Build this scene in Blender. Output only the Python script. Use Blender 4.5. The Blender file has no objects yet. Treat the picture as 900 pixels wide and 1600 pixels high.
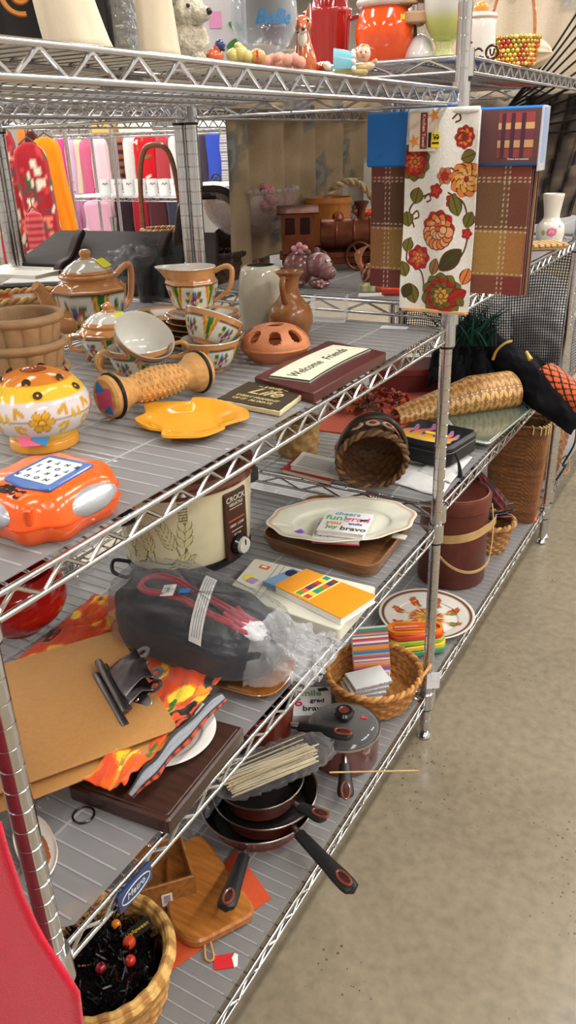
import bpy, math, random
import numpy as np
from mathutils import Vector, Matrix, Euler
random.seed(4); RNG = np.random.RandomState(7)
PI = math.pi; TAU = 2 * PI
SC = bpy.context.scene; COL = SC.collection

# ------------------------------------------------------------------ camera model (world: x = aisle side, y = away, z = up)
RM = np.array([[0.86712584, 0.1884824, -0.46105006], [0.49726941, -0.38067266, 0.77962264], [-0.028564, -0.90529703, -0.42381763]])
CP = np.array([0.52822582, -1.54851965, 1.4]); FPX = 1237.0
cam = bpy.data.cameras.new('camera'); co = bpy.data.objects.new('camera', cam); COL.objects.link(co)
m4 = Matrix.Identity(4)
for i in range(3):
    m4[i][0] = RM[i, 0]; m4[i][1] = -RM[i, 1]; m4[i][2] = -RM[i, 2]; m4[i][3] = CP[i]
co.matrix_world = m4
cam.sensor_fit = 'VERTICAL'; cam.sensor_height = 36; cam.lens = FPX / 1600 * 36; cam.clip_start = .02; cam.clip_end = 60
SC.camera = co
SC.view_settings.view_transform = 'Standard'; SC.view_settings.look = 'None'
SC.view_settings.gamma = 1; SC.view_settings.use_curve_mapping = False
SC.view_settings.exposure = 0.04
def ray(px, py): return RM @ np.array([px - 450.0, py - 800.0, FPX])
def at(px, py, z): r = ray(px, py); return CP + r * ((z - CP[2]) / r[2])
def atx(px, py, x): r = ray(px, py); return CP + r * ((x - CP[0]) / r[0])
def aty(px, py, y): r = ray(px, py); return CP + r * ((y - CP[1]) / r[1])

# ------------------------------------------------------------------ colours and materials
def lin(c):
    c = np.asarray(c, float) / 255.0
    return np.where(c <= .04045, c / 12.92, ((c + .055) / 1.055) ** 2.4)
MATS = {}
def mat(name, rough=.5, metal=0.0, coat=0.0, var=.08, vscale=40.0, bump=0.0, bscale=200.0, base=None, alpha=1.0, trans=0.0, ior=1.45,
        spec=.5, sheen=0.0, stretch=None, col2=None, sss=0.0):
    """vertex-coloured (or plain) principled surface with procedural noise variation"""
    if name in MATS: return MATS[name]
    m = bpy.data.materials.new(name); m.use_nodes = True; nt = m.node_tree; N = nt.nodes; L = nt.links
    p = N['Principled BSDF']
    if base is None:
        a = N.new('ShaderNodeVertexColor'); a.layer_name = 'Col'; csock = a.outputs[0]
    else:
        a = N.new('ShaderNodeRGB'); a.outputs[0].default_value = (*lin(base), 1); csock = a.outputs[0]
    tc = N.new('ShaderNodeTexCoord'); src = tc.outputs['Object']
    if stretch:
        mp = N.new('ShaderNodeMapping'); mp.inputs['Scale'].default_value = stretch; L.new(src, mp.inputs[0]); src = mp.outputs[0]
    nz = N.new('ShaderNodeTexNoise'); nz.inputs['Scale'].default_value = vscale; nz.inputs['Detail'].default_value = 6
    L.new(src, nz.inputs['Vector'])
    if col2 is not None:
        rp = N.new('ShaderNodeValToRGB'); rp.color_ramp.elements[0].position = .38; rp.color_ramp.elements[1].position = .62
        L.new(nz.outputs[0], rp.inputs[0]); mx = N.new('ShaderNodeMix'); mx.data_type = 'RGBA'
        L.new(rp.outputs[0], mx.inputs[0]); L.new(csock, mx.inputs[6]); mx.inputs[7].default_value = (*lin(col2), 1); csock = mx.outputs[2]
    if var:
        mr = N.new('ShaderNodeMapRange'); mr.inputs[1].default_value = .3; mr.inputs[2].default_value = .7
        mr.inputs[3].default_value = 1 - var; mr.inputs[4].default_value = 1 + var; L.new(nz.outputs[0], mr.inputs[0])
        vm = N.new('ShaderNodeVectorMath'); vm.operation = 'MULTIPLY'; L.new(csock, vm.inputs[0]); L.new(mr.outputs[0], vm.inputs[1]); csock = vm.outputs[0]
    L.new(csock, p.inputs['Base Color'])
    p.inputs['Roughness'].default_value = rough; p.inputs['Metallic'].default_value = metal
    p.inputs['Coat Weight'].default_value = coat; p.inputs['Coat Roughness'].default_value = .08
    p.inputs['Alpha'].default_value = alpha; p.inputs['Transmission Weight'].default_value = trans; p.inputs['IOR'].default_value = ior
    p.inputs['Specular IOR Level'].default_value = spec; p.inputs['Sheen Weight'].default_value = sheen
    if sss: p.inputs['Subsurface Weight'].default_value = sss; p.inputs['Subsurface Radius'].default_value = (.01, .008, .006)
    if bump:
        n2 = N.new('ShaderNodeTexNoise'); n2.inputs['Scale'].default_value = bscale; n2.inputs['Detail'].default_value = 4; L.new(src, n2.inputs['Vector'])
        b = N.new('ShaderNodeBump'); b.inputs['Strength'].default_value = bump; b.inputs['Distance'].default_value = .004
        L.new(n2.outputs[0], b.inputs['Height']); L.new(b.outputs[0], p.inputs['Normal'])
    MATS[name] = m; return m
def film(name, tint=(255, 255, 255), fac=.22, rough=.12, bump=.0, bscale=60, edge=.5):
    """thin clear plastic or glass: part transparent, part glossy/hazy, more so at grazing angles"""
    if name in MATS: return MATS[name]
    m = bpy.data.materials.new(name); m.use_nodes = True; nt = m.node_tree; N = nt.nodes; L = nt.links
    out = N['Material Output']; p = N['Principled BSDF']; p.inputs['Roughness'].default_value = rough
    p.inputs['Base Color'].default_value = (*lin(tint), 1); p.inputs['Specular IOR Level'].default_value = .8
    t = N.new('ShaderNodeBsdfTransparent'); t.inputs[0].default_value = (*(lin(tint) * .12 + .86), 1); mx = N.new('ShaderNodeMixShader')
    lw = N.new('ShaderNodeLayerWeight'); lw.inputs[0].default_value = .35
    mr = N.new('ShaderNodeMapRange'); mr.inputs[3].default_value = fac; mr.inputs[4].default_value = fac + edge
    L.new(lw.outputs['Facing'], mr.inputs[0]); L.new(mr.outputs[0], mx.inputs[0]); L.new(t.outputs[0], mx.inputs[1]); L.new(p.outputs[0], mx.inputs[2])
    L.new(mx.outputs[0], out.inputs['Surface'])
    if bump:
        tc = N.new('ShaderNodeTexCoord'); n2 = N.new('ShaderNodeTexNoise'); n2.inputs['Scale'].default_value = bscale; n2.inputs['Detail'].default_value = 3
        L.new(tc.outputs['Object'], n2.inputs['Vector']); b = N.new('ShaderNodeBump'); b.inputs['Strength'].default_value = bump; b.inputs['Distance'].default_value = .01
        L.new(n2.outputs[0], b.inputs['Height']); L.new(b.outputs[0], p.inputs['Normal']); L.new(b.outputs[0], lw.inputs['Normal'])
    MATS[name] = m; return m
GLAZE = mat('glazed_ceramic', rough=.12, coat=.5, var=.04)
MATTE = mat('matte_paint', rough=.75, var=.05)
SATIN = mat('satin_surface', rough=.4, var=.05)
PLAST = mat('shiny_plastic', rough=.22, coat=.3, var=.02)
CLOTH = mat('woven_cloth', rough=.95, var=.1, vscale=300, bump=.5, bscale=900, sheen=.2, spec=.15)
SILK = mat('silky_cloth', rough=.55, var=.06, vscale=60, spec=.3)
PAPER = mat('paper', rough=.65, var=.03)
CLAY = mat('fired_clay', rough=.55, var=.1, vscale=60, bump=.15, bscale=300)
LEATHER = mat('leather', rough=.4, var=.15, vscale=30, bump=.2, bscale=300)
WICK = mat('woven_wicker', rough=.6, var=.22, vscale=90, bump=.3, bscale=500)
WOOD = mat('varnished_wood', rough=.32, coat=.15, var=.28, vscale=14, stretch=(1, 9, 9), bump=.08, bscale=60)
RAWWOOD = mat('bare_wood', rough=.65, var=.22, vscale=14, stretch=(1, 9, 9), bump=.1, bscale=80)
HARDB = mat('hardboard', rough=.45, var=.06, vscale=160, bump=.05, bscale=500)
CHROME = mat('chrome_steel', rough=.16, metal=1.0, base=(205, 205, 208), var=.05)
STEEL = mat('steel', rough=.28, metal=1.0, var=.05)
COPPER = mat('aged_copper', rough=.38, metal=.75, var=.3, vscale=25, bump=.1, bscale=90)
BLACKP = mat('black_plastic', rough=.35, base=(22, 22, 25), var=.1)
GLASS = film('clear_glass', tint=(90, 95, 98), fac=.06, rough=.03, edge=.75)
POLY = film('clear_plastic_bag', tint=(178, 178, 182), fac=.06, rough=.17, bump=.9, bscale=26, edge=.3)
CLOUDY = film('cloudy_plastic', tint=(225, 226, 230), fac=.17, rough=.22, bump=.55, bscale=30, edge=.32)
ACRYL = film('clear_acrylic', fac=.06, rough=.05, edge=.45)
FUZZ = mat('plush', rough=1, var=.2, vscale=120, bump=.8, bscale=260, spec=.1)

# ------------------------------------------------------------------ mesh builder
def trs(loc=(0, 0, 0), rot=(0, 0, 0), s=1.0):
    return np.array(Matrix.LocRotScale(Vector(loc), Euler(rot), Vector((s, s, s) if np.isscalar(s) else s)))
def ahead(p, q, up=(0, 0, 1)):
    """matrix whose +Z looks from p to q, origin p"""
    p = np.asarray(p, float); z = np.asarray(q, float) - p; z = z / np.linalg.norm(z); u = np.asarray(up, float)
    if abs(z @ u) > .98: u = np.array([1.0, 0, 0])
    x = np.cross(u, z); x /= np.linalg.norm(x); y = np.cross(z, x); m = np.eye(4); m[:3, 0] = x; m[:3, 1] = y; m[:3, 2] = z; m[:3, 3] = p
    return m
class B:
    def __init__(s, col=(200, 200, 200)):
        s.V = []; s.C = []; s.F = []; s.MI = []; s.n = 0; s.T = np.eye(4); s.col = col; s.mi = 0
    def at(s, loc=(0, 0, 0), rot=(0, 0, 0), sc=1.0): s.T = trs(loc, rot, sc); return s
    def c(s, *col): s.col = col if len(col) == 3 else col[0]; return s
    def raw(s, v, f, cols=None):
        v = np.asarray(v, float); v = v @ s.T[:3, :3].T + s.T[:3, 3]
        cc = np.tile(np.asarray(s.col, float), (len(v), 1)) if cols is None else np.asarray(cols, float).reshape(-1, 3)
        s.V.append(v); s.C.append(cc); n = s.n
        s.F.extend([tuple(i + n for i in q) for q in f]); s.MI.extend([s.mi] * len(f)); s.n += len(v); return s
    def sheet(s, P, cu=False, cv=False, cols=None, caps=False, thick=0.0):
        P = np.asarray(P, float); nu, nv = P.shape[:2]
        if thick:
            du = np.gradient(P, axis=0); dv = np.gradient(P, axis=1); nn = np.cross(du, dv); ln = np.linalg.norm(nn, axis=2, keepdims=True); nn = nn / np.maximum(ln, 1e-9)
            Q = P - nn * thick; v = np.concatenate([P.reshape(-1, 3), Q.reshape(-1, 3)]); o = nu * nv
            f = []
            I = lambda i, j: i * nv + j
            for i in range(nu - 1):
                for j in range(nv - 1):
                    a = (I(i, j), I(i + 1, j), I(i + 1, j + 1), I(i, j + 1)); f.append(a); f.append(tuple(k + o for k in a[::-1]))
            rim = [I(0, j) for j in range(nv)] + [I(i, nv - 1) for i in range(1, nu)] + [I(nu - 1, j) for j in range(nv - 2, -1, -1)] + [I(i, 0) for i in range(nu - 2, 0, -1)]
            for k in range(len(rim)):
                a, b = rim[k], rim[(k + 1) % len(rim)]; f.append((a, b, b + o, a + o))
            if cols is not None: cols = np.concatenate([np.asarray(cols, float).reshape(-1, 3)] * 2)
            return s.raw(v, f, cols)
        f = []
        for i in range(nu if cu else nu - 1):
            i2 = (i + 1) % nu
            for j in range(nv if cv else nv - 1):
                j2 = (j + 1) % nv; f.append((i * nv + j, i2 * nv + j, i2 * nv + j2, i * nv + j2))
        if caps:
            f.append(tuple(i * nv for i in range(nu))[::-1]); f.append(tuple(i * nv + nv - 1 for i in range(nu)))
        return s.raw(P.reshape(-1, 3), f, cols)
    def lathe(s, prof, n=40, sub=1, colf=None, rmod=None, sq=None, closed=False, arc=None):
        """spin (r,z) profile; sub subdivides it; colf(th, z, r, k) gives colours; rmod(th,z,r) changes radius"""
        pr = np.asarray(prof, float)
        if sub > 1: pr = smooth_path(pr, sub)
        th = np.linspace(0, TAU, n, endpoint=False) if arc is None else np.linspace(arc[0], arc[1], n)
        TH, RR = np.meshgrid(th, pr[:, 0], indexing='ij'); ZZ = np.tile(pr[:, 1], (n, 1))
        R2 = RR if rmod is None else rmod(TH, ZZ, RR)
        P = np.stack([R2 * np.cos(TH), R2 * np.sin(TH), ZZ], 2)
        if sq: P[:, :, 0] *= sq[0]; P[:, :, 1] *= sq[1]
        cols = None if colf is None else colf(TH, ZZ, RR, np.tile(np.linspace(0, 1, len(pr)), (n, 1)))
        return s.sheet(P, cu=arc is None, cv=closed, cols=cols)
    def tube(s, pts, r=.003, n=8, closed=False, sub=1, cols=None, flat=1.0, caps=True):
        p = np.asarray(pts, float)
        if sub > 1: p = smooth_path(p, sub, closed)
        m = len(p); r = np.full(m, r) if np.isscalar(r) else np.interp(np.linspace(0, 1, m), np.linspace(0, 1, len(r)), r)
        t = (np.roll(p, -1, 0) - np.roll(p, 1, 0)) if closed else np.gradient(p, axis=0)
        t /= np.maximum(np.linalg.norm(t, axis=1, keepdims=True), 1e-12)
        u = np.array([0, 0, 1.0]) if abs(t[0, 2]) < .9 else np.array([1.0, 0, 0]); U = []
        for k in range(m):
            u = u - t[k] * (u @ t[k]); u /= max(np.linalg.norm(u), 1e-9); U.append(u)
        U = np.array(U); W = np.cross(t, U); a = np.linspace(0, TAU, n, endpoint=False)
        P = p[None] + r[None, :, None] * (np.cos(a)[:, None, None] * U[None] * flat + np.sin(a)[:, None, None] * W[None])
        cc = None if cols is None else np.tile(np.asarray(cols, float)[None], (n, 1, 1))
        return s.sheet(P, cu=True, cv=closed, cols=cc, caps=caps and not closed)
    def prism(s, out, z0, z1, b=0.0, colt=None, holes=None):
        o = np.asarray(out, float); n = len(o)
        if np.sum(o[:, 0] * np.roll(o[:, 1], -1) - np.roll(o[:, 0], -1) * o[:, 1]) < 0: o = o[::-1]
        if b:
            e = np.roll(o, -1, 0) - o; e /= np.maximum(np.linalg.norm(e, axis=1, keepdims=True), 1e-9); nr = np.stack([-e[:, 1], e[:, 0]], 1)
            q = nr + np.roll(nr, 1, 0); q /= np.maximum((q * nr).sum(1, keepdims=True), .35); ins = o + q * b
            rings = [(ins, z0), (o, z0 + b), (o, z1 - b), (ins, z1)]
        else: rings = [(o, z0), (o, z1)]
        v = np.concatenate([np.c_[q, np.full(n, z)] for q, z in rings]); f = []
        for k in range(len(rings) - 1):
            for i in range(n): j = (i + 1) % n; f.append((k * n + i, k * n + j, (k + 1) * n + j, (k + 1) * n + i))
        f.append(tuple(range(n))[::-1]); f.append(tuple(range((len(rings) - 1) * n, len(rings) * n)))
        return s.raw(v, f)
    def box(s, c, d, b=0.0):
        x, y = d[0] / 2, d[1] / 2; T = s.T; s.T = T @ trs(c)
        s.prism([(-x, -y), (x, -y), (x, y), (-x, y)], -d[2] / 2, d[2] / 2, b); s.T = T; return s
    def rbox(s, c, d, r, b=0.0, k=5):
        T = s.T; s.T = T @ trs(c); s.prism(rrect(d[0], d[1], r, k), -d[2] / 2, d[2] / 2, b); s.T = T; return s
    def ball(s, c, r, n=20, colf=None, cut=(0, 1)):
        r = (r, r, r) if np.isscalar(r) else r; T = s.T; s.T = T @ trs(c)
        ph = np.linspace(-PI / 2 + PI * cut[0], -PI / 2 + PI * cut[1], n // 2 + 1); th = np.linspace(0, TAU, n, endpoint=False)
        A, H = np.meshgrid(th, ph, indexing='ij'); P = np.stack([np.cos(H) * np.cos(A) * r[0], np.cos(H) * np.sin(A) * r[1], np.sin(H) * r[2]], 2)
        s.sheet(P, cu=True, cols=None if colf is None else colf(P)); s.T = T; return s
    def text(s, txt, size, M=np.eye(4), ext=.0004, shear=0.0, align='CENTER', sx=1.0, bold=0.0):
        cu = bpy.data.curves.new('t', 'FONT'); cu.body = txt; cu.size = size; cu.extrude = ext; cu.shear = shear; cu.align_x = align; cu.align_y = 'CENTER'; cu.offset = bold
        cu.resolution_u = 3; ob = bpy.data.objects.new('t', cu); COL.objects.link(ob); dg = bpy.context.evaluated_depsgraph_get()
        me = bpy.data.meshes.new_from_object(ob.evaluated_get(dg)); v = np.array([x.co[:] for x in me.vertices]).reshape(-1, 3); f = [tuple(q.vertices) for q in me.polygons]
        bpy.data.objects.remove(ob); bpy.data.curves.remove(cu); bpy.data.meshes.remove(me)
        if len(v): v[:, 0] *= sx; v = v @ M[:3, :3].T + M[:3, 3]; s.raw(v, f)
        return s
    def build(s, name, mt, parent=None, loc=None, rot=None, sharp=38, smooth=True):
        me = bpy.data.meshes.new(name); V = np.concatenate(s.V); me.from_pydata(V.tolist(), [], s.F)
        a = me.color_attributes.new('Col', 'FLOAT_COLOR', 'POINT'); C = np.c_[lin(np.concatenate(s.C)), np.ones(len(V))]
        a.data.foreach_set('color', C.astype(np.float32).ravel())
        for q in (mt if isinstance(mt, (list, tuple)) else [mt]): me.materials.append(q)
        me.polygons.foreach_set('material_index', s.MI)
        if smooth:
            me.polygons.foreach_set('use_smooth', [True] * len(s.F)); me.set_sharp_from_angle(angle=math.radians(sharp))
        me.validate(); me.update()
        o = bpy.data.objects.new(name, me); COL.objects.link(o)
        if parent is not None: o.parent = parent
        if loc is not None: o.location = loc
        if rot is not None: o.rotation_euler = rot
        return o
def smooth_path(p, sub, closed=False):
    p = np.asarray(p, float); n = len(p); out = []
    for i in range(n if closed else n - 1):
        p0 = p[(i - 1) % n] if (closed or i) else 2 * p[0] - p[1]; p1 = p[i]; p2 = p[(i + 1) % n]; p3 = p[(i + 2) % n] if (closed or i < n - 2) else 2 * p[-1] - p[-2]
        for k in range(sub):
            t = k / sub; out.append(.5 * (2 * p1 + (p2 - p0) * t + (2 * p0 - 5 * p1 + 4 * p2 - p3) * t * t + (3 * p1 - p0 - 3 * p2 + p3) * t ** 3))
    if not closed: out.append(p[-1])
    return np.array(out)
def rrect(w, h, r, k=5):
    o = []
    for cx, cy, a in ((w / 2 - r, h / 2 - r, 0), (-w / 2 + r, h / 2 - r, PI / 2), (-w / 2 + r, -h / 2 + r, PI), (w / 2 - r, -h / 2 + r, 1.5 * PI)):
        for i in range(k + 1): q = a + PI / 2 * i / k; o.append((cx + r * math.cos(q), cy + r * math.sin(q)))
    return np.array(o)
def circ(r, n=32, ry=None, c=(0, 0), a0=0.0): 
    a = np.linspace(0, TAU, n, endpoint=False) + a0; return np.stack([c[0] + r * np.cos(a), c[1] + (ry or r) * np.sin(a)], 1)
def grid(nu, nv, u=(0, 1), v=(0, 1)): return np.meshgrid(np.linspace(u[0], u[1], nu), np.linspace(v[0], v[1], nv), indexing='ij')
# painted pattern helpers (U, V arrays -> colours)
def fill(U, col): return np.tile(np.asarray(col, float), U.shape + (1,))
def ell(C, U, V, cx, cy, rx, ry, rot, col, edge=None, ew=.8):
    c, s = math.cos(rot), math.sin(rot); x = (U - cx) * c + (V - cy) * s; y = -(U - cx) * s + (V - cy) * c; d = (x / rx) ** 2 + (y / ry) ** 2
    if edge is not None: C[d < 1] = edge; C[d < ew * ew] = col
    else: C[d < 1] = col
def leaf(C, U, V, x0, y0, x1, y1, w, col, edge=None, vein=None):
    dx, dy = x1 - x0, y1 - y0; L = math.hypot(dx, dy); t = ((U - x0) * dx + (V - y0) * dy) / L / L; d = np.abs((U - x0) * dy - (V - y0) * dx) / L
    ww = w * np.sin(np.clip(t, 0, 1) * PI) ** .7; ins = (t > 0) & (t < 1)
    if edge is not None: C[ins & (d < ww)] = edge; C[ins & (d < ww * .78)] = col
    else: C[ins & (d < ww)] = col
    if vein is not None: C[ins & (d < w * .08)] = vein
def stroke(C, U, V, pts, w, col):
    p = smooth_path(np.array(pts, float), 6)
    for a, b in zip(p[:-1], p[1:]):
        d = b - a; l2 = max(d @ d, 1e-12); t = np.clip(((U - a[0]) * d[0] + (V - a[1]) * d[1]) / l2, 0, 1); C[(U - a[0] - t * d[0]) ** 2 + (V - a[1] - t * d[1]) ** 2 < w * w] = col
def flower(C, U, V, cx, cy, r, cols, n=7, edge=(90, 40, 20), rings=3, a0=0.0):
    for k in range(rings):
        rr = r * (1 - k / rings * .85); col = cols[k % len(cols)]; m = max(4, n - k)
        for i in range(m):
            a = a0 + TAU * i / m + k * .4; leaf(C, U, V, cx + math.cos(a) * rr * .08, cy + math.sin(a) * rr * .08, cx + math.cos(a) * rr, cy + math.sin(a) * rr, rr * .42, col, edge)
    ell(C, U, V, cx, cy, r * .16, r * .16, 0, cols[-1], edge, .7)
def noise2(U, V, sc, seed=0, oct=3):
    r = np.random.RandomState(seed); o = np.zeros_like(U); amp = 1.0
    for k in range(oct):
        for _ in range(4):
            a = r.rand() * TAU; ph = r.rand() * TAU; f = sc * (.6 + .8 * r.rand()); o += amp * np.sin((U * math.cos(a) + V * math.sin(a)) * f + ph) / 4
        sc *= 2.1; amp *= .55
    return o
def mixc(a, b, t): t = np.clip(t, 0, 1)[..., None]; return np.asarray(a, float) * (1 - t) + np.asarray(b, float) * t

# ------------------------------------------------------------------ things
def tag(o, label, cat, group=None, kind=None):
    if label: o['label'] = label
    if cat: o['category'] = cat
    if group: o['group'] = group
    if kind: o['kind'] = kind
    return o
def thing(name, label, cat, loc=(0, 0, 0), rz=0.0, group=None, rot=None):
    o = bpy.data.objects.new(name, None); COL.objects.link(o); o.location = loc; o.rotation_euler = rot or (0, 0, rz); o.empty_display_size = .05
    return tag(o, label, cat, group)
def single(b, name, mt, label, cat, loc=None, rz=0.0, group=None, rot=None, **k):
    return tag(b.build(name, mt, None, loc, rot or (0, 0, rz), **k), label, cat, group)
def dup(o, loc=None, rz=None, label=None, parent=None, rot=None):
    c = o.copy(); COL.objects.link(c); c.parent = parent
    if loc is not None: c.location = loc
    if rz is not None: c.rotation_euler = (0, 0, rz)
    if rot is not None: c.rotation_euler = rot
    if label: c['label'] = label
    for ch in [x for x in SC.objects if x.parent == o]: dup(ch, parent=c)
    return c
def struct(b, name, mt, **k): return tag(b.build(name, mt, None, **k), None, None, None, 'structure')

# ------------------------------------------------------------------ the room
def floor_mat():
    m = mat('polished_concrete', rough=.26, base=(140, 129, 108), var=.14, vscale=2.2, bump=.03, bscale=30, col2=(118, 108, 91))
    nt = m.node_tree; N = nt.nodes; L = nt.links; p = N['Principled BSDF']; old = p.inputs['Base Color'].links[0].from_socket
    tc = N.new('ShaderNodeTexCoord'); v = N.new('ShaderNodeTexVoronoi'); v.inputs['Scale'].default_value = 58; L.new(tc.outputs['Object'], v.inputs['Vector'])
    n = N.new('ShaderNodeTexNoise'); n.inputs['Scale'].default_value = 3; L.new(tc.outputs['Object'], n.inputs['Vector'])
    th = N.new('ShaderNodeMapRange'); th.inputs[1].default_value = .46; th.inputs[2].default_value = .72; th.inputs[3].default_value = 0; th.inputs[4].default_value = .26; L.new(n.outputs[0], th.inputs[0])
    lt = N.new('ShaderNodeMath'); lt.operation = 'LESS_THAN'; L.new(v.outputs['Distance'], lt.inputs[0]); L.new(th.outputs[0], lt.inputs[1])
    mx = N.new('ShaderNodeMix'); mx.data_type = 'RGBA'; L.new(lt.outputs[0], mx.inputs[0]); L.new(old, mx.inputs[6]); mx.inputs[7].default_value = (*lin((92, 82, 68)), 1); 
    n3 = N.new('ShaderNodeTexNoise'); n3.inputs['Scale'].default_value = 40; n3.inputs['Detail'].default_value = 4; L.new(tc.outputs['Object'], n3.inputs['Vector'])
    m3 = N.new('ShaderNodeMapRange'); m3.inputs[1].default_value = .3; m3.inputs[2].default_value = .7; m3.inputs[3].default_value = .86; m3.inputs[4].default_value = 1.14; L.new(n3.outputs[0], m3.inputs[0])
    vm = N.new('ShaderNodeVectorMath'); vm.operation = 'MULTIPLY'; L.new(mx.outputs[2], vm.inputs[0]); L.new(m3.outputs[0], vm.inputs[1]); L.new(vm.outputs[0], p.inputs['Base Color'])
    return m
X0, X1, Y0, Y1, ZC = -9.0, 4.2, -5.0, 10.0, 3.3
struct(B().box(((X0 + X1) / 2, (Y0 + Y1) / 2, -.05), (X1 - X0, Y1 - Y0, .1)), 'floor', floor_mat())
CEIL = mat('ceiling_tile', rough=.9, base=(196, 194, 190), var=.03, vscale=80)
WALLM = mat('wall_paint', rough=.85, base=(176, 172, 166), var=.04, vscale=3)
struct(B().box(((X0 + X1) / 2, (Y0 + Y1) / 2, ZC + .05), (X1 - X0, Y1 - Y0, .1)), 'ceiling', CEIL)
struct(B().box((X0 - .05, (Y0 + Y1) / 2, ZC / 2), (.1, Y1 - Y0, ZC)), 'wall_left', WALLM)
struct(B().box((X1 + .05, (Y0 + Y1) / 2, ZC / 2), (.1, Y1 - Y0, ZC)), 'wall_right', WALLM)
struct(B().box(((X0 + X1) / 2, Y1 + .05, ZC / 2), (X1 - X0, .1, ZC)), 'wall_back', WALLM)
struct(B().box(((X0 + X1) / 2, Y0 - .05, ZC / 2), (X1 - X0, .1, ZC)), 'wall_front', WALLM)
em = bpy.data.materials.new('lamp_diffuser'); em.use_nodes = True; e_ = em.node_tree.nodes.new('ShaderNodeEmission'); e_.inputs[0].default_value = (1, .97, .92, 1); e_.inputs[1].default_value = 9
em.node_tree.links.new(e_.outputs[0], em.node_tree.nodes['Material Output'].inputs['Surface'])
LAMPW = mat('lamp_housing', rough=.5, base=(235, 235, 235))
first = None
for ix, x in enumerate((-7.2, -5.2, -3.2, -1.35, .75, 2.9)):
    for iy, y in enumerate((-3.2, -.6, 1.6, 4.0, 6.6)):
        lb = 'white fluorescent strip light fixed to the ceiling above the aisles'
        if first is None:
            first = thing('ceiling_light', lb, 'ceiling light', (x, y, ZC), 0, 'ceiling strip lights')
            B().box((0, 0, -.03), (.34, 1.5, .06), .006).build('housing', LAMPW, first); B().box((0, 0, -.066), (.28, 1.44, .012)).build('diffuser', em, first)
        else: dup(first, (x, y, ZC))
        if True:
            la = bpy.data.lights.new('strip_lamp', 'AREA'); la.shape = 'RECTANGLE'; la.size = .3; la.size_y = 1.4; la.energy = {-7.2: 42, -5.2: 42, -3.2: 34, -1.35: 40, .75: 26, 2.9: 62}[x] * (1.0 if y > -2 else .8); la.color = (1, .965, .91)
            lo = bpy.data.objects.new('strip_lamp', la); COL.objects.link(lo); lo.location = (x, y, ZC - .09)
w = bpy.data.worlds.new('world'); SC.world = w; w.use_nodes = True; w.node_tree.nodes['Background'].inputs[0].default_value = (.9, .95, 1, 1); w.node_tree.nodes['Background'].inputs[1].default_value = .4

# ------------------------------------------------------------------ wire shelving
def liner_mat():
    m = film('frosted_liner', tint=(150, 149, 150), fac=.42, rough=.36, edge=.25); return m
LINER = liner_mat(); LGLEAM = film('wire_gleam_strip', tint=(186, 185, 187), fac=.5, rough=.4, edge=.2)  # second film: paler strips painted in for deck wires gleaming through the liner
D = .6; LEN = 1.185; PR = .0127
def post_mesh(h=1.86):
    b = B((200, 200, 205)); pr = [(0, .002), (.017, .002), (.018, .006), (.014, .014), (.006, .018), (.006, .03), (PR, .03)]; z = .06
    while z < h - .02:
        pr += [(PR, z - .0012), (PR - .0011, z - .0006), (PR - .0011, z + .0006), (PR, z + .0012)]; z += .0254
    pr += [(PR, h), (0, h + .004)]; return b.lathe(pr, 20)
POST = post_mesh()
def truss(b, p, q, ztop, h, inset=.012, r=.0033, pitch=.062):
    p = np.array(p, float); q = np.array(q, float); d = q - p; L = np.linalg.norm(d); d /= L; p = p + d * inset; q = q - d * inset; L -= 2 * inset
    n = max(2, round(L / pitch)); P = lambda t, z: (p[0] + d[0] * t, p[1] + d[1] * t, z)
    b.tube([P(0, ztop - r), P(L, ztop - r)], r, 10); b.tube([P(0, ztop - h), P(L, ztop - h)], r, 10)
    z = []
    for i in range(n):
        a = L * i / n; s = L / n
        z += [P(a + s * .04, ztop - h + .001), P(a + s * .46, ztop - r * 2.2), P(a + s * .54, ztop - r * 2.2), P(a + s * .96, ztop - h + .001)]
    b.tube(z, r * .72, 6)
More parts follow.
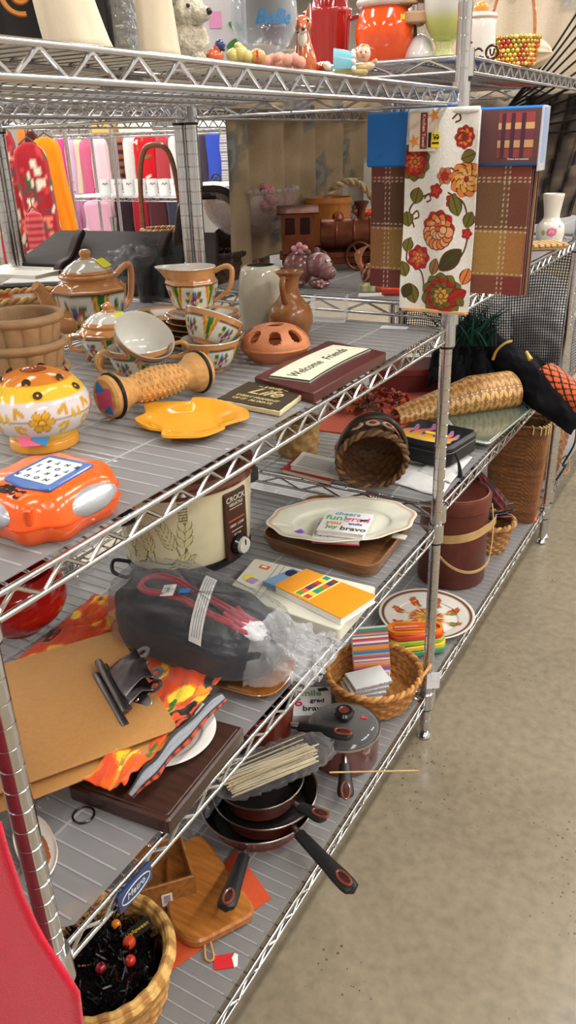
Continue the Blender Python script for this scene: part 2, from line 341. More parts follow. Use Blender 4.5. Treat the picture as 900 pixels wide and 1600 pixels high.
def shelf(parent, y0, y1, z, x0=-D, x1=0.0, open_deck=False, liner=True):
    s = bpy.data.objects.new('shelf', None); COL.objects.link(s); s.parent = parent; s.location = (0, 0, z)
    h = .0275
    def fr(p, q, nm, **k):
        b = B(); truss(b, p, q, 0, h, **k); b.build(nm, CHROME, s)
    fr((x1, y0), (x1, y1), 'front_truss'); fr((x0, y0), (x0, y1), 'rear_truss'); fr((x0, y0), (x1, y0), 'end_truss', pitch=.12); fr((x0, y1), (x1, y1), 'end_truss', pitch=.12)
    b = B(); n = int((y1 - y0 - .03) / .0254)
    for i in range(n + 1):
        y = y0 + .015 + (y1 - y0 - .03) * i / n; b.tube([(x0 + .003, y, -.004), (x0 + .02, y, -.0018), (x1 - .02, y, -.0018), (x1 - .003, y, -.004)], .0017, 5)
    for k in range(1, 5):
        x = x0 + (x1 - x0) * k / 5; b.tube([(x, y0 + .002, -.006), (x, y1 - .002, -.006)], .0026, 6)
    b.build('wire_deck', CHROME, s)
    for x in (x0, x1):
        for y in (y0, y1):
            b = B((205, 205, 208)); b.lathe([(PR, -.036), (.0176, -.036), (.0168, .008), (PR, .008)], 20); b.mi = 1; b.lathe([(PR, -.041), (.0155, -.041), (.0155, -.035), (PR, -.035)], 20); b.build('collar', [CHROME, BLACKP], s, loc=(x, y, 0))
    if liner:
        c = .03; o = [(x0 + .008 + c, y0 + .008), (x1 - .008 - c, y0 + .008), (x1 - .008, y0 + .008 + c), (x1 - .008, y1 - .008 - c), (x1 - .008 - c, y1 - .008), (x0 + .008 + c, y1 - .008), (x0 + .008, y1 - .008 - c), (x0 + .008, y0 + .008 + c)]
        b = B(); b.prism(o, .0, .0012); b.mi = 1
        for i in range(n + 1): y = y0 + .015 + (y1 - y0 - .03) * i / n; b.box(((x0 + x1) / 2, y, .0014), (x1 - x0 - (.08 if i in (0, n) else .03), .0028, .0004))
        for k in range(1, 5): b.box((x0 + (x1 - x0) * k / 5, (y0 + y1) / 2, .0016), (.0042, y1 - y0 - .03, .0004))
        b.build('liner', [LINER, LGLEAM], s)
    return s
LV1 = (.131, .602, 1.05, 1.479); LV2 = (.142, .648, 1.092, 1.532)
u1 = thing('wire_shelving_unit', 'chrome wire shelving unit nearest the viewer, its four shelves crowded with secondhand goods', 'shelving unit')
for x in (0, -D):
    for y in (0, -LEN): POST.build('post', CHROME, u1, loc=(x, y, 0)) if (x, y) == (0, 0) else None
p0 = [o for o in SC.objects if o.parent == u1][0]
for x, y in ((0, -LEN), (-D, 0), (-D, -LEN)): dup(p0, (x, y, 0), parent=u1)
for z in LV1: shelf(u1, -LEN, 0, z)
u2 = thing('wire_shelving_unit', 'second chrome wire shelving unit in the row, joined behind the nearest one', 'shelving unit')
Y2 = 1.215
for x in (0, -D): dup(p0, (x, Y2, 0), parent=u2)
for z in LV2: shelf(u2, .012, Y2, z)
u3 = thing('wire_shelving_unit', 'third chrome wire shelving unit farthest along the row beside the aisle', 'shelving unit')
for x in (0, -D):
    for y in (1.262, 2.44): dup(p0, (x, y, 0), parent=u3)
for z in (.19, .62, 1.1, 1.53): shelf(u3, 1.262, 2.44, z)
XB0, XB1 = -1.225, -.632
b1 = thing('wire_shelving_unit', 'wire shelving unit standing back to back behind the nearest unit', 'shelving unit')
for x in (XB0, XB1):
    for y in (-LEN, 0): dup(p0, (x, y, 0), parent=b1)
for z in LV1: shelf(b1, -LEN, 0, z, XB0, XB1)
b2 = dup(b1, (0, LEN + .03, 0), label='wire shelving unit standing back to back behind the second unit')
# ------------------------------------------------------------------ helpers for things on shelves
Z1, Z2, Z3, Z4 = LV1[3] + .0018, LV1[2] + .0018, LV1[1] + .0018, LV1[0] + .0018
UZ1, UZ2, UZ3, UZ4 = LV2[3] + .0018, LV2[2] + .0018, LV2[1] + .0018, LV2[0] + .0018
def poly(z, *px): return np.array([at(x, y, z)[:2] for x, y in px])
def base(px, py, z, r=0.0):
    p = at(px, py, z); d = p[:2] - CP[:2]; d /= np.linalg.norm(d); return (p[0] + d[0] * r, p[1] + d[1] * r, z)
def facing(loc, off=0.0): return math.atan2(CP[1] - loc[1], CP[0] - loc[0]) + off      # azimuth towards the aisle viewer
def weave(b, prof, n=26, rows=14, amp=.0022, cols=((190, 140, 80), (150, 100, 50)), sq=None, per=6, seed=1, arc=None, stake=True):
    """over-under basket weave on a lathe profile"""
    pr = smooth_path(np.array(prof, float), 12); s = np.r_[0, np.cumsum(np.linalg.norm(np.diff(pr, axis=0), axis=1))]; m = rows * 3 + 1
    t = np.linspace(0, s[-1], m); R_ = np.interp(t, s, pr[:, 0]); Zz = np.interp(t, s, pr[:, 1]); rs = np.random.RandomState(seed); rowc = rs.rand(rows + 1)
    th = np.linspace(0, TAU, n * per, endpoint=False); A, K = np.meshgrid(th, np.arange(m), indexing='ij'); row = np.minimum(K // 3, rows); ph = (K % 3)
    r = R_[K] + amp * np.cos(n / 2 * A * 2 / 2 + PI * row) * np.where(ph == 0, .15, 1) - amp * .6 * (ph == 0)
    P = np.stack([r * np.cos(A), r * np.sin(A), Zz[K]], 2)
    if sq: P[..., 0] *= sq[0]; P[..., 1] *= sq[1]
    c = mixc(cols[0], cols[1], rowc[row] * .7 + .3 * (ph == 0) + .15 * np.cos(A * n + row))
    return b.sheet(P, cu=True, cols=c)
def rim_braid(b, r, z, rr=.005, cols=((190, 140, 80), (150, 100, 50)), sq=(1, 1), n=40, zfun=None):
    a = np.linspace(0, TAU, n * 4, endpoint=False)
    for k in (0, 1):
        w = n / 2 * a + k * PI; P = np.stack([(r + rr * .5 * np.cos(w)) * np.cos(a) * sq[0], (r + rr * .5 * np.cos(w)) * np.sin(a) * sq[1], z + rr * .5 * np.sin(w) + (0 if zfun is None else zfun(a))], 1)
        b.c(cols[k]).tube(P, rr * .62, 7, closed=True)
    return b
def sticker(parent, T, w, h, col, lines=None, name='price_sticker'):
    b = B(col); b.T = T; b.prism(rrect(w, h, min(w, h) * .12, 3), 0, .0004)
    if lines:
        c2, rows = lines; b.c(c2)
        for y, x0, x1, t in rows: b.box(((x0 + x1) / 2 * w, y * h, .0005), ((x1 - x0) * w, t * h, .0003))
    return b.build(name, PAPER, parent)
def bars(n=5): return ((40, 40, 45), [(.25 - i * .12, -.38, .15 + .2 * (i % 2), .05) for i in range(n)])

# ================================================================== SHELF 3 : slow cooker, tray, platter, bag, clipboards
cl = base(302, 905, Z3, .118); ca = -.35
t = thing('slow_cooker', 'cream slow cooker painted with green sprigs, under the edge of the upper shelf', 'slow cooker', cl, ca)
def cook_col(TH, ZZ, RR, K):
    C = fill(TH, (222, 213, 178)); th = (TH + PI) % TAU - PI; U = th * .15; V = ZZ; g = (116, 112, 52); g2 = (92, 88, 40)
    def sprig(u0, v0, ang, L, k, w=.011):
        e = (u0 + math.cos(ang) * L, v0 + math.sin(ang) * L); stroke(C, U, V, [(u0, v0), ((u0 + e[0]) / 2 + .006, (v0 + e[1]) / 2), e], .0016, g)
        for i in range(k):
            f = .3 + .7 * i / k; x, y = u0 + (e[0] - u0) * f, v0 + (e[1] - v0) * f
            for s in (-1, 1):
                a = ang + s * .55; leaf(C, U, V, x, y, x + math.cos(a) * .032 * (1.2 - f * .5), y + math.sin(a) * .032 * (1.2 - f * .5), w * .55, (214, 206, 160), g2); 
        leaf(C, U, V, e[0], e[1], e[0] + math.cos(ang) * .02, e[1] + math.sin(ang) * .02, .005, (205, 196, 150), g2)
    stroke(C, U, V, [(-.155, .045), (-.12, .04), (-.09, .048), (-.075, .07)], .0018, g); stroke(C, U, V, [(-.20, .04), (-.175, .05), (-.165, .085)], .0018, g)
    sprig(-.09, .05, 2.05, .085, 5); sprig(-.085, .05, 1.45, .08, 3, .015); sprig(-.15, .045, 1.9, .075, 5); sprig(-.16, .045, 2.5, .06, 4); sprig(-.21, .05, 1.7, .07, 4); sprig(-.24, .04, 1.9, .06, 3); sprig(-.12, .03, .35, .05, 3)
    for i in range(9):
        for s in (-1.6, -.55, .55, 1.6): ell(C, U, V, -.078 + s * .005, .135 + i * .0062, .0026, .0019, .4 * s, (150, 140, 84), g2, .6)
    return C
SQ = (.9, 1.12)
b = B(); b.lathe([(.112, .012), (.124, .03), (.128, .09), (.131, .15), (.134, .183)], 900, 30, colf=cook_col, sq=SQ); b.build('body', GLAZE, t)
b = B((28, 26, 26)); b.lathe([(0, .002), (.118, .002), (.125, .01), (.125, .02), (.112, .028)], 64, sq=SQ)
b.tube([(-.02, -.135, .02), (-.03, -.165, .03), (-.01, -.18, .018), (.02, -.165, .012), (.01, -.138, .018)], .004, 8, sub=6); b.build('base_ring', BLACKP, t)
b = B((112, 52, 30)); b.lathe([(.125, .176), (.137, .18), (.139, .187), (.135, .194), (.139, .2), (.137, .209), (.118, .211), (.115, .19)], 72, sq=SQ); b.build('crock_rim', GLAZE, t)
b = B((190, 185, 180)); b.lathe([(.117, .208), (.1, .222), (.06, .233), (0, .236)], 48, 3, sq=SQ); lid = b.build('glass_lid', film('smoked_glass', tint=(70, 50, 45), fac=.45, rough=.04, edge=.4), t)
B((25, 24, 24)).lathe([(0, .234), (.012, .236), (.011, .246), (.02, .252), (.018, .262), (0, .265)], 24).build('lid_knob', BLACKP, lid)
for s in (-1, 1):
    b = B((24, 24, 30)); b.at((0, s * .152, .145), (0, 0, 0)); b.rbox((0, 0, 0), (.07, .04, .035), .012, .005); b.build('side_handle', BLACKP, t)
pa = .30
b = B((72, 40, 28)); b.at((.117 * math.cos(pa), .146 * math.sin(pa), .095), (PI / 2, 0, PI / 2 + pa * .82)); b.rbox((0, 0, 0), (.066, .15, .008), .004, .002)
b.c(225, 220, 205); Mx = lambda x, y: trs((x, y, .0045))
b.text('CROCK', .0165, Mx(0, .058)); b.text('VERSATILE', .009, Mx(0, .046)); b.box((0, .038, .0044), (.04, .001, .0006)); b.c(190, 90, 50).box((0, .012, .0044), (.05, .003, .0006)); b.c(225, 220, 205).text('HIGH  LOW', .008, Mx(0, .0)); b.box((0, -.012, .0044), (.034, .0012, .0006)); b.text('WARM', .007, Mx(0, -.022)); b.build('control_panel', SATIN, t)
b = B((20, 20, 24)); b.at((.119 * math.cos(pa), .149 * math.sin(pa), .05), (PI / 2, 0, PI / 2 + pa * .82)); b.lathe([(.024, 0), (.024, .01), (.019, .016)], 32); b.c(210, 208, 196).lathe([(.018, .015), (.016, .021), (0, .022)], 32); b.c(30, 30, 30).box((0, .008, .0225), (.003, .012, .001)); b.build('control_knob', PLAST, t)

# wooden tray + platter + two little notebooks
tq = np.array([(-.305, -.275), (-.304, -.022), (-.034, -.024), (-.018, -.30)]); cen = tq.mean(0)
t = thing('wooden_tray', 'brown wooden serving tray with rounded corners, beneath the large white oval platter', 'tray', (cen[0], cen[1], Z3))
def inset_round(q, r, k=6):
    out = []; n = len(q)
    for i in range(n):
        p, a, c = q[i], q[i - 1], q[(i + 1) % n]; u = (a - p) / np.linalg.norm(a - p); v = (c - p) / np.linalg.norm(c - p)
        for j in range(k + 1): f = j / k; out.append((p + u * r) * (1 - f) ** 2 + 2 * p * f * (1 - f) + (p + v * r) * f * f)
    return np.array(out)
TQ = inset_round(tq - cen, .045); b = B((128, 86, 52))
b.prism(TQ * .93, 0, .008, .002)
ring = [np.c_[TQ * f, np.full(len(TQ), z)] for f, z in ((.93, .004), (.98, .018), (1.0, .032), (.975, .033), (.95, .018), (.9, .008))]
b.sheet(np.stack(ring, 1), cu=True); b.build('tray_body', WOOD, t)
for s, cpt in ((0, tq[1] * .5 + tq[0] * .5 - cen), (1, tq[2] * .55 + tq[3] * .45 - cen)):
    b = B((196, 190, 176)).at((cpt[0] * .985, cpt[1], .034), (0, 0, .08)); b.rbox((0, 0, 0), (.03, .02, .004), .002, .001); b.build('handle_tape', PAPER, t)
pc = np.array([-.162, -.152]); t = thing('oval_platter', 'large off-white oval platter with scalloped rim, lying across the wooden tray', 'platter', (pc[0], pc[1], Z3 + .031), math.radians(35))
def scal(TH, ZZ, RR): return RR * (1 + .022 * np.clip((RR - .07) / .03, 0, 1) * np.cos(10 * TH))
def pcol(TH, ZZ, RR, K): C = fill(TH, (224, 224, 206)); C[(K > .485) & (K < .52)] = (206, 160, 140); return C
b = B(); b.lathe([(0, .004), (.06, .004), (.073, .007), (.078, .012), (.098, .018), (.112, .021), (.1125, .018), (.09, .008), (.06, 0), (0, 0)], 120, 3, rmod=scal, sq=(1.42, .98), colf=pcol); b.build('platter_body', GLAZE, t)
sticker(t, trs((-.1, -.045, .0145), (.12, -.1, .5)), .024, .017, (150, 110, 205), ((95, 65, 160), [(.15, -.35, .3, .12), (-.15, -.3, .35, .12)]))
for i, (dx, dy, rz, lb) in enumerate(((-.012, -.006, .35, 'small pink and grey notebook on the platter, under the other'), (.0, .004, .22, 'small notebook with colourful lettered cover on top of the platter pile'))):
    t = thing('small_notebook', lb, 'notebook', (-.135 + dx, -.195 + dy, Z3 + .037 + i * .0145), rz, 'small notebooks on the platter')
    b = B((196, 84, 110) if i == 0 else (226, 224, 222)); b.box((0, 0, .002), (.1, .1, .0035), .0008); b.c(230, 228, 222).box((0, 0, .0065), (.096, .097, .0062)); b.c(222, 222, 220); b.box((0, 0, .0115), (.1, .1, .0035), .0008); bk = b.build('cover', PAPER, t)
    b = B(); wd = [('cheers', .021, .036, (110, 160, 175)), ('grad', .03, .014, (226, 84, 120)), ('fun!', .03, .014, (90, 170, 110)), ('smile', .014, -.008, (80, 90, 170)), ('you', .022, -.01, (230, 130, 60)), ('bravo', .024, -.032, (60, 60, 66)), ('joy', .02, -.03, (90, 150, 80))]
    for k, (s_, sz, y, c_) in enumerate(wd): b.c(c_).text(s_, sz, trs((-.022 + .046 * (k % 2) - (.0 if k else -.02), y, .0135)), ext=.0002, bold=.0006)
    b.c(40, 40, 44).prism([(.03, .006), (.046, .012), (.046, .02), (.03, .016)], .0133, .0138); b.build('cover_lettering', PAPER, bk)

# white flat box, orange notebook on it
q = poly(Z3 + .026, (398, 872), (588, 917), (530, 984), (352, 925)); c = q.mean(0)
t = thing('flat_box', 'flat cream cardboard game box with divided lid, under the orange notebook', 'box', (c[0], c[1], Z3))
b = B((214, 212, 196)); b.prism(inset_round(q - c, .008, 3), 0, .026, .0015); b.build('box_body', PAPER, t)
u_, v_ = q[1] - q[0], q[3] - q[0]; o_ = q[0] - c
b = B((140, 140, 134))
for f in (.22, .27): b.tube([(*(o_ + u_ * f + v_ * .03), .0262), (*(o_ + u_ * f + v_ * .97), .0262)], .0009, 5)
for f in (.34, .70): b.tube([(*(o_ + u_ * .27 + v_ * f), .0262), (*(o_ + u_ * .98 + v_ * f), .0262)], .0009, 5)
b.build('lid_creases', PAPER, t)
ang = math.atan2(u_[1], u_[0])
def on(fu, fv): p = o_ + u_ * fu + v_ * fv; return p
p = on(.13, .18); sticker(t, trs((p[0], p[1], .0264), (0, 0, ang)), .022, .014, (228, 100, 40), ((250, 240, 220), [(.05, -.3, .2, .4)]))
p = on(.08, .52); sticker(t, trs((p[0], p[1], .0262), (0, 0, ang + .3)), .022, .02, (232, 222, 70)); p = on(.12, .58); sticker(t, trs((p[0], p[1], .0268), (0, 0, ang - .2)), .02, .018, (176, 140, 205))
q = poly(Z3 + .042, (478, 888), (588, 930), (533, 966), (428, 914)); c2 = q.mean(0)
t = thing('orange_notebook', 'orange notebook with rows of coloured squares, lying on the flat cream box', 'notebook', (c2[0], c2[1], Z3 + .0265))
qq = inset_round(q - c2, .004, 2); b = B((238, 236, 230)); b.prism(qq * .98, .001, .0135); b.c(228, 226, 222).prism(qq, 0, .0015); b.build('pages', PAPER, t)
b = B((228, 150, 34)); b.prism(qq, .0135, .0152); cv = b.build('front_cover', SATIN, t)
uu, vv = (q[1] - q[0]), (q[3] - q[0]); oo = q[0] - c2; b = B(); cs = [(40, 140, 130), (230, 90, 40), (120, 60, 50), (240, 200, 40), (90, 150, 60), (60, 60, 110), (200, 60, 60)]
an = math.atan2(vv[1], vv[0]); 
bb = lambda fu, fv: oo + uu * fu + vv * fv
p = bb(.4, .5); b.c(236, 220, 130).at((p[0], p[1], .0153), (0, 0, an)); b.box((0, 0, 0), (np.linalg.norm(vv) * 1.0, np.linalg.norm(uu) * .24, .0006))
for i in range(7):
    for j in range(2): b.c(cs[(i * 3 + j * 2) % 7]).box((np.linalg.norm(vv) * (-.41 + .137 * i), .0098 * (2 * j - 1), .0004), (.0118, .0135, .0006))
b.build('cover_squares', PAPER, cv)
b = B((120, 160, 200)).at((0, 0, 0)); pq = np.array([bb(-.16, .1), bb(.0, .1), bb(.0, .95), bb(-.2, .95)]); b.prism(pq, .001, .011, .001); b.c(30, 40, 80); p = bb(-.08, .3); b.at((p[0], p[1], .0112)).lathe([(0, 0), (.012, 0), (.012, .0005), (0, .0006)], 20); b.build('blue_back_panel', PAPER, t)

# black fabric item in a clear plastic bag on a brown plate
q = np.array([(0.0, -.72), (-.012, -.60), (-.25, -.56), (-.24, -.74)]); c = q.mean(0)
t = thing('square_plate', 'brown glazed square plate sticking out under the plastic-wrapped black bundle', 'plate', (c[0], c[1], Z3))
Q = inset_round(q - c, .05); b = B((160, 96, 38)); b.sheet(np.stack([np.c_[Q * f, np.full(len(Q), z)] for f, z in ((.02, 0), (.8, 0), (.97, .011), (1.0, .0135), (.985, .015), (.95, .012), (.8, .004), (.02, .003))], 1), cu=True); b.build('plate_body', GLAZE, t, smooth=True)
bc = (-.172, -.662, Z3 + .012); 
t = thing('wrapped_bundle', 'black fabric bundle with red cord, wrapped in a clear plastic bag', 'bundle', bc, math.radians(4)); t.scale = (.84, .82, .86)
A, H = grid(72, 40, (0, TAU), (-PI / 2, PI / 2)); sp = lambda x, e: np.sign(x) * np.abs(x) ** e
nz = noise2(A * 2, H * 3, 2.2, 5) * 1.6
X = sp(np.cos(H), .6) * sp(np.cos(A), .75) * .175; Y = sp(np.cos(H), .6) * sp(np.sin(A), .75) * .108; Zz = sp(np.sin(H), .7) * .062 + .066
k = 1 + .035 * nz; slope = np.clip(1 - .32 * (X / .175), .5, 1.3); Zz = (Zz - .004) * slope + .004
def dent(Zz): return Zz
b = B((20, 22, 31)); b.sheet(np.stack([X * k, Y * k, np.maximum(Zz * (1 + .03 * nz), .001)], 2), cu=True); b.build('fabric_body', CLOTH, t, sharp=180)
def ztop(x, y): return (.066 + .062 * (1 - min(1, abs(x / .178) ** 2.6)) ** .35 * (1 - min(1, abs(y / .11) ** 2.6)) ** .4) * max(.5, min(1.3, 1 - .32 * x / .175)) + .004
b = B((178, 50, 64)); pts = [(.10, -.005), (.05, .0), (0, .0), (-.06, .01), (-.105, .0), (-.115, -.025), (-.09, -.042), (-.05, -.03), (-.01, -.024), (.04, -.03), (.09, -.024)]
for d in (0, .011): b.tube([(x + d * .2, y + d * (1 if y > -.02 else -1) * .9, ztop(x, y + d * .6) + .001) for x, y in pts], .0042, 8, sub=5)
for k_ in range(4): b.tube([(.06 + .006 * k_, -.03 + .014 * k_, ztop(.06, -.03 + .014 * k_) + .002), (.1, -.034 + .014 * k_, ztop(.1, -.034 + .014 * k_) + .002), (.125, -.03 + .014 * k_, ztop(.125, -.03 + .014 * k_) + .001)], .0055, 8, sub=4)
b.build('cord', CLOTH, t)
W_, L_ = grid(6, 40, (-.013, .013), (-.103, .07)); P = np.stack([.015 + W_ - L_ * .35, L_, np.vectorize(ztop)(.015 + W_ - L_ * .35, L_) + .009], 2); b = B((226, 226, 224)); b.sheet(P, thick=.0006)
b.c(120, 120, 124)
for o in (-.007, -.002, .003, .008): b.tube([(x, y, z + .0006) for x, y, z in [(.015 + o - l * .35, l, ztop(.015 + o - l * .35, l) + .009) for l in np.linspace(-.097, .06, 16)]], .0006, 4)
b.build('paper_band', PAPER, t)
b = B((232, 230, 226)).at((-.048, -.03, ztop(-.048, -.03) + .008), (.12, -.12, .3)); b.rbox((0, 0, 0), (.026, .036, .0006), .001); b.c(150, 150, 150).text('2007', .009, trs((0, 0, .0006), (0, 0, PI / 2))); b.c(50, 130, 205).rbox((.034, -.006, .001), (.022, .014, .0008), .001); b.build('price_label', PAPER, t)
# the bag: shell plus a ruffled tail over the shelf edge
A, H = grid(110, 44, (0, TAU), (-PI / 2 + .25, PI / 2)); nz = noise2(A * 3.4, H * 4, 3.0, 8, 4)
X = sp(np.cos(H), .55) * sp(np.cos(A), .75) * .192; Y = sp(np.cos(H), .55) * sp(np.sin(A), .75) * .122; Zz = (sp(np.sin(H), .7) * .064 + .068) * np.clip(1 - .3 * X / .19, .5, 1.3) + .009
k = 1 + .035 * nz; b = B((235, 236, 238)); b.sheet(np.stack([X * k, Y * k, np.maximum(Zz * (1 + .04 * nz), .0025)], 2), cu=True)
b.build('plastic_bag', POLY, t, sharp=180); b = B((235, 236, 238)); U_, V_ = grid(44, 34); fold = noise2(U_ * 9, V_ * 26, 1.6, 12, 4)
X = .14 + .12 * U_ + .014 * fold * U_; Y = (-.09 + .2 * V_) * (1 - .2 * U_) + .05 * U_ + .01 * fold; Zz = (.095 - .02 * (2 * V_ - 1) ** 2) * (1 - U_) ** 1.3 * np.clip(1.1 - (2 * V_ - 1) ** 4, 0, 1) + .012 + .02 * np.abs(fold) * (.35 + U_)
b.sheet(np.stack([X, Y, Zz], 2))
b.build('bag_tail', CLOUDY, t, sharp=180)
b = B((228, 228, 230)); A_, H_ = grid(40, 20, (0, TAU), (-PI / 2, PI / 2)); nq = 1 + .18 * noise2(np.cos(A_) * 2, np.sin(A_) * 2 + H_ * 2, 3, 3); b.sheet(np.stack([.118 + .036 * nq * np.cos(H_) * np.cos(A_), -.012 + .03 * nq * np.cos(H_) * np.sin(A_), ztop(.12, -.01) - .006 + .014 * nq * np.sin(H_)], 2), cu=True); b.build('highlight_blob', SILK, t, sharp=180)  # white blob under the film, its colour standing in for the plastic's highlight

# clipboards
def clipboard(loc, rz, lb, tilt):
    t = thing('clipboard', lb, 'clipboard', loc, group='hardboard clipboards', rot=(tilt[0], tilt[1], rz))
    b = B((176, 128, 74)); b.prism(rrect(.285, .28, .014, 5), 0, .003, .0006); b.build('board', HARDB, t)
    b = B((120, 116, 120)); b.at((.012, .085, .004)); b.tube([(-.068, 0, .006), (-.066, 0, .007), (.066, 0, .007), (.068, 0, .006)], .0062, 12); b.tube([(-.06, .008, .003), (.06, .008, .003)], .004, 8)
    cp = b.build('clip', STEEL, t)
    U, V = grid(16, 20, (-1, 1), (0, 1)); w_ = .042 - .012 * V + .012 * np.clip((V - .7) / .3, 0, 1); b = B((112, 106, 110)); b.at((.012, .085, .004)); b.sheet(np.stack([U * w_, .004 + .05 * V, .009 + .024 * np.sin(V * 1.9) - .006 * U ** 2 + .003 * np.cos(U * 6) * V], 2), thick=.0014); b.build('upper_jaw', STEEL, cp, sharp=180)
    for s_ in (-1, 1):
        b = B((150, 148, 150)); b.at((.012 + s_ * .03, .146, .03), (.35, 0, 0)); b.lathe([(.0055, -.001), (.0125, -.001), (.0125, .001), (.0055, .001)], 28, closed=True); b.build('rivet_eye', STEEL, cp)
    b = B((186, 186, 188)); b.at((.046, .118, .012), (.5, .25, .2)); b.rbox((0, 0, 0), (.03, .034, .0016), .007, .0005); b.rbox((.0, -.012, .0015), (.024, .008, .003), .003, .001); b.build('spring_plate', STEEL, cp)
    return t
ca_ = np.array([(-.336, -.717), (-.093, -.867), (-.163, -1.125), (-.41, -.985)]); cc = ca_.mean(0); e = ca_[1] - ca_[0]
rzc = math.atan2(e[1], e[0]) 
clipboard((cc[0], cc[1], Z3 + .058), rzc, 'brown hardboard clipboard on top, its metal clip beside the pumpkin fabric', (.0, .0))
clipboard((cc[0] + .012, cc[1] - .018, Z3 + .0485), rzc + .02, 'second brown clipboard, directly underneath the top clipboard', (.0, .0))

# dark board with ring, white plate, pumpkin fabric
q = np.array([(.0, -.80), (.012, -.995), (-.145, -1.01), (-.17, -.82)]); c = q.mean(0)
t = thing('dark_board', 'dark brown wooden plaque with a wire ring, under the flowered white plate', 'plaque', (c[0], c[1], Z3)); qo = q - c
b = B((58, 36, 28)); b.prism(inset_round(qo, .005, 2), 0, .026, .003); b.prism(inset_round(qo * .93, .004, 2), .025, .0275, .001); b.build('board_body', WOOD, t)
b = B((60, 56, 52)); a = np.linspace(0, TAU, 24, endpoint=False); b.tube(np.stack([qo[2, 0] + .035 + .014 * np.cos(a), qo[2, 1] - .012 + .014 * np.sin(a), np.full(24, .002)], 1), .0014, 6, closed=True); b.build('hanging_ring', STEEL, t)
def flower_plate(TH, ZZ, RR, K):
    U, V = RR * np.cos(TH), RR * np.sin(TH); C = fill(TH, (226, 224, 220))
    flower(C, U, V, .03, .012, .016, [(88, 130, 190), (120, 160, 215), (200, 90, 110)], 6, (50, 80, 140)); flower(C, U, V, .034, -.015, .01, [(205, 110, 130), (180, 70, 100)], 5, (140, 60, 80))
    for k in range(6): leaf(C, U, V, -.01 - .006 * k, -.01, -.02 - .006 * k, -.026 + .002 * k, .003, (120, 130, 110))
    stroke(C, U, V, [(.03, .0), (.0, -.01), (-.05, -.016)], .001, (110, 120, 100)); return C
t = thing('flowered_plate', 'small white plate with blue and pink flower, on the dark wooden plaque', 'plate', (-.092, -.872, Z3 + .027), .6)
b = B(); b.lathe([(0, .003), (.05, .0035), (.058, .008), (.074, .012), (.0755, .0105), (.056, .002), (.045, 0), (0, 0)], 72, 4, colf=flower_plate); b.build('plate_body', GLAZE, t)
def pumpkin_col(U, V, seed):
    C = fill(U, (216, 74, 26)); r = np.random.RandomState(seed); n1 = noise2(U, V, 28, seed)
    C[n1 > .15] = (232, 96, 28)
    for _ in range(26):
        x, y, a = r.rand() * .36, r.rand() * .26, r.rand() * 3; ell(C, U, V, x, y, .03 + .02 * r.rand(), .012 + .008 * r.rand(), a, [(246, 190, 40), (250, 214, 60), (240, 150, 34)][r.randint(3)], (226, 110, 30), .8)
    for _ in range(9):
        x, y = r.rand() * .36, r.rand() * .26; ell(C, U, V, x, y, .024, .012, r.rand() * 3, (30, 26, 26)); stroke(C, U, V, [(x, y), (x + .03, y + .01), (x + .05, y - .02)], .004, (26, 24, 24))
    for _ in range(5):
        x, y, a = r.rand() * .36, r.rand() * .26, r.rand() * 6
        for k in range(3): leaf(C, U, V, x, y, x + .02 * math.cos(a + k * .8), y + .02 * math.sin(a + k * .8), .006, (60, 120, 50), (30, 70, 30))
    return C
def cloth_patch(name, corners, lb, cat, seed, zb, amp, colfn, nu=90, nv=70, drape=None, size=(.36, .26), mt=None, thick=.0015):
    c = np.asarray(corners, float); U, V = grid(nu, nv); P = (c[0][None, None] * ((1 - U) * (1 - V))[..., None] + c[1] * (U * (1 - V))[..., None] + c[2] * (U * V)[..., None] + c[3] * ((1 - U) * V)[..., None])
    n = noise2(U * size[0], V * size[1], 24, seed, 3); n2 = noise2(U * size[0] * .5 + V * .2, V * size[1] * 2.4, 40, seed + 5, 2); P[..., 2] = P[..., 2] + amp * (.35 + .65 * U) * (np.abs(n) * .9 + .35 * np.abs(n2)); P[..., 0] += n2 * amp * .3; P[..., 1] += n * amp * .3
    if drape is not None: P = drape(U, V, P)
    o = P.reshape(-1, 3).mean(0); o[2] = P[..., 2].min(); b = B(); b.sheet(P - o, cols=colfn(U * size[0], V * size[1], seed), thick=thick)
    return single(b, name, mt or CLOTH, lb, cat, o, sharp=180)
z = Z3
cloth_patch('pumpkin_cloth', [at(205, 1000, z + .036), at(352, 1056, z + .034), at(192, 1246, z + .05), at(104, 1212, z + .04)], 'orange pumpkin-print cloth crumpled between the clipboards and the white plate', 'cloth', 3, 0, .019, pumpkin_col, 110, 90)
cloth_patch('pumpkin_cloth', [(-.47, -.60, z + .012), (-.36, -.60, z + .012), (-.29, -.80, z + .004), (-.45, -.84, z + .004)], 'orange and black pumpkin-print cloth behind the clipboards, next to the red bowl', 'cloth', 11, 0, .022, pumpkin_col, 60, 60)
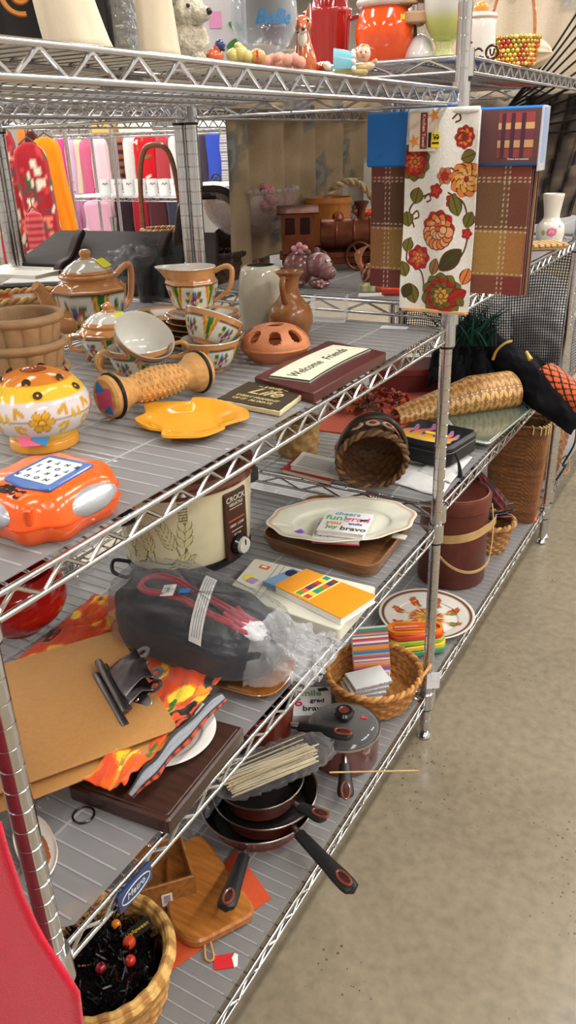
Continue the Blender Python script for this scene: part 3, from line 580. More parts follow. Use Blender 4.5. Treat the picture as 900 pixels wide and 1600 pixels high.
# folded striped hem of the cloth, seen edge-on beside the plate
f0 = at(270, 1165, Z3 + .05); t = thing('folded_bandana', 'grey and black folded printed bandana lying along the white plate edge', 'bandana', f0)
fpx = smooth_path(np.array([(350, 1088, .046), (330, 1104, .056), (300, 1136, .063), (272, 1164, .063), (248, 1194, .063), (226, 1216, .058), (204, 1243, .044)]), 6); dn = np.gradient(fpx[:, :2], axis=0); dn = np.stack([-dn[:, 1], dn[:, 0]], 1) / np.linalg.norm(dn, axis=1, keepdims=True)
cr_ = np.linspace(-1, 1, 19); wv_ = 13 * (.45 + .55 * np.sin(np.linspace(.25, 2.8, len(fpx)))) * (1 + .18 * np.sin(np.arange(len(fpx)) * .5)); P = np.array([[at(x - d[0] * c_ * w_, y - d[1] * c_ * w_, Z3 + z_ + .008 * (1 - c_ * c_) + .0016 * math.sin(c_ * 9 + k * .4)) - f0 for c_ in cr_] for k, ((x, y, z_), d, w_) in enumerate(zip(fpx, dn, wv_))])
Cc = np.tile(np.array((150, 156, 164.0)), (len(fpx), 19, 1)); Cc[:, :4] = (30, 27, 28); Cc[:, 13:15] = (34, 30, 30); Cc[::3, 15:] = (206, 70, 30); Cc[1::3, 15:] = (206, 70, 30); Cc[2::3, 15:] = (40, 26, 24)
b = B(); b.sheet(P, cols=Cc, thick=.003); b.build('printed_fold', CLOTH, t, sharp=180)
# red bowl, spoon rest
t = thing('red_bowl', 'glossy red glass bowl at the far left of the clipboard shelf', 'bowl', (-.53, -.735, Z3), 0)
b = B((172, 24, 20)); b.lathe([(0, .004), (.035, .003), (.04, 0), (.044, .006), (.075, .03), (.09, .06), (.086, .095), (.07, .115), (.068, .113), (.082, .092), (.085, .06), (.07, .034), (.035, .012), (0, .01)], 56, 3); b.build('bowl_body', mat('red_glass', rough=.08, coat=.8, var=.06), t)
q = poly(Z3 + .012, (44, 1272), (72, 1285), (90, 1325), (84, 1360), (62, 1378), (30, 1345), (20, 1300)); c = q.mean(0)
t = thing('spoon_rest', 'white ceramic leaf-shaped spoon rest with brown pattern behind the near post', 'spoon rest', (c[0], c[1], Z3))
Q = smooth_path(q - c, 6, True); N_ = len(Q); fr = [(.02, .0), (.55, .0), (.9, .009), (1.0, .013), (.97, .0145), (.88, .011), (.7, .005), (.45, .003), (.2, .003), (.02, .003)]
P = np.stack([np.c_[Q * f, np.full(N_, zz)] for f, zz in fr], 1); Cc = np.tile(np.array((226, 222, 214.0)), (N_, len(fr), 1)); rr_ = np.random.RandomState(3)
b = B(); b.sheet(P, cu=True, cols=Cc)
for _ in range(60): b.c([(150, 84, 40), (90, 50, 28), (190, 120, 60)][rr_.randint(3)]).at((*(Q[rr_.randint(N_)] * .62 * rr_.rand() ** .6 + np.array((.002, -.004))), .004)).lathe([(.004 + .003 * rr_.rand(), 0), (0, .0006)], 9)
b.build('dish_body', GLAZE, t)
# red coat hanging at the near end
U, V = grid(60, 70); ce = np.array([aty(x - 26, y, -1.31) for x, y in ((-60, 1200), (0, 1292), (16, 1347), (41, 1419), (69, 1479), (102, 1529), (131, 1572), (140, 1640))]); zz = .02 + V * .95
xr = np.interp(zz, ce[::-1, 2], ce[::-1, 0]); xl = -.42
n = noise2(U * 5, V * 1.2, 3.4, 4, 2); P = np.stack([xl + (xr - xl) * U, -1.3 - .03 * np.sin(U * PI) ** .8 * (1 - U ** 6) - .012 * n * (1 - U ** 4), zz], 2)
C = fill(U, (196, 16, 46)); b = B(); t = thing('red_coat', 'bright red coat hanging at the near end of the shelves', 'coat', (0, 0, 0)); b.sheet(P, cols=C, thick=.004); b.build('coat_front', CLOTH, t, sharp=180)
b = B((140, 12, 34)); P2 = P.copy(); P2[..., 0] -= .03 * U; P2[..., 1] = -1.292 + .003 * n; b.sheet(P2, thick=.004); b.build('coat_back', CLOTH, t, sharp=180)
# blue maker's badge on the shelf edge
pb = atx(208, 1385, .006); b = B((28, 48, 92)); b.at((.008, pb[1], pb[2]), (PI / 2, 0, PI / 2)); b.rbox((0, 0, 0), (.062, .03, .005), .004, .001); b.c(190, 196, 208)
a = np.linspace(0, TAU, 40, endpoint=False); b.tube(np.stack([.026 * np.cos(a), .0105 * np.sin(a), np.full(40, .003)], 1), .0008, 5, closed=True); b.text('Metro', .013, trs((0, 0, .0028)), shear=.2); b.build('maker_badge', PLAST, u1)

# ================================================================== SHELF 4 : basket of tinsel, boards, pans
bl = (-.176, -.985, Z4)
CW = ((206, 158, 88), (150, 104, 56))
t = thing('woven_basket', 'round woven basket full of black tinsel garland, bottom shelf near end', 'basket', bl)
b = B(); weave(b, [(.004, .004), (.085, .004), (.1, .03), (.11, .105)], 30, 16, .0022, CW); weave(b, [(.105, .105), (.096, .03), (.08, .01)], 30, 14, .002, CW); b.build('basket_body', WICK, t)
b = B(); a = np.linspace(0, TAU, 180, endpoint=False)
for r_, z_, rr in ((.112, .105, .0075), (.104, .107, .006), (.109, .115, .006)): b.c((204, 160, 88)).tube(np.stack([r_ * np.cos(a), r_ * np.sin(a), z_ + .0015 * np.sin(a * 22)], 1), rr, 8, closed=True, cols=mixc((214, 172, 100), (170, 122, 62), (np.sin(a * 22) > .4) * 1.0))
b.build('rim', WICK, t)
t = thing('tinsel_garland', 'black tinsel garland with orange and red ornaments, heaped inside the near basket', 'garland', (bl[0], bl[1], Z4 + .03)); rs = np.random.RandomState(9)
b = B((18, 16, 18)); b.ball((0, 0, .03), (.09, .09, .052), 28); b.build('tinsel_core', FUZZ, t); b = B()
for i in range(900):
    r, a = .088 * math.sqrt(rs.rand()), rs.rand() * TAU; z0 = .03 + .05 * math.sqrt(max(0, 1 - (r / .092) ** 2)); x, y = r * math.cos(a), r * math.sin(a); d = rs.randn(3) * .5; d[2] = abs(d[2]) + .2; d = d / np.linalg.norm(d) * (.012 + .014 * rs.rand()); w_ = np.cross(d, rs.randn(3)); w_ = w_ / np.linalg.norm(w_) * .0014
    b.c([(14, 13, 15), (20, 18, 20), (60, 58, 62), (120, 118, 124), (70, 22, 30), (90, 40, 28), (24, 20, 22)][rs.choice(7, p=[.38, .3, .1, .06, .05, .05, .06])]); p = np.array([x, y, z0]); b.raw([p - w_, p + w_, p + d + w_, p + d - w_], [(0, 1, 2, 3)])
b.build('tinsel_strands', mat('tinsel_foil', rough=.3, metal=.35, var=.1), t, smooth=False)
for (x, y, c_, r) in ((.03, .035, (210, 66, 26), .011), (.052, .012, (190, 40, 30), .009), (-.01, .05, (226, 130, 30), .008), (.02, -.02, (150, 30, 40), .009)): B(c_).ball((x, y, .085), r, 16).build('ornament', GLAZE, t)
b = B((216, 176, 40)).at((.028, .058, .086), (.2, -.2, 1.1)); b.c(24, 22, 22).rbox((0, 0, 0), (.05, .02, .003), .003); b.c(230, 190, 50).text('Halloween', .0095, trs((0, 0, .002))); b.build('printed_tag', PAPER, t)
# wooden box
q = np.array([(-.222, -.838), (-.156, -.764), (-.236, -.698), (-.302, -.772)]); c = q.mean(0); qo = q - c
t = thing('wooden_box', 'small open square wooden box with white price sticker, leaning by the cutting board', 'box', (c[0], c[1], Z4))
b = B((150, 98, 46)); b.prism(qo * .94, 0, .006); cs = qo
for i in range(4):
    p, r = cs[i], cs[(i + 1) % 4]; pin, rin = p * .9, r * .9; b.c([(150, 98, 46), (160, 106, 52)][i % 2]); b.prism([p, r, rin, pin], 0, .066, .0012)
b.build('box_body', WOOD, t); e = cs[1] - cs[0]; m_ = (cs[0] * .55 + cs[1] * .45); sticker(t, ahead((m_[0], m_[1], .028), (m_[0] + e[1], m_[1] - e[0], .028)) @ trs((0, 0, .0012), (0, 0, 0)), .02, .03, (226, 218, 222), ((70, 60, 80), [(.3 - i * .12, -.3, .3, .06) for i in range(5)]))
# cutting board and orange mat
q = np.array([(-.30, -.60), (-.06, -.655), (-.05, -.745), (-.10, -.885), (-.155, -.885), (-.32, -.70)]); 
q = poly(Z4 + .022, (314, 1298), (404, 1424), (300, 1478), (262, 1440), (258, 1330)); c = q.mean(0)
t = thing('cutting_board', 'honey brown wooden cutting board with rounded corners, lying on an orange sheet', 'cutting board', (c[0], c[1], Z4 + .003))
b = B((166, 104, 44)); b.prism(inset_round(q - c, .028), 0, .019, .004); b.build('board_body', WOOD, t)
p = at(322, 1500, Z4); b = B((200, 150, 90)); d = p[:2] - c; b.tube([(d[0] - .02, d[1] + .025, .006), (d[0], d[1], .0), (d[0] + .012, d[1] + .006, .002), (d[0] - .012, d[1] + .03, .006)], .0018, 6, sub=6); b.build('hanging_loop', CLOTH, t)
q = poly(Z4, (370, 1330), (424, 1404), (270, 1516), (255, 1440)); c = q.mean(0); single(B((196, 76, 34)).prism(q - c, 0, .0025, .0006), 'felt_sheet', CLOTH, 'orange felt sheet under the cutting board', 'felt sheet', (c[0], c[1], Z4))
p = at(350, 1503, Z4); b = B((196, 26, 34)); b.prism([(-.018, -.012), (.016, -.014), (.02, .012), (-.016, .014)], 0, .0012); b.c(235, 230, 230).prism([(.016, -.014), (.022, -.012), (.025, .008), (.02, .012), (.014, .004)], .0002, .0015); single(b, 'torn_ticket', PAPER, 'torn red price ticket lying on the bottom shelf', 'ticket', (p[0], p[1], Z4), .7)
# pans
PANM = mat('brown_enamel', rough=.22, coat=.4, var=.05); NONST = mat('nonstick_coating', rough=.38, base=(26, 24, 24), var=.1)
def pan_handle(t, p0, p1, zs=0.0):
    p0, p1 = np.array(p0, float), np.array(p1, float); L = np.linalg.norm(p1 - p0); Mh = ahead(p0, p1)
    b = B((24, 23, 26)); b.T = Mh; F = np.array([0, .12, .35, .6, .75, .9, .97, 1.0]); wv = np.interp(F, [0, .3, .6, .85, .97, 1], [.012, .0135, .0155, .019, .0155, .006]); hv = np.interp(F, [0, .4, 1], [.0095, .0095, .007])
    P = np.array([[(w_ * math.cos(a), h_ * math.sin(a), f * L) for f, w_, h_ in zip(F, wv, hv)] for a in np.linspace(0, TAU, 20, endpoint=False)]); b.sheet(P, cu=True, caps=True); hd = b.build('handle', mat('phenolic_handle', rough=.45, base=(24, 23, 25), var=.08), t)
    b = B((118, 58, 40)); b.T = Mh; a = np.linspace(0, TAU, 28, endpoint=False); b.tube(np.stack([0.0085 * np.cos(a), np.full(28, .0078), L * .84 + .019 * np.sin(a)], 1), .0026, 7, closed=True); b.T = Mh @ trs((0, .0076, L * .84), (-PI / 2, 0, 0)); b.c(60, 34, 28).lathe([(.007, 0), (0, .0004)], 16, sq=(1, 2.4)); b.build('handle_inset', PANM, hd)
    b = B((176, 174, 172)); b.T = Mh; b.tube([(0, 0, -.02), (0, 0, .016)], [.009, .0095], 12, flat=.75); b.build('bracket', STEEL, t)
def skillet(nm, lb, c, R, h, hend, h0=None, cat='frying pan'):
    t = thing(nm, lb, cat, c); b = B((112, 46, 34)); b.lathe([(0, 0), (R * .74, 0), (R * .8, .003), (R, h), (R + .001, h)], 64, 2); b.build('pan_body', PANM, t)
    b = B((26, 24, 24)); b.lathe([(R - .002, h), (R * .78, .006), (R * .72, .004), (0, .004)], 64, 2); b.build('nonstick_inside', NONST, t)
    a = np.linspace(0, TAU, 64, endpoint=False); B((196, 190, 184)).tube(np.stack([R * np.cos(a), R * np.sin(a), np.full(64, h)], 1), .0017, 6, closed=True).build('rim', STEEL, t)
    he = np.array(hend, float) - np.array(c); d = he.copy(); d[2] = 0; d /= np.linalg.norm(d); s0 = d * (R + .02); s0[2] = h * .72; pan_handle(t, s0, he); return t
s1 = (-.165, -.535, Z4); skillet('frying_pan', 'largest brown frying pan on the bottom shelf, its handle over the cutting board', s1, .118, .048, at(352, 1420, .2))
s2 = (-.155, -.522, Z4 + .017); skillet('frying_pan', 'brown frying pan nested in the largest one, its handle pointing at the aisle', s2, .107, .048, at(552, 1392, .2))
s3 = (-.175, -.51, Z4 + .034); skillet('frying_pan', 'smallest frying pan, uppermost of the nested stack below the skewer bag', s3, .092, .048, at(508, 1278, .215))
s4 = (-.262, -.375, Z4); skillet('cooking_pot', 'tall brown pot behind the skewer bag, its handle lying across the saucepan lid', s4, .085, .155, at(550, 1150, .262), cat='pot')
sc_ = (-.088, -.29, Z4); R = .078; t = thing('saucepan', 'brown saucepan with glass lid and black knob, beside the skewer bag', 'saucepan', sc_)
b = B((112, 46, 36)); b.lathe([(0, 0), (R * .92, 0), (R * .98, .006), (R, .075), (R + .002, .078)], 64); b.c(26, 24, 24).lathe([(R - .001, .077), (R * .95, .008), (0, .005)], 48); b.build('pot_body', PANM, t)
b = B(); b.lathe([(R + .001, .082), (R * .8, .09), (R * .4, .097), (.012, .1)], 56, 3); ld = b.build('glass_lid', film('lid_glass', tint=(150, 150, 150), fac=.18, rough=.03, edge=.5), t)
b = B((190, 188, 186)); b.lathe([(R - .004, .0835), (R + .003, .083), (R + .004, .078), (R - .003, .077)], 64, closed=True); b.build('lid_rim', STEEL, ld)
b = B((22, 22, 24)); b.at((0, 0, .099)); b.lathe([(0, 0), (.012, 0), (.011, .008), (.021, .014), (.023, .022), (.018, .028), (.012, .029)], 30); b.c(108, 48, 38).lathe([(.0125, .0285), (.010, .026), (0, .027)], 24); b.build('lid_knob', PLAST, ld)
he = np.array(at(540, 1246, .165)) - np.array(sc_); d = he.copy(); d[2] = 0; d /= np.linalg.norm(d); pan_handle(t, (d[0] * (R + .016), d[1] * (R + .016), .056), he)
b = B((206, 36, 40)).at((.035, .03, .097), (.1, .2, .3)); b.prism([(-.006, -.005), (.008, 0), (-.006, .006)], 0, .0006); b.build('red_sticker', PAPER, ld)
# skewers in bag
kc = np.array(at(428, 1208, Z4 + .095)); t = thing('skewer_bag', 'clear plastic bag of pale bamboo skewers lying on top of the frying pans', 'bag', kc, math.radians(58)); rs = np.random.RandomState(4)
b = B()
for i in range(46):
    y, z_ = rs.randn() * .016, rs.rand() * .026; b.c(mixc((236, 224, 192), (214, 196, 154), np.array(rs.rand())).ravel()); dx = rs.randn() * .008; b.tube([(-.1 + dx, y, z_ + .004), (.09 + dx, y + rs.randn() * .005, z_ + .004)], .0017, 5)
b.build('skewer_bundle', RAWWOOD, t)
A, H = grid(90, 40, (0, TAU), (-1, 1)); nz = noise2(A * 3, H * 9, 3, 31, 4); rr = np.sqrt(np.clip(1 - np.abs(H) ** 4, 0.03, 1)); P = np.stack([H * .135 + .006 * nz, rr * np.cos(A) * .052 * (1 + .14 * nz), .022 + rr * np.sin(A) * .03 * (1 + .16 * nz)], 2); P[..., 2] = np.maximum(P[..., 2], -.004)
b = B((235, 236, 236)); b.sheet(P, cu=True); U_, V_ = grid(24, 24); f_ = noise2(U_ * 6, V_ * 18, 2, 7, 4); b.sheet(np.stack([-.12 - .09 * U_ + .01 * f_, (V_ - .5) * .1 * (.5 + U_) + .006 * f_, .02 - .012 * U_ + .014 * f_ * (.4 + U_)], 2)); b.build('plastic_bag', POLY, t, sharp=180)
a0, a1 = at(515, 1207, .245), at(655, 1204, .245); a1 = aty(655, 1204, a0[1] + .075); single(B((196, 164, 112)).tube([np.zeros(3), (a1 - a0) * .97, a1 - a0], [.0018, .0018, .0003], 7), 'bamboo_skewer', RAWWOOD, 'single bamboo skewer poking out of the bag over the aisle', 'skewer', a0)
# graduation pad behind saucepan
q = poly(Z4 + .02, (466, 1120), (508, 1098), (505, 1078), (452, 1088)); c = q.mean(0); t = thing('greeting_card_pack', 'white pad of bold coloured letters, tucked between the saucepan and woven basket', 'pad', (c[0], c[1], Z4 + .002), .5)
b = B((226, 226, 224)); b.box((0, 0, .01), (.11, .11, .02), .001); bk = b.build('pad_body', PAPER, t); b = B()
for s_, sz, x, y, c_ in (('smile', .03, .0, .028, (110, 150, 120)), ('6', .042, -.026, -.008, (214, 40, 96)), ('grad', .02, .02, .0, (60, 60, 64)), ('bravo', .026, .014, -.03, (40, 40, 44))): b.c(c_).text(s_, sz, trs((x, y, .0202)), bold=.0006)
b.c(30, 30, 34).prism([(.025, .035), (.05, .04), (.042, .052), (.02, .046)], .02, .0206); b.build('pad_lettering', PAPER, bk)
# round basket at the corner with notebooks
bl = (-.112, -.078, Z4); t = thing('woven_basket', 'round tan woven basket holding striped notepads, beside the corner post', 'basket', bl)
CW2 = ((196, 136, 70), (146, 92, 44)); b = B(); weave(b, [(.004, .004), (.082, .004), (.098, .02), (.118, .085)], 34, 13, .0022, CW2, sq=(.98, 1)); weave(b, [(.113, .085), (.092, .02), (.075, .01), (.004, .009)], 34, 16, .002, CW2, seed=4, sq=(.98, 1)); b.build('basket_body', WICK, t); b = B(); rim_braid(b, .1165, .087, .008, ((206, 150, 82), (170, 112, 56)), n=44, sq=(.98, 1)); b.build('rim', WICK, t)
a = np.linspace(-.9, .9, 12); 
for s in (1,): B((206, 150, 82)).tube([(.112 * .98 + .012 * math.cos(q_ * 1.6), .035 * math.sin(q_ * 1.7) + .05, .088 + .012 * math.cos(q_ * 1.7)) for q_ in a], .004, 7).build('rim_loop', WICK, t)
STR = [(206, 60, 60), (240, 236, 226), (60, 120, 180), (230, 190, 60), (70, 150, 110), (220, 110, 60), (120, 90, 160), (240, 236, 226), (50, 70, 120), (220, 90, 120), (150, 190, 210), (230, 150, 60)]
t = thing('striped_notepad', 'tall notepad block with multicolour striped cover, upright in the corner basket', 'notepad', (-.125, -.052, Z4 + .03), 0.0, rot=(math.radians(-24), 0, math.radians(36))); t.scale = (1.12, 1, 1.12)
b = B((236, 234, 230)); b.box((0, 0, .062), (.082, .018, .124), .0006); bk = b.build('pad_block', PAPER, t); b = B(); rs = np.random.RandomState(8); zc = .002
while zc < .12:
    h_ = .002 + .004 * rs.rand(); b.c(STR[rs.randint(len(STR))]).box((0, -.0095, zc + h_ / 2), (.0815, .0008, h_)); zc += h_
b.build('striped_cover', PAPER, bk); b = B((226, 222, 224)).at((.028, -.0101, .014), (PI / 2, 0, 0)); b.rbox((0, 0, 0), (.02, .022, .0005), .001); b.c(60, 60, 64)
for k in range(6): b.box((-.007 + k * .0028, .002, .0004), (.0012, .011, .0003))
b.build('barcode_label', PAPER, bk)
for i in range(4):
    t = thing('spiral_notebook', ['lowest', 'second lowest', 'second highest', 'topmost'][i] + ' silver-edged notebook in the pile in front of the striped notepad', 'notebook', (-.128 + .004 * i, -.118 + .006 * i, Z4 + .036 + i * .0115), math.radians(40 + 3 * i), 'notebooks stacked in the corner basket')
    b = B((206, 208, 208)); b.box((0, 0, .005), (.096, .068, .0095), .001); b.c(150, 152, 156).box((0, -.002, .005), (.0965, .066, .002)); bk = b.build('pages', PAPER, t); b = B(); rs = np.random.RandomState(i)
    for k in range(26): b.c(STR[rs.randint(len(STR))]).box((-.045 + k * .0036, -.0345, .0088), (.0022, .001, .0016))
    b.build('coloured_edging', PAPER, bk)
# white tag clipped on the corner
p = atx(677, 1064, .018); t = thing('shelf_tag', 'blank white tag on the shelf corner beside the tan basket', 'tag', p); B((222, 220, 228)).at((0, 0, 0), (PI / 2, 0, .6)).box((0, 0, 0), (.032, .046, .0008)).build('card', PAPER, t); B((225, 222, 230)).at((.003, .003, .014), (PI / 2, 0, .6)).box((0, 0, .002), (.022, .024, .0008)).build('top_flap', PAPER, t)
# ================================================================== SHELF 2 (upper shelf the viewer looks onto)
# orange electronic word game
t = thing('word_game', 'orange electronic word game with blue letter screen and silver grips, front corner of the shelf', 'toy', (-.068, -1.03, Z2))
def blob(e, sx, sy, prof, n=96):
    a = np.linspace(0, TAU, n, endpoint=False); ox, oy = sp(np.cos(a), e) * sx, sp(np.sin(a), e) * sy; r_ = 1 - .05 * np.cos(8 * a); return np.stack([np.stack([ox * f * r_, oy * f * r_, np.full(n, z)], 1) for f, z in prof], 1)
LX, LY = .066, .07
b = B((236, 92, 26)); b.sheet(blob(.72, LX, LY, [(.02, .0), (.84, .0), (.93, .006), (.99, .016), (1.0, .0215), (.99, .024), (.955, .034), (.9, .042), (.82, .0475), (.7, .0505), (.02, .0515)]), cu=True); b.build('case', PLAST, t)
b = B((216, 74, 22)); P = blob(.72, LX * 1.002, LY * 1.002, [(1, .022)]); b.tube(P[:, 0], .0016, 6, closed=True).build('case_seam', PLAST, t)
SILV = mat('silver_plastic', rough=.3, metal=.55, var=.03)
for px_, py_, rz in ((.0575, .006, 0), (-.012, -.0615, -PI / 2 - .1)):
    b = B((186, 190, 198)); b.T = trs((px_, py_, .0295), (0, 0, rz)) @ trs((0, 0, 0), (0, 1.05, 0)); b.lathe([(.036, -.008), (.036, .0), (.034, .004), (.027, .0085), (.014, .0115), (0, .0122)], 48, 3, sq=(.40, 1)); b.build('silver_grip', SILV, t)
b = B((44, 92, 164)); b.at((.009, .0, .05)); b.prism(inset_round(np.array([(.037, -.034), (.029, .037), (-.034, .036), (-.028, -.033), (.004, -.041)]), .004, 3), 0, .0035, .001); fr = b.build('screen_frame', PLAST, t)
b = B((206, 214, 208)); b.at((.008, .001, .0535)); b.prism(inset_round(np.array([(.029, -.028), (.022, .028), (-.025, .027), (-.021, -.026)]), .003, 3), 0, .0008); b.c(44, 52, 62)
for i in range(4):
    for j in range(4): b.text('NATEOKOHUIRTRESB'[i * 4 + j], .0078, trs((.0185 - .0128 * i + .0015 * j, -.02 + .0128 * j, .001), (0, 0, PI)), ext=.0002, bold=.0002)
b.build('letter_screen', PAPER, fr)
b = B((30, 26, 24)); b.at((.004, -.0495, .0495), (.28, 0, 0)); b.text('Boggle', .0165, trs((0, 0, 0), (0, 0, PI)), ext=.0006, bold=.0007, shear=.1); b.build('raised_lettering', PLAST, t)
for x in (.028, .04): B((212, 74, 22)).at((x, -.058, .034), (0, 0, .5)).rbox((0, 0, 0), (.006, .012, .016), .002, .001).build('front_rib', PLAST, t)

# pomander jar
pl = base(74, 710, Z2, .045); t = thing('pomander', 'yellow and white painted round pomander with holes, near the front left', 'pomander', pl, facing(pl)); t.scale = (.93, .93, .87)
def pom(TH, ZZ, RR, K):
    C = fill(TH, (224, 216, 218)); th = (TH + PI) % TAU - PI; C[ZZ > .083] = (238, 196, 60); C[ZZ > .1] = (222, 130, 46); C[ZZ < .02] = (226, 156, 50); C[(ZZ < .031) & (ZZ > .018)] = (228, 214, 90); U = th * .07; V = ZZ
    C[(np.abs(ZZ - .056) < .0007)] = (170, 150, 130); y = (224, 176, 50); o = (196, 120, 30)
    for k in range(5):
        u = -.17 + .1 * k * 1.0 - .03
        for i in range(6): a = TAU * i / 6; ell(C, U, V, u + math.cos(a) * .011, .054 + math.sin(a) * .011, .0065, .0065, 0, y, o, .75)
        ell(C, U, V, u, .054, .006, .006, 0, (238, 200, 70), o, .6)
        for s in (-1, 1):
            stroke(C, U, V, [(u + s * .024, .046), (u + s * .034, .05), (u + s * .034, .04), (u + s * .025, .036)], .003, y); stroke(C, U, V, [(u + s * .024, .066), (u + s * .033, .074), (u + s * .034, .062)], .003, (214, 160, 50)); ell(C, U, V, u + s * .045, .06, .003, .008, .2, y)
    return C
b = B(); b.lathe([(0, .006), (.03, .004), (.046, 0), (.047, .012), (.044, .018), (.06, .034), (.07, .056), (.066, .078), (.05, .1), (.03, .111), (.018, .113)], 260, 8, colf=pom); b.c(160, 80, 30).lathe([(.0185, .113), (.016, .108), (.016, .09)], 40); b.build('jar_body', GLAZE, t)
for i in range(12):
    for j, (r, z, tl_) in enumerate(((.0588, .0905, .75), (.0444, .1052, .45))):
        a = TAU * (i + .5 * j) / 12
        if i % 2 == j: b = B((70, 44, 24)); b.T = trs((r * math.cos(a), r * math.sin(a), z), (0, 0, a)) @ trs((0, 0, 0), (0, PI / 2 - tl_ - .05, 0)); b.lathe([(.0062, .0008), (.005, .0012), (0, -.001)], 16); b.build('vent_hole', MATTE, t)
b = B((222, 96, 130)).at((.054, -.012, .026), (0, .9, 0)); b.prism([(-.01, -.022), (.008, -.02), (.01, .006), (-.008, .01)], 0, .0012); b.c(50, 130, 190).prism([(-.012, .0), (.0, -.006), (.012, .012), (-.004, .02)], .0005, .0018); b.build('torn_sticker', PAPER, t)

# three nested ribbed clay pots
pb = base(57, 668, Z2, .045)
def pot(z, lb, tilt=0):
    t = thing('ribbed_pot', lb, 'pot', (pb[0], pb[1], z), group='stacked tan ribbed pots'); b = B((176, 138, 94))
    rm = lambda TH, ZZ, RR: RR * (1 + .05 * np.abs(np.cos(7 * TH)) * (ZZ < .066) * (RR > .03))
    b.lathe([(0, .003), (.03, .002), (.042, 0), (.046, .02), (.053, .062), (.058, .066), (.061, .071), (.058, .077), (.052, .076), (.05, .066), (.044, .02), (.038, .008), (0, .007)], 112, 3, rmod=rm, colf=lambda TH, ZZ, RR, K: mixc((160, 126, 90), (134, 100, 68), (np.abs(np.cos(7 * TH)) < .25) * (ZZ < .065) * .8)); b.build('pot_body', CLAY, t)
for i, lb in enumerate(('tan ribbed clay pot at the bottom of the stack of three', 'tan ribbed clay pot in the middle of the stack of three', 'tan ribbed clay pot on top of the stack of three')): pot(Z2 + .036 * i, lb)

# wooden massage roller
r0, r1 = at(163, 622, Z2 + .034), at(318, 578, Z2 + .034); L = np.linalg.norm(r1 - r0); t = thing('massage_roller', 'carved pale wooden roller with black rings, lying in front of the tea set', 'roller', r0)
prof = [(0, 0), (.026, 0), (.03, .004), (.0305, .02), (.024, .03), (.0185, .045)]; 
b = B((208, 156, 92)); b.T = ahead((0, 0, 0), r1 - r0); zz = np.linspace(.045, L - .045, 300); body = np.stack([.0185 + .0055 * np.sin((zz - .045) / (L - .09) * PI), zz], 1)
prof = np.array(prof); full = np.concatenate([prof, body, np.stack([prof[::-1, 0], L - prof[::-1, 1]], 1)])
b.lathe(full, 120, rmod=lambda TH, ZZ, RR: RR + np.where((ZZ > .05) & (ZZ < L - .05), .0013 * np.clip(np.sin(TH * 11) * 4, -.3, 1) * np.clip(np.cos(ZZ * TAU / .0088) * 3, -.6, .8), 0)); b.build('roller_body', RAWWOOD, t)
for z in (.013, L - .013): a = np.linspace(0, TAU, 40, endpoint=False); b = B((36, 30, 28)); b.T = ahead((0, 0, 0), r1 - r0); b.tube(np.stack([.0305 * np.cos(a), .0305 * np.sin(a), np.full(40, z)], 1), .003, 8, closed=True); b.build('rubber_ring', BLACKP, t)
b = B((206, 84, 120)); b.T = ahead((0, 0, 0), r1 - r0) @ trs((0, 0, -.0006)); b.prism([(-.02, -.012), (.014, -.018), (.018, .01), (-.016, .016)], -.0005, .0004); b.c(50, 120, 190).prism([(-.006, .01), (.02, .004), (.012, .022)], -.0008, .0002).prism([(-.02, -.02), (.004, -.022), (-.012, -.008)], -.0008, .0002); b.build('end_sticker', PAPER, t)

# yellow leaf dish
yl = at(296, 656, Z2); t = thing('leaf_dish', 'mustard yellow leaf-shaped dish at the front of the upper shelf', 'dish', yl, math.radians(10))
pq = [(210, 655), (227, 645), (226, 631), (262, 628), (296, 627), (304, 621), (340, 624), (372, 634), (388, 642), (386, 652), (354, 662), (350, 668), (322, 679), (292, 682), (254, 681), (252, 672), (230, 668)]
kp = np.array([at(x, y, Z2 + .013)[:2] - yl[:2] for x, y in pq])[::-1]; K_ = smooth_path(kp, 6, True); K_ -= K_.mean(0) * .0; cw = K_.mean(0); N_ = len(K_); aa = np.arctan2(K_[:, 1] - cw[1], K_[:, 0] - cw[0]); Ci = np.stack([np.cos(aa), np.sin(aa)], 1)
rg = [(0, .001, 0), (0, .04, 0), (.1, .045, .002), (.55, .05, .007), (1, .0, .0105), (.99, .0, .0138), (.9, .004, .0135), (.35, .046, .0105), (.1, .044, .006), (0, .04, .005), (0, .001, .005)]
t.rotation_euler = (0, 0, 0); b = B((222, 154, 34)); b.sheet(np.stack([np.c_[cw + (K_ - cw) * f + Ci * r * (1 - f), np.full(N_, z)] for f, r, z in rg], 1), cu=True); b.build('dish_body', GLAZE, t, sharp=60)

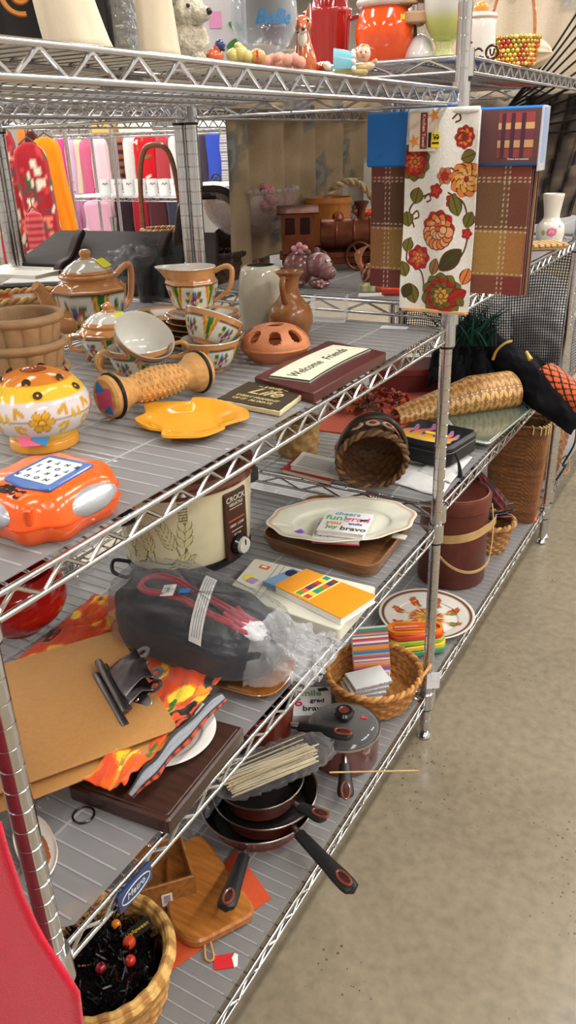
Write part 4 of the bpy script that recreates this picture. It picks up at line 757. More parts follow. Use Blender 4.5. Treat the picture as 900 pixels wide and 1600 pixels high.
# ---- lustre tea set
TEA = mat('lustre_glaze', rough=.1, coat=.9, var=.05, vscale=30); LU, WH, GR = (204, 142, 86), (226, 222, 208), (40, 110, 50)
def octo(TH, ZZ, RR, lo=.0, hi=9):   # softly eight-sided body
    q = (TH + PI / 8) % (PI / 4) - PI / 8; return RR * np.where((ZZ > lo) & (ZZ < hi), .965 / np.cos(q), 1)
def teacol(r0, zlo, zhi, band=None, vs=4, a0=0.4):
    def f(TH, ZZ, RR, K):
        C = fill(TH, LU); m = (ZZ > zlo) & (ZZ < zhi); C[m] = WH; C[np.abs(ZZ - zhi) < .0011] = (30, 26, 24); C[np.abs(ZZ - zlo) < .0009] = (30, 26, 24); h = zhi - zlo; U = TH * r0
        for k in range(vs):
            u = (a0 + TAU * (k + .5) / vs) % TAU; d = ((TH - u + PI) % TAU - PI) * r0; v = (ZZ - zlo) / h; w = .0125 * r0 / .07 * (.25 + v) + .0015
            C[m & (np.abs(d) < w * 1.15)] = (206, 120, 50); C[m & (np.abs(d) < w * .72)] = (226, 200, 50); C[m & (np.abs(d) < w * .45)] = GR
            u2 = (a0 + TAU * k / vs) % TAU; d2 = ((TH - u2 + PI) % TAU - PI) * r0; cz = zlo + h * .45; s = h / .05
            for (x, y, c_) in ((0, 0, (60, 60, 140)), (.009, .004, (200, 60, 50)), (-.009, .005, (226, 190, 50)), (.005, -.008, (226, 150, 40)), (-.006, -.007, (180, 60, 120)), (0, .011, (70, 120, 180)), (.016, -.004, GR), (-.016, -.004, GR), (.012, .012, GR), (-.013, .013, GR), (0, -.015, GR)):
                q = ((d2 - x * s) ** 2 + (ZZ - cz - y * s) ** 2) < (.0052 * s) ** 2; C[m & q] = c_
        return C
    return f
def teacup(loc, rz, lb, tilt=(0, 0)):
    t = thing('teacup', lb, 'teacup', loc, group='lustre teacups', rot=(tilt[0], tilt[1], rz)); cf = teacol(.045, .008, .042)
    b = B(); b.lathe([(0, .003), (.02, .002), (.022, 0), (.024, .004), (.036, .014), (.046, .034), (.05, .052)], 128, 5, colf=cf); b.c(224, 222, 214).lathe([(.05, .052), (.0485, .0525), (.044, .034), (.034, .015), (.02, .007), (0, .006)], 64, 3); b.build('cup_bowl', TEA, t)
    b = B((206, 150, 84)); b.tube([(.045, 0, .044), (.062, 0, .056), (.076, 0, .046), (.072, 0, .028), (.055, 0, .018), (.038, 0, .016)], [.003, .0042, .004, .003], 8, sub=6); b.build('cup_handle', TEA, t); return t
c0 = base(221, 597, Z2, .024); teacup(c0, -1.9, 'green and orange lustre teacup sitting upright behind the carved roller')
teacup((c0[0] - .008, c0[1] - .0, Z2 + .036), .7, 'lustre teacup tipped over in another cup, showing its white pearly inside', (.0, 0)).rotation_euler = Euler((.62, .35, .9))
c1 = base(332, 583, Z2, .024); teacup(c1, 2.2, 'lustre teacup sitting upright in front of the saucer stack')
teacup((c1[0] - .012, c1[1] + .004, Z2 + .038), 2.3, 'lustre teacup tipped inside its twin, directly in front of the saucers').rotation_euler = Euler((.42, .2, 2.5))
def saucer(loc, rz, lb, tilt=(0, 0)):
    t = thing('saucer', lb, 'saucer', loc, group='lustre saucers in two stacks', rot=(tilt[0], tilt[1], rz))
    def cf(TH, ZZ, RR, K):
        C = fill(TH, WH); C[RR > .058] = LU; C[RR < .022] = (214, 160, 100); C[np.abs(RR - .057) < .0012] = (30, 26, 24)
        for k in range(4): d = (TH - TAU * k / 4 + PI) % TAU - PI; m = (RR > .03) & (RR < .055); C[m & (np.abs(d) < .22)] = (206, 120, 50); C[m & (np.abs(d) < .12)] = GR
        return C
    b = B(); b.lathe([(0, .003), (.028, .002), (.031, 0), (.034, .003), (.05, .007), (.068, .0125), (.0675, .0145), (.05, .0095), (.034, .006), (0, .0055)], 72, 4, colf=cf); b.build('saucer_body', TEA, t)
s0 = base(322, 556, Z2, .06)
ordn = ('lowest', 'second', 'third', 'fourth', 'fifth', 'sixth', 'topmost')
for i in range(6): saucer((s0[0] + .003 * math.sin(i * 2), s0[1] + .003 * math.cos(i), Z2 + .0105 * i), i, ('lustre saucer under the creamer, number %s up in the right stack' % ordn[i]) if i < 5 else 'lustre saucer carrying the creamer, topmost of the right stack', (.0, 0))
s1_ = (s0[0] - .105, s0[1] - .0, Z2)
for i in range(5): saucer((s1_[0], s1_[1] + .002 * i, Z2 + .0105 * i), i + 2, 'lustre saucer in the left stack beside the teapot, %s up' % ordn[i])
# creamer
cr = (s0[0] - .02, s0[1] - .0, Z2 + .0685); t = thing('creamer', 'orange lustre creamer with floral panel and black line, on the saucer stack', 'creamer', cr, facing(cr) - .35)
def spout(TH, ZZ, RR): 
    q = np.clip((ZZ - .05) / .03, 0, 1); d = (TH - 1.5 * PI + PI) % TAU - PI; return octo(TH, ZZ, RR, .01, .06) * (1 + .55 * q * np.exp(-(d / .42) ** 2))
def lip(P): return P
b = B(); b.lathe([(0, .004), (.026, .003), (.029, 0), (.032, .005), (.04, .025), (.046, .05), (.043, .058), (.044, .072), (.046, .078)], 144, 6, colf=teacol(.043, .008, .05, a0=.4), rmod=spout); b.c(224, 220, 210).lathe([(.046, .078), (.0445, .078), (.042, .06), (.038, .03), (0, .01)], 72, 3, rmod=spout); b.build('jug_body', TEA, t)
b = B(LU); b.tube([(0, .042, .07), (0, .066, .08), (0, .078, .072), (0, .07, .04), (0, .044, .02)], [.004, .005, .005, .0035], 10, sub=6); b.build('jug_handle', TEA, t)
# teapot
tp = base(150, 528, Z2, .06); t = thing('teapot', 'large orange lustre teapot with green floral panels, behind the stacked pots', 'teapot', tp, facing(tp) + .65)
b = B(); b.lathe([(0, .004), (.05, .003), (.055, 0), (.058, .006), (.066, .04), (.074, .085), (.07, .093), (.058, .104), (.053, .108), (.058, .113), (.057, .118), (.045, .12)], 160, 5, colf=teacol(.07, .012, .084), rmod=lambda TH, ZZ, RR: octo(TH, ZZ, RR, .008, .1)); b.build('pot_body', TEA, t)
b = B(LU); b.lathe([(.05, .117), (.052, .122), (.048, .126)], 64, 3); b.c(214, 210, 198).lathe([(.048, .126), (.042, .132), (.026, .142), (.016, .146)], 64, 3); b.c(LU).lathe([(.016, .146), (.01, .15), (.012, .158), (.008, .164), (0, .165)], 40, 3); ld = b.build('pot_lid', TEA, t); sticker(ld, trs((.034, .016, .139), (.1, .55, .2)), .026, .024, (228, 226, 40))
b = B(LU); b.tube([(0, -.055, .03), (0, -.085, .038), (0, -.102, .068), (0, -.114, .1), (0, -.126, .112)], [.026, .023, .014, .011, .010], 14, sub=6); b.build('pot_spout', TEA, t)
b = B(LU); b.tube([(0, .064, .104), (0, .1, .122), (0, .112, .116), (0, .112, .09), (0, .1, .05), (0, .064, .03)], [.006, .0075, .007, .006], 10, sub=6); b.build('pot_handle', TEA, t)
# sugar bowl
sb = base(180, 574, Z2, .04); t = thing('sugar_bowl', 'squat orange lustre sugar bowl with yellow sticker, between teapot and tipped cup', 'sugar bowl', sb, facing(sb) + .3)
b = B(); b.lathe([(0, .012), (.026, .01), (.04, .016), (.05, .034), (.055, .052), (.058, .056), (.05, .064), (.04, .068)], 120, 6, colf=teacol(.05, .014, .05), rmod=lambda TH, ZZ, RR: octo(TH, ZZ, RR, .02, .06)); b.build('bowl_body', TEA, t)
b = B(LU); b.lathe([(.046, .064), (.048, .07), (.042, .075)], 56, 3); b.c(220, 216, 206).lathe([(.042, .075), (.03, .084), (.014, .089)], 56, 3); b.c(LU).lathe([(.014, .089), (.009, .094), (.012, .1), (0, .106)], 36, 3); ld = b.build('bowl_lid', TEA, t); sticker(ld, trs((.03, .012, .0835), (.1, .5, .2)), .022, .02, (228, 226, 40))
for k in range(4): a = TAU * (k + .5) / 4; B(LU).tube([(.04 * math.cos(a), .04 * math.sin(a), .018), (.05 * math.cos(a), .05 * math.sin(a), .006), (.047 * math.cos(a), .047 * math.sin(a), .002)], [.006, .0055, .004], 8, sub=4).build('foot', TEA, t)
for s in (-1, 1): B(LU).tube([(0, s * .05, .052), (0, s * .074, .056), (0, s * .072, .034), (0, s * .05, .026)], .0036, 8, sub=6).build('bowl_handle', TEA, t)

# cream vase, brown jug, flower frog
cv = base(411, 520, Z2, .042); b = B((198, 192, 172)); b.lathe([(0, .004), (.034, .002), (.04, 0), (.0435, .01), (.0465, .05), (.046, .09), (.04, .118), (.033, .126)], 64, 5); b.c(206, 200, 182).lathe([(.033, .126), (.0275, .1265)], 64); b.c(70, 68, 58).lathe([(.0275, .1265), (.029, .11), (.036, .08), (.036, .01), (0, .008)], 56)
t = thing('cream_vase', 'plain cream ceramic vase with narrow mouth, behind the brown jug', 'vase', cv); b.build('vase_body', GLAZE, t)
jg = base(455, 534, Z2, .034); t = thing('clay_jug', 'brown glazed clay jug with flared neck and small handle', 'jug', jg, facing(jg))
b = B(); b.lathe([(0, .003), (.024, .002), (.028, 0), (.036, .012), (.0435, .036), (.039, .058), (.025, .074), (.018, .088), (.0165, .104), (.02, .116), (.027, .124), (.0265, .126), (.02, .118), (.0145, .1), (.014, .08)], 64, 4, colf=lambda TH, ZZ, RR, K: mixc((140, 86, 46), (164, 112, 64), noise2(TH * RR, ZZ, 60, 3) + .3)); b.build('jug_body', mat('brown_glaze', rough=.28, coat=.25, var=.2, vscale=30), t)
b = B((140, 84, 44)); b.tube([(.016, -.006, .114), (.03, -.012, .118), (.038, -.014, .104), (.034, -.012, .084), (.026, -.009, .07)], [.005, .006, .0055, .006], 10, sub=6, flat=.6); b.build('jug_handle', mat('brown_glaze'), t)
fg = base(431, 572, Z2, .052); t = thing('flower_frog', 'terracotta dome with oval cut-outs, in front of the brown jug', 'flower frog', fg, facing(fg))
b = B((200, 126, 84)); b.lathe([(0, .002), (.036, .001), (.042, 0), (.054, .012), (.0605, .021), (.062, .024), (.0605, .027)], 64, 3); b.build('lower_half', CLAY, t)
n, m = 144, 30; A, K_ = grid(n + 1, m, (0, TAU), (0, 1)); A = A[:-1]; K_ = K_[:-1]; ph = K_ * PI / 2; rr = .061 * np.cos(ph) ** .85; zz = .0255 + .036 * np.sin(ph)
P = np.stack([rr * np.cos(A), rr * np.sin(A), zz], 2); keep = np.ones(A.shape, bool)
for k in range(8):
    d = (A - TAU * k / 8 + PI) % TAU - PI; keep &= ~(((d / .21) ** 2 + ((ph - .66) / .30) ** 2) < 1)
keep &= ~(ph > 1.36)
b = B((202, 128, 86)); idx = np.arange(n * m).reshape(n, m)
Pi = P * np.array([.91, .91, .94]); f = []
for i in range(n):
    i2 = (i + 1) % n
    for j in range(m - 1):
        qd = [(i, j), (i2, j), (i2, j + 1), (i, j + 1)]
        if all(keep[a_, b_] for a_, b_ in qd): q = tuple(int(idx[a_, b_]) for a_, b_ in qd); f.append(q); f.append(tuple(x + n * m for x in q[::-1]))
from collections import Counter
ed = Counter(); 
for q in f:
    if q[0] < n * m:
        for a_, b_ in zip(q, q[1:] + q[:1]): ed[(a_, b_)] += 1
for (a_, b_) in list(ed):
    if (b_, a_) not in ed: f.append((b_, a_, a_ + n * m, b_ + n * m))
b.raw(np.concatenate([P.reshape(-1, 3), Pi.reshape(-1, 3)]), f); b.build('pierced_dome', CLAY, t)

# Welcome Friends sign and Life plaque
q = np.array([(-.132, -.538), (-.008, -.545), (-.012, -.258), (-.148, -.250)]); q = poly(Z2 + .018, (397, 587), (490, 613), (604, 549), (512, 531)); c = q.mean(0); u_ = q[2] - q[1]; L = np.linalg.norm(u_); W_ = np.linalg.norm(q[1] - q[0]); an = math.atan2(u_[1], u_[0])
t = thing('welcome_sign', 'dark red wooden sign with cream arched panel reading Welcome Friends', 'sign', (c[0], c[1], Z2), an); u_n = u_ / L; vn = np.array([-u_n[1], u_n[0]]); ql = [((p - c) @ u_n, (p - c) @ vn) for p in q]
b = B((78, 30, 30)); b.prism(inset_round(np.array(ql), .003, 2), 0, .017, .0018); b.build('sign_board', mat('painted_wood', rough=.35, coat=.2, var=.15), t)
xs = np.linspace(-1, 1, 24); hw, hh = L * .415, W_ * .27; top = [(x * hw, hh * (1 - .22 * (1 - abs(x)) ** .6 * 0) - .010 * (x * x - .0) * 0 + .006 * (1 - x * x)) for x in xs]; bot = [(x * hw * (1 + .0), -hh + .006 * (1 - x * x) * 1) for x in xs[::-1]]
b = B((206, 206, 184)); b.prism(np.array(top + bot), .0165, .021, .001); pn = b.build('cream_panel', PAPER, t); b = B((44, 52, 44))
for i, (tx, x, s_) in enumerate((('Welcome', -.053, .027), ('Friends', .05, .027))): b.text(tx, s_ * L / .27, trs((x * L / .27, .002, .0212)), ext=.0003, shear=.25, sx=.92)
edge = np.array(top + bot); b.tube(np.c_[edge, np.full(len(edge), .0205)], .0011, 5, closed=True); b.build('sign_lettering', PAPER, pn)
q = poly(Z2 + .01, (338, 622), (437, 641), (477, 611), (388, 595)); c = q.mean(0); u_ = q[1] - q[0]; L = np.linalg.norm(u_); W_ = np.linalg.norm(q[2] - q[1]); an = math.atan2(u_[1], u_[0])
t = thing('life_plaque', 'small square distressed plaque with gold Life lettering, in front of the welcome sign', 'plaque', (c[0], c[1], Z2), an); u_n = u_ / L; vn = np.array([-u_n[1], u_n[0]]); ql = np.array([((p - c) @ u_n, (p - c) @ vn) for p in q])
b = B((206, 190, 150)); b.prism(ql, 0, .0085, .0015); b.build('plaque_block', MATTE, t); rs = np.random.RandomState(5); ed = []
for i in range(4):
    for f in np.linspace(0, 1, 16)[:-1]: p = ql[i] * (1 - f) + ql[(i + 1) % 4] * f; ed.append(p * (.985 - .03 * rs.rand() ** 2))
b = B((52, 42, 28)); b.prism(np.array(ed), .0084, .0096); fc = b.build('painted_face', SATIN, t); b = B((196, 176, 120)); b.text('~ LOVE ~', .012, trs((-.004, .034, .0098)), sx=1.1); b.text('Life', .04, trs((0, .01, .0098)), shear=.3); b.text('EVERY MOMENT', .0105, trs((.004, -.017, .0098))); b.text('OF IT  ALWAYS', .0105, trs((.004, -.03, .0098))); b.build('gold_lettering', PAPER, fc)

# acrylic box, paper tag
ab = base(515, 505, Z2, .03); b = B((240, 240, 240)); T_ = trs((0, 0, 0))
for (cx, cy, sx, sy) in ((0, -.03, .07, .0015), (0, .03, .07, .0015), (-.035, 0, .0015, .06), (.035, 0, .0015, .06)): b.box((cx, cy, .025), (sx, sy, .05))
b.box((0, 0, .0008), (.07, .06, .0015)); t = thing('acrylic_box', 'empty clear acrylic box beside the brown jug', 'box', ab, .3); b.build('box_walls', ACRYL, t)
p = at(616, 512, Z2); single(B((205, 205, 208)).prism(rrect(.055, .026, .003), 0, .0006), 'paper_label', PAPER, 'blank white paper label stuck near the back corner of the shelf', 'label', (p[0], p[1], Z2), .15)

# ---- rear half of shelf and the back-to-back shelf
RB = LV1[1 + 0] if False else Z2
wb_ = base(45, 505, Z2, .06); t = thing('wicker_tray', 'oblong wicker basket tray with red checked lining, at the left edge', 'basket', (wb_[0] - .02, wb_[1] + .01, Z2), facing(wb_) + PI / 2)
b = B(); weave(b, [(.004, .003), (.08, .003), (.09, .045)], 30, 9, .002, ((202, 160, 100), (160, 116, 62)), sq=(1.35, .8)); weave(b, [(.086, .045), (.077, .006)], 30, 7, .002, ((202, 160, 100), (160, 116, 62)), sq=(1.35, .8)); b.build('basket_body', WICK, t); b = B(); rim_braid(b, .089, .047, .008, ((214, 176, 118), (180, 136, 80)), sq=(1.35, .8), n=40); b.build('rim', WICK, t)
b = B(); A, H = grid(60, 8, (0, TAU), (0, 1)); P = np.stack([(.084 - .02 * H) * 1.33 * np.cos(A), (.084 - .02 * H) * .78 * np.sin(A), .042 - .02 * H], 2); C = fill(A, (226, 214, 200)); C[((A * 14 / TAU).astype(int) % 2 == 0)] = (206, 96, 66); b.sheet(P, cu=False, cols=C, thick=.001); b.build('cloth_lining', CLOTH, t)
bk0 = at(36, 462, Z2)
for i, (c_, w_, l_, lb, rz) in enumerate((((206, 200, 176), .2, .26, 'pale old book at the bottom of the pile behind the wicker tray', .2), ((196, 186, 140), .18, .25, 'cream paperback in the middle of the pile behind the wicker tray', .34), ((218, 216, 204), .17, .23, 'white booklet on top of the pile behind the wicker tray', .1))):
    t = thing('book', lb, 'book', (bk0[0] - .02, bk0[1] + .03, Z2 + .021 * i), rz, 'books behind the wicker tray'); B((232, 226, 208)).box((0, 0, .01), (l_ * .97, w_ * .96, .017)).build('pages', PAPER, t); b = B(c_); b.box((0, 0, .001), (l_, w_, .002)); b.box((0, 0, .019), (l_, w_, .002)); b.box((0, -w_ / 2, .01), (l_, .002, .02)); b.c(120, 110, 80).box((.02, .02, .0202), (l_ * .5, .006, .0004)).box((.02, 0, .0202), (l_ * .4, .004, .0004)); b.build('book_cover', PAPER, t)
# black lidded box with white top & carved brown curl
p = at(70, 470, Z2); t = thing('napkin_holder', 'black tray with white liner and brown carved scroll end, behind the teapot spout', 'tray', (p[0] + .0, p[1] + .0, Z2), .55)
b = B((30, 26, 26)); b.prism(rrect(.2, .11, .01), 0, .05, .004); b.build('tray_body', SATIN, t); b = B((214, 212, 210)); b.prism(rrect(.17, .09, .006), .05, .054, .001); b.build('white_liner', PAPER, t)
b = B((126, 76, 44)); b.at((.105, -.02, .0), (PI / 2, 0, .2)); b.prism(smooth_path(np.array([(-.03, 0), (.03, 0), (.035, .03), (.02, .06), (.03, .085), (.012, .1), (-.012, .094), (-.02, .07), (-.012, .045), (-.03, .025)]), 4, True), -.01, .01, .003); b.build('carved_end', WOOD, t)
p = at(98, 445, Z2); t = thing('wooden_bowl', 'dark brown turned wooden bowl behind the teapot lid', 'bowl', (p[0] - .03, p[1] + .03, Z2)); b = B((74, 44, 28)); b.lathe([(0, .004), (.05, .0), (.06, .01), (.075, .05), (.085, .085), (.08, .088), (.07, .06), (.05, .02), (0, .014)], 56, 3); b.build('bowl_body', WOOD, t)
# white figurine mug
p = at(82, 425, Z2); t = thing('white_mug', 'white ceramic mug beside the dark wooden wall shelf', 'mug', (-1.14, p[1] + .02, Z2)); b = B((212, 210, 206)); b.lathe([(0, .003), (.034, .0), (.038, .004), (.04, .05), (.034, .085), (.04, .115), (.037, .115), (.031, .085), (.036, .05), (.033, .01), (0, .008)], 48, 4, colf=None); b.build('mug_body', GLAZE, t); B((212, 210, 206)).tube([(-.036, 0, .09), (-.06, 0, .085), (-.062, 0, .05), (-.037, 0, .03)], .006, 8, sub=5).build('mug_handle', GLAZE, t)
# dark wooden wall shelf lying on its back with brackets
d0 = at(62, 405, 1.13); d1 = at(285, 412, 1.13); t = thing('wall_shelf', 'dark brown wooden wall shelf with curved brackets, tilted behind the teapot', 'wall shelf', ((d0[0] * .45 + d1[0] * .55), (d0[1] * .45 + d1[1] * .55) - .02, Z2 + .08), math.atan2(d1[1] - d0[1], d1[0] - d0[0]))
Ls = .62; b = B((40, 27, 23)); b.at((0, .0, -.02), (math.radians(30), 0, 0)); b.prism([(-Ls / 2, 0), (Ls / 2, -.0), (Ls / 2 - .06, .15), (-Ls / 2 + .06, .15)], -.01, .01, .003); b.build('shelf_board', RAWWOOD, t)
for x in (-.14, .13):
    b = B((52, 34, 27)); b.at((x, .01, -.03), (math.radians(90), 0, PI / 2)); b.prism(smooth_path(np.array([(.0, .0), (.05, .06), (.075, .085), (.07, .1), (.045, .085), (.0, .04), (-.05, .02), (-.07, -.06), (-.05, -.075)]), 4, True), -.012, .012, .003); b.build('bracket', RAWWOOD, t)
b = B((48, 32, 26)); b.box((0, .0, -.06), (.5, .05, .04), .004); b.build('back_rail', RAWWOOD, t)
# glass tumblers wrapped in plastic
for i, (px, py, h) in enumerate(((238, 470, .1), (268, 462, .12), (252, 452, .13))):
    p = at(px, py, Z2); t = thing('glass_tumbler', ['clear glass tumbler behind the creamer, leftmost', 'clear glass tumbler behind the creamer, nearest its handle', 'tall clear glass tumbler behind the other two'][i], 'tumbler', (p[0], p[1], Z2), group='tumblers behind the creamer')
    b = B((245, 245, 245)); b.lathe([(0, .006), (.03, .0), (.032, .002), (.037, h), (.035, h), (.030, .008), (0, .009)], 40); b.build('glass_body', GLASS, t)
p = at(215, 455, Z2); t = thing('plastic_wrap', 'crumpled clear plastic wrap around dark green things behind the teapot', 'wrap', (p[0], p[1], Z2)); A, H = grid(60, 30, (0, TAU), (0, PI / 2)); nz = noise2(A * 3, H * 5, 3, 77, 4); b = B((240, 240, 240)); b.sheet(np.stack([.13 * np.cos(H) * np.cos(A) * (1 + .15 * nz), .08 * np.cos(H) * np.sin(A) * (1 + .15 * nz), .11 * np.sin(H) * (1 + .12 * nz)], 2), cu=True); b.build('film', POLY, t, sharp=180); b = B((22, 44, 42)); b.ball((0, 0, .03), (.09, .05, .03), 20); b.c(20, 20, 24).ball((.03, .02, .06), (.05, .03, .025), 16); b.build('wrapped_item', SATIN, t)
# tall-handled baskets
def handled(lb, px, py, z, r, h, hh, cols, hc, rz, sq=(1, 1), hr=.0065):
    p = at(px, py, z); t = thing('handled_basket', lb, 'basket', (p[0], p[1], z), rz); b = B(); weave(b, [(.004, .003), (r * .8, .003), (r, h)], 26, 10, .002, cols, sq=sq); weave(b, [(r * .96, h), (r * .76, .008), (.004, .008)], 26, 9, .002, cols, sq=sq); b.build('basket_body', WICK, t); b = B(); rim_braid(b, r, h, .007, cols, sq=sq); b.build('rim', WICK, t)
    a = np.linspace(0, PI, 30); B(hc).tube([(r * sq[0] * math.copysign(abs(math.cos(q_)) ** .6, math.cos(q_)), 0, h * .6 + (hh - h * .6) * math.sin(q_) ** .62) for q_ in a], hr, 8, flat=1.4).build('hoop_handle', WOOD, t)
    if sq[1] < 1: B(hc).tube([(r * sq[0] * math.copysign(abs(math.cos(q_)) ** .6, math.cos(q_)), .05 * math.sin(q_) - .01, h * .6 + (hh * .93 - h * .6) * math.sin(q_) ** .62) for q_ in a], hr, 8, flat=1.4).build('hoop_handle', WOOD, t)
    return t
handled('wicker basket with tall thin brown bent-wood handle, at the back of the shelf', 258, 402, Z2,   .07, .09, .35, ((168, 122, 74), (120, 82, 46)), (110, 68, 44), .25)
handled('dark brown basket with rounded double handle, in front of the glass compote', 335, 452, Z2,   .085, .09, .245, ((70, 46, 34), (48, 32, 24)), (44, 28, 24), .62, (1, .7))
# glass compote with pink candle egg
cp = at(395, 438, Z2); cp = np.array([cp[0], cp[1], Z2]); t = thing('glass_compote', 'etched clear glass compote bowl on a stem, a red sticker on its side', 'compote', cp, facing(cp))
b = B((244, 240, 240)); b.lathe([(0, 0), (.055, .0), (.058, .004), (.03, .012), (.014, .03), (.02, .05), (.013, .07), (.019, .088), (.014, .1), (.02, .11), (.07, .128), (.11, .165), (.124, .205), (.128, .232)], 96, 3, rmod=lambda TH, ZZ, RR: RR * (1 + .02 * (ZZ > .2) * np.cos(12 * TH))); b.lathe([(.125, .232), (.12, .205), (.106, .168), (.066, .134), (0, .124)], 72, 3); b.build('bowl_and_stem', film('etched_glass', tint=(214, 190, 184), fac=.17, rough=.1, edge=.6, bump=.6, bscale=70), t); sticker(t, trs((.108, -.022, .172), (0, .95, -.2)), .032, .03, (214, 50, 50))
b = B((226, 214, 210))
for k in range(40): a_ = TAU * k / 40; b.ball((.128 * math.cos(a_), .128 * math.sin(a_), .234), (.0085, .0085, .007), 8)
b.build('beaded_rim', film('bead_glass', tint=(214, 200, 196), fac=.3, rough=.06, edge=.5), t)
t = thing('shell_candle', 'pale cream egg-shaped candle with pink roses inside the glass compote', 'candle', (cp[0], cp[1], cp[2] + .132), facing(cp)); b = B((216, 202, 184)); b.ball((0, .01, .05), (.06, .064, .052), 30); b.build('candle_body', SATIN, t)
for x, y, z_ in ((.03, .05, .1), (.02, -.02, .112), (.05, .06, .075), (.055, .045, .06)):
    b = B((206, 128, 136)); b.ball((x, y, z_), (.016, .016, .012), 14)
    for k in range(6): a = TAU * k / 6; b.ball((x + .01 * math.cos(a), y + .01 * math.sin(a), z_ + .002 * k), (.0105, .0105, .0085), 10)
    b.build('rose', SATIN, t)
# ================================================================== SHELF 1 (top shelf, seen from just below its deck)
def top(px, x): p = atx(px, 100, x); return (p[0], p[1], Z1)
def topu(px, py): p = at(px, py, UZ1); return (p[0], p[1], UZ1)
def pxs(p): v = RM.T @ (np.asarray(p, float) - CP); return FPX / v[2]      # pixels per metre there
CREAM = mat('chalky_plaster', rough=.8, var=.06, vscale=25, bump=.2, bscale=90)
p = top(84, -.2); t = thing('spiral_vase', 'tall square black vase with copper spirals, top shelf at far left', 'vase', p, facing(p) + .12)
b = B((16, 15, 17)); b.prism(rrect(.124, .124, .014), 0, .3, .006); b.build('vase_body', mat('black_glaze', rough=.3, base=(14, 13, 15), var=.05), t)
for (yy, zz, r) in ((-.034, .062, .019), (.016, .018, .014), (.03, .12, .018)):
    a = np.linspace(0, 3.6 * PI, 60); b = B((206, 130, 60)); b.tube(np.stack([np.full(60, .0625), yy + r * a / a[-1] * np.cos(a), zz + r * a / a[-1] * np.sin(a)], 1), .0026, 6); b.build('copper_spiral', mat('copper_paint', rough=.35, metal=.3, var=.1), t)
def tapered(px, lb, w, lean, h=.34, xx=-.07):
    p = top(px, xx); t = thing('tapered_sculpture', lb, 'sculpture', p, facing(p) + PI / 2, 'cream tapered sculptures'); b = B((216, 200, 174)); m = 30; zz = np.linspace(0, h, m); ce = lean * (zz / h) ** .8; r = w * (1 - .55 * (zz / h) ** .8)
    th = np.linspace(0, TAU, 36, endpoint=False); rm = 1 + .05 * np.sin(3 * th[:, None] + zz[None] * 14) + .03 * np.sin(7 * th[:, None] - zz[None] * 25); b.sheet(np.stack([ce[None] + r[None] * rm * np.cos(th)[:, None], .7 * r[None] * rm * np.sin(th)[:, None], np.tile(zz, (36, 1))], 2), cu=True, caps=True)
    b.build('plaster_body', CREAM, t, sharp=180)
tapered(131, 'tall cream tapered plaster sculpture leaning beside the black spiral vase', .031, -.06); tapered(253, 'tall cream tapered plaster sculpture beside the fluffy white poodle', .0215, -.014)
p = top(187, -.19); t = thing('bubble_vase', 'clear textured glass cylinder vase between the two cream sculptures', 'vase', p); b = B((236, 238, 240)); b.lathe([(0, .004), (.024, .003), (.025, 0), (.026, .26), (.023, .26), (.022, .01), (0, .01)], 48, 8, rmod=lambda TH, ZZ, RR: RR + .0012 * np.sin(TH * 12) * np.sin(ZZ * 420)); b.build('glass_body', film('bubble_glass', tint=(150, 152, 156), fac=.25, rough=.06, edge=.6, bump=.7, bscale=120), t)
p = top(210, -.27); t = thing('picture_block', 'pale yellow standing block with orange leaf motif behind the glass vase', 'block', p, .5); b = B((208, 190, 140)); b.rbox((0, 0, .1), (.11, .03, .2), .008, .003); b.build('block_body', SATIN, t); b = B((190, 84, 50)); b.ball((.03, -.018, .025), (.016, .006, .022), 14); b.build('orange_motif', SATIN, t)
# fluffy poodle
p = top(299, -.07); t = thing('poodle_toy', 'fluffy cream poodle soft toy with dark nose looking right', 'soft toy', p, facing(p) - .5); t.scale = (.6, .6, .6); s_ = 1.0
def fluffy(b, c, r, n=26, amp=.08, seed=0): 
    r = (r, r, r) if np.isscalar(r) else r; A, H = grid(n * 2, n, (0, TAU), (-PI / 2, PI / 2)); nz = noise2(np.cos(A) * np.cos(H) * 4 + seed, np.sin(A) * np.cos(H) * 4 + np.sin(H) * 5, 3.5, 3 + seed, 3); k = 1 + amp * nz; b.sheet(np.stack([c[0] + r[0] * k * np.cos(H) * np.cos(A), c[1] + r[1] * k * np.cos(H) * np.sin(A), c[2] + r[2] * k * np.sin(H)], 2), cu=True)
b = B((206, 196, 176)); fluffy(b, (0, 0, .035), (.034, .036, .038), seed=1); fluffy(b, (.006, -.016, .012), (.018, .014, .014), seed=2); fluffy(b, (.006, .018, .012), (.018, .014, .014), seed=3); b.build('body', FUZZ, t, sharp=180)
b = B((212, 204, 186)); fluffy(b, (.004, .006, .082), (.028, .03, .028), seed=4); fluffy(b, (.006, -.014, .11), (.02, .02, .016), seed=5); fluffy(b, (.012, .032, .078), (.018, .02, .014), seed=6); hd = b.build('head', FUZZ, t, sharp=180)
b = B((198, 186, 164)); fluffy(b, (-.004, -.026, .076), (.012, .014, .026), seed=7); b.build('ear', FUZZ, hd, sharp=180)
b = B((24, 22, 22)); b.ball((.016, .052, .08), .006, 12); b.ball((.03, .018, .09), .0036, 10); b.build('nose_and_eye', PLAST, hd)
p = top(341, -.17); t = thing('gift_bag', 'grey gift bag with green leaves and a pink sticker, behind the poodle', 'bag', p, facing(p) + PI / 2); t.scale = (.62, .62, .8); b = B((206, 200, 202)); b.prism([(-.055, -.02), (.055, -.02), (.055, .02), (-.055, .02)], 0, .13, .001); b.build('bag_body', PAPER, t); b = B((70, 130, 60))
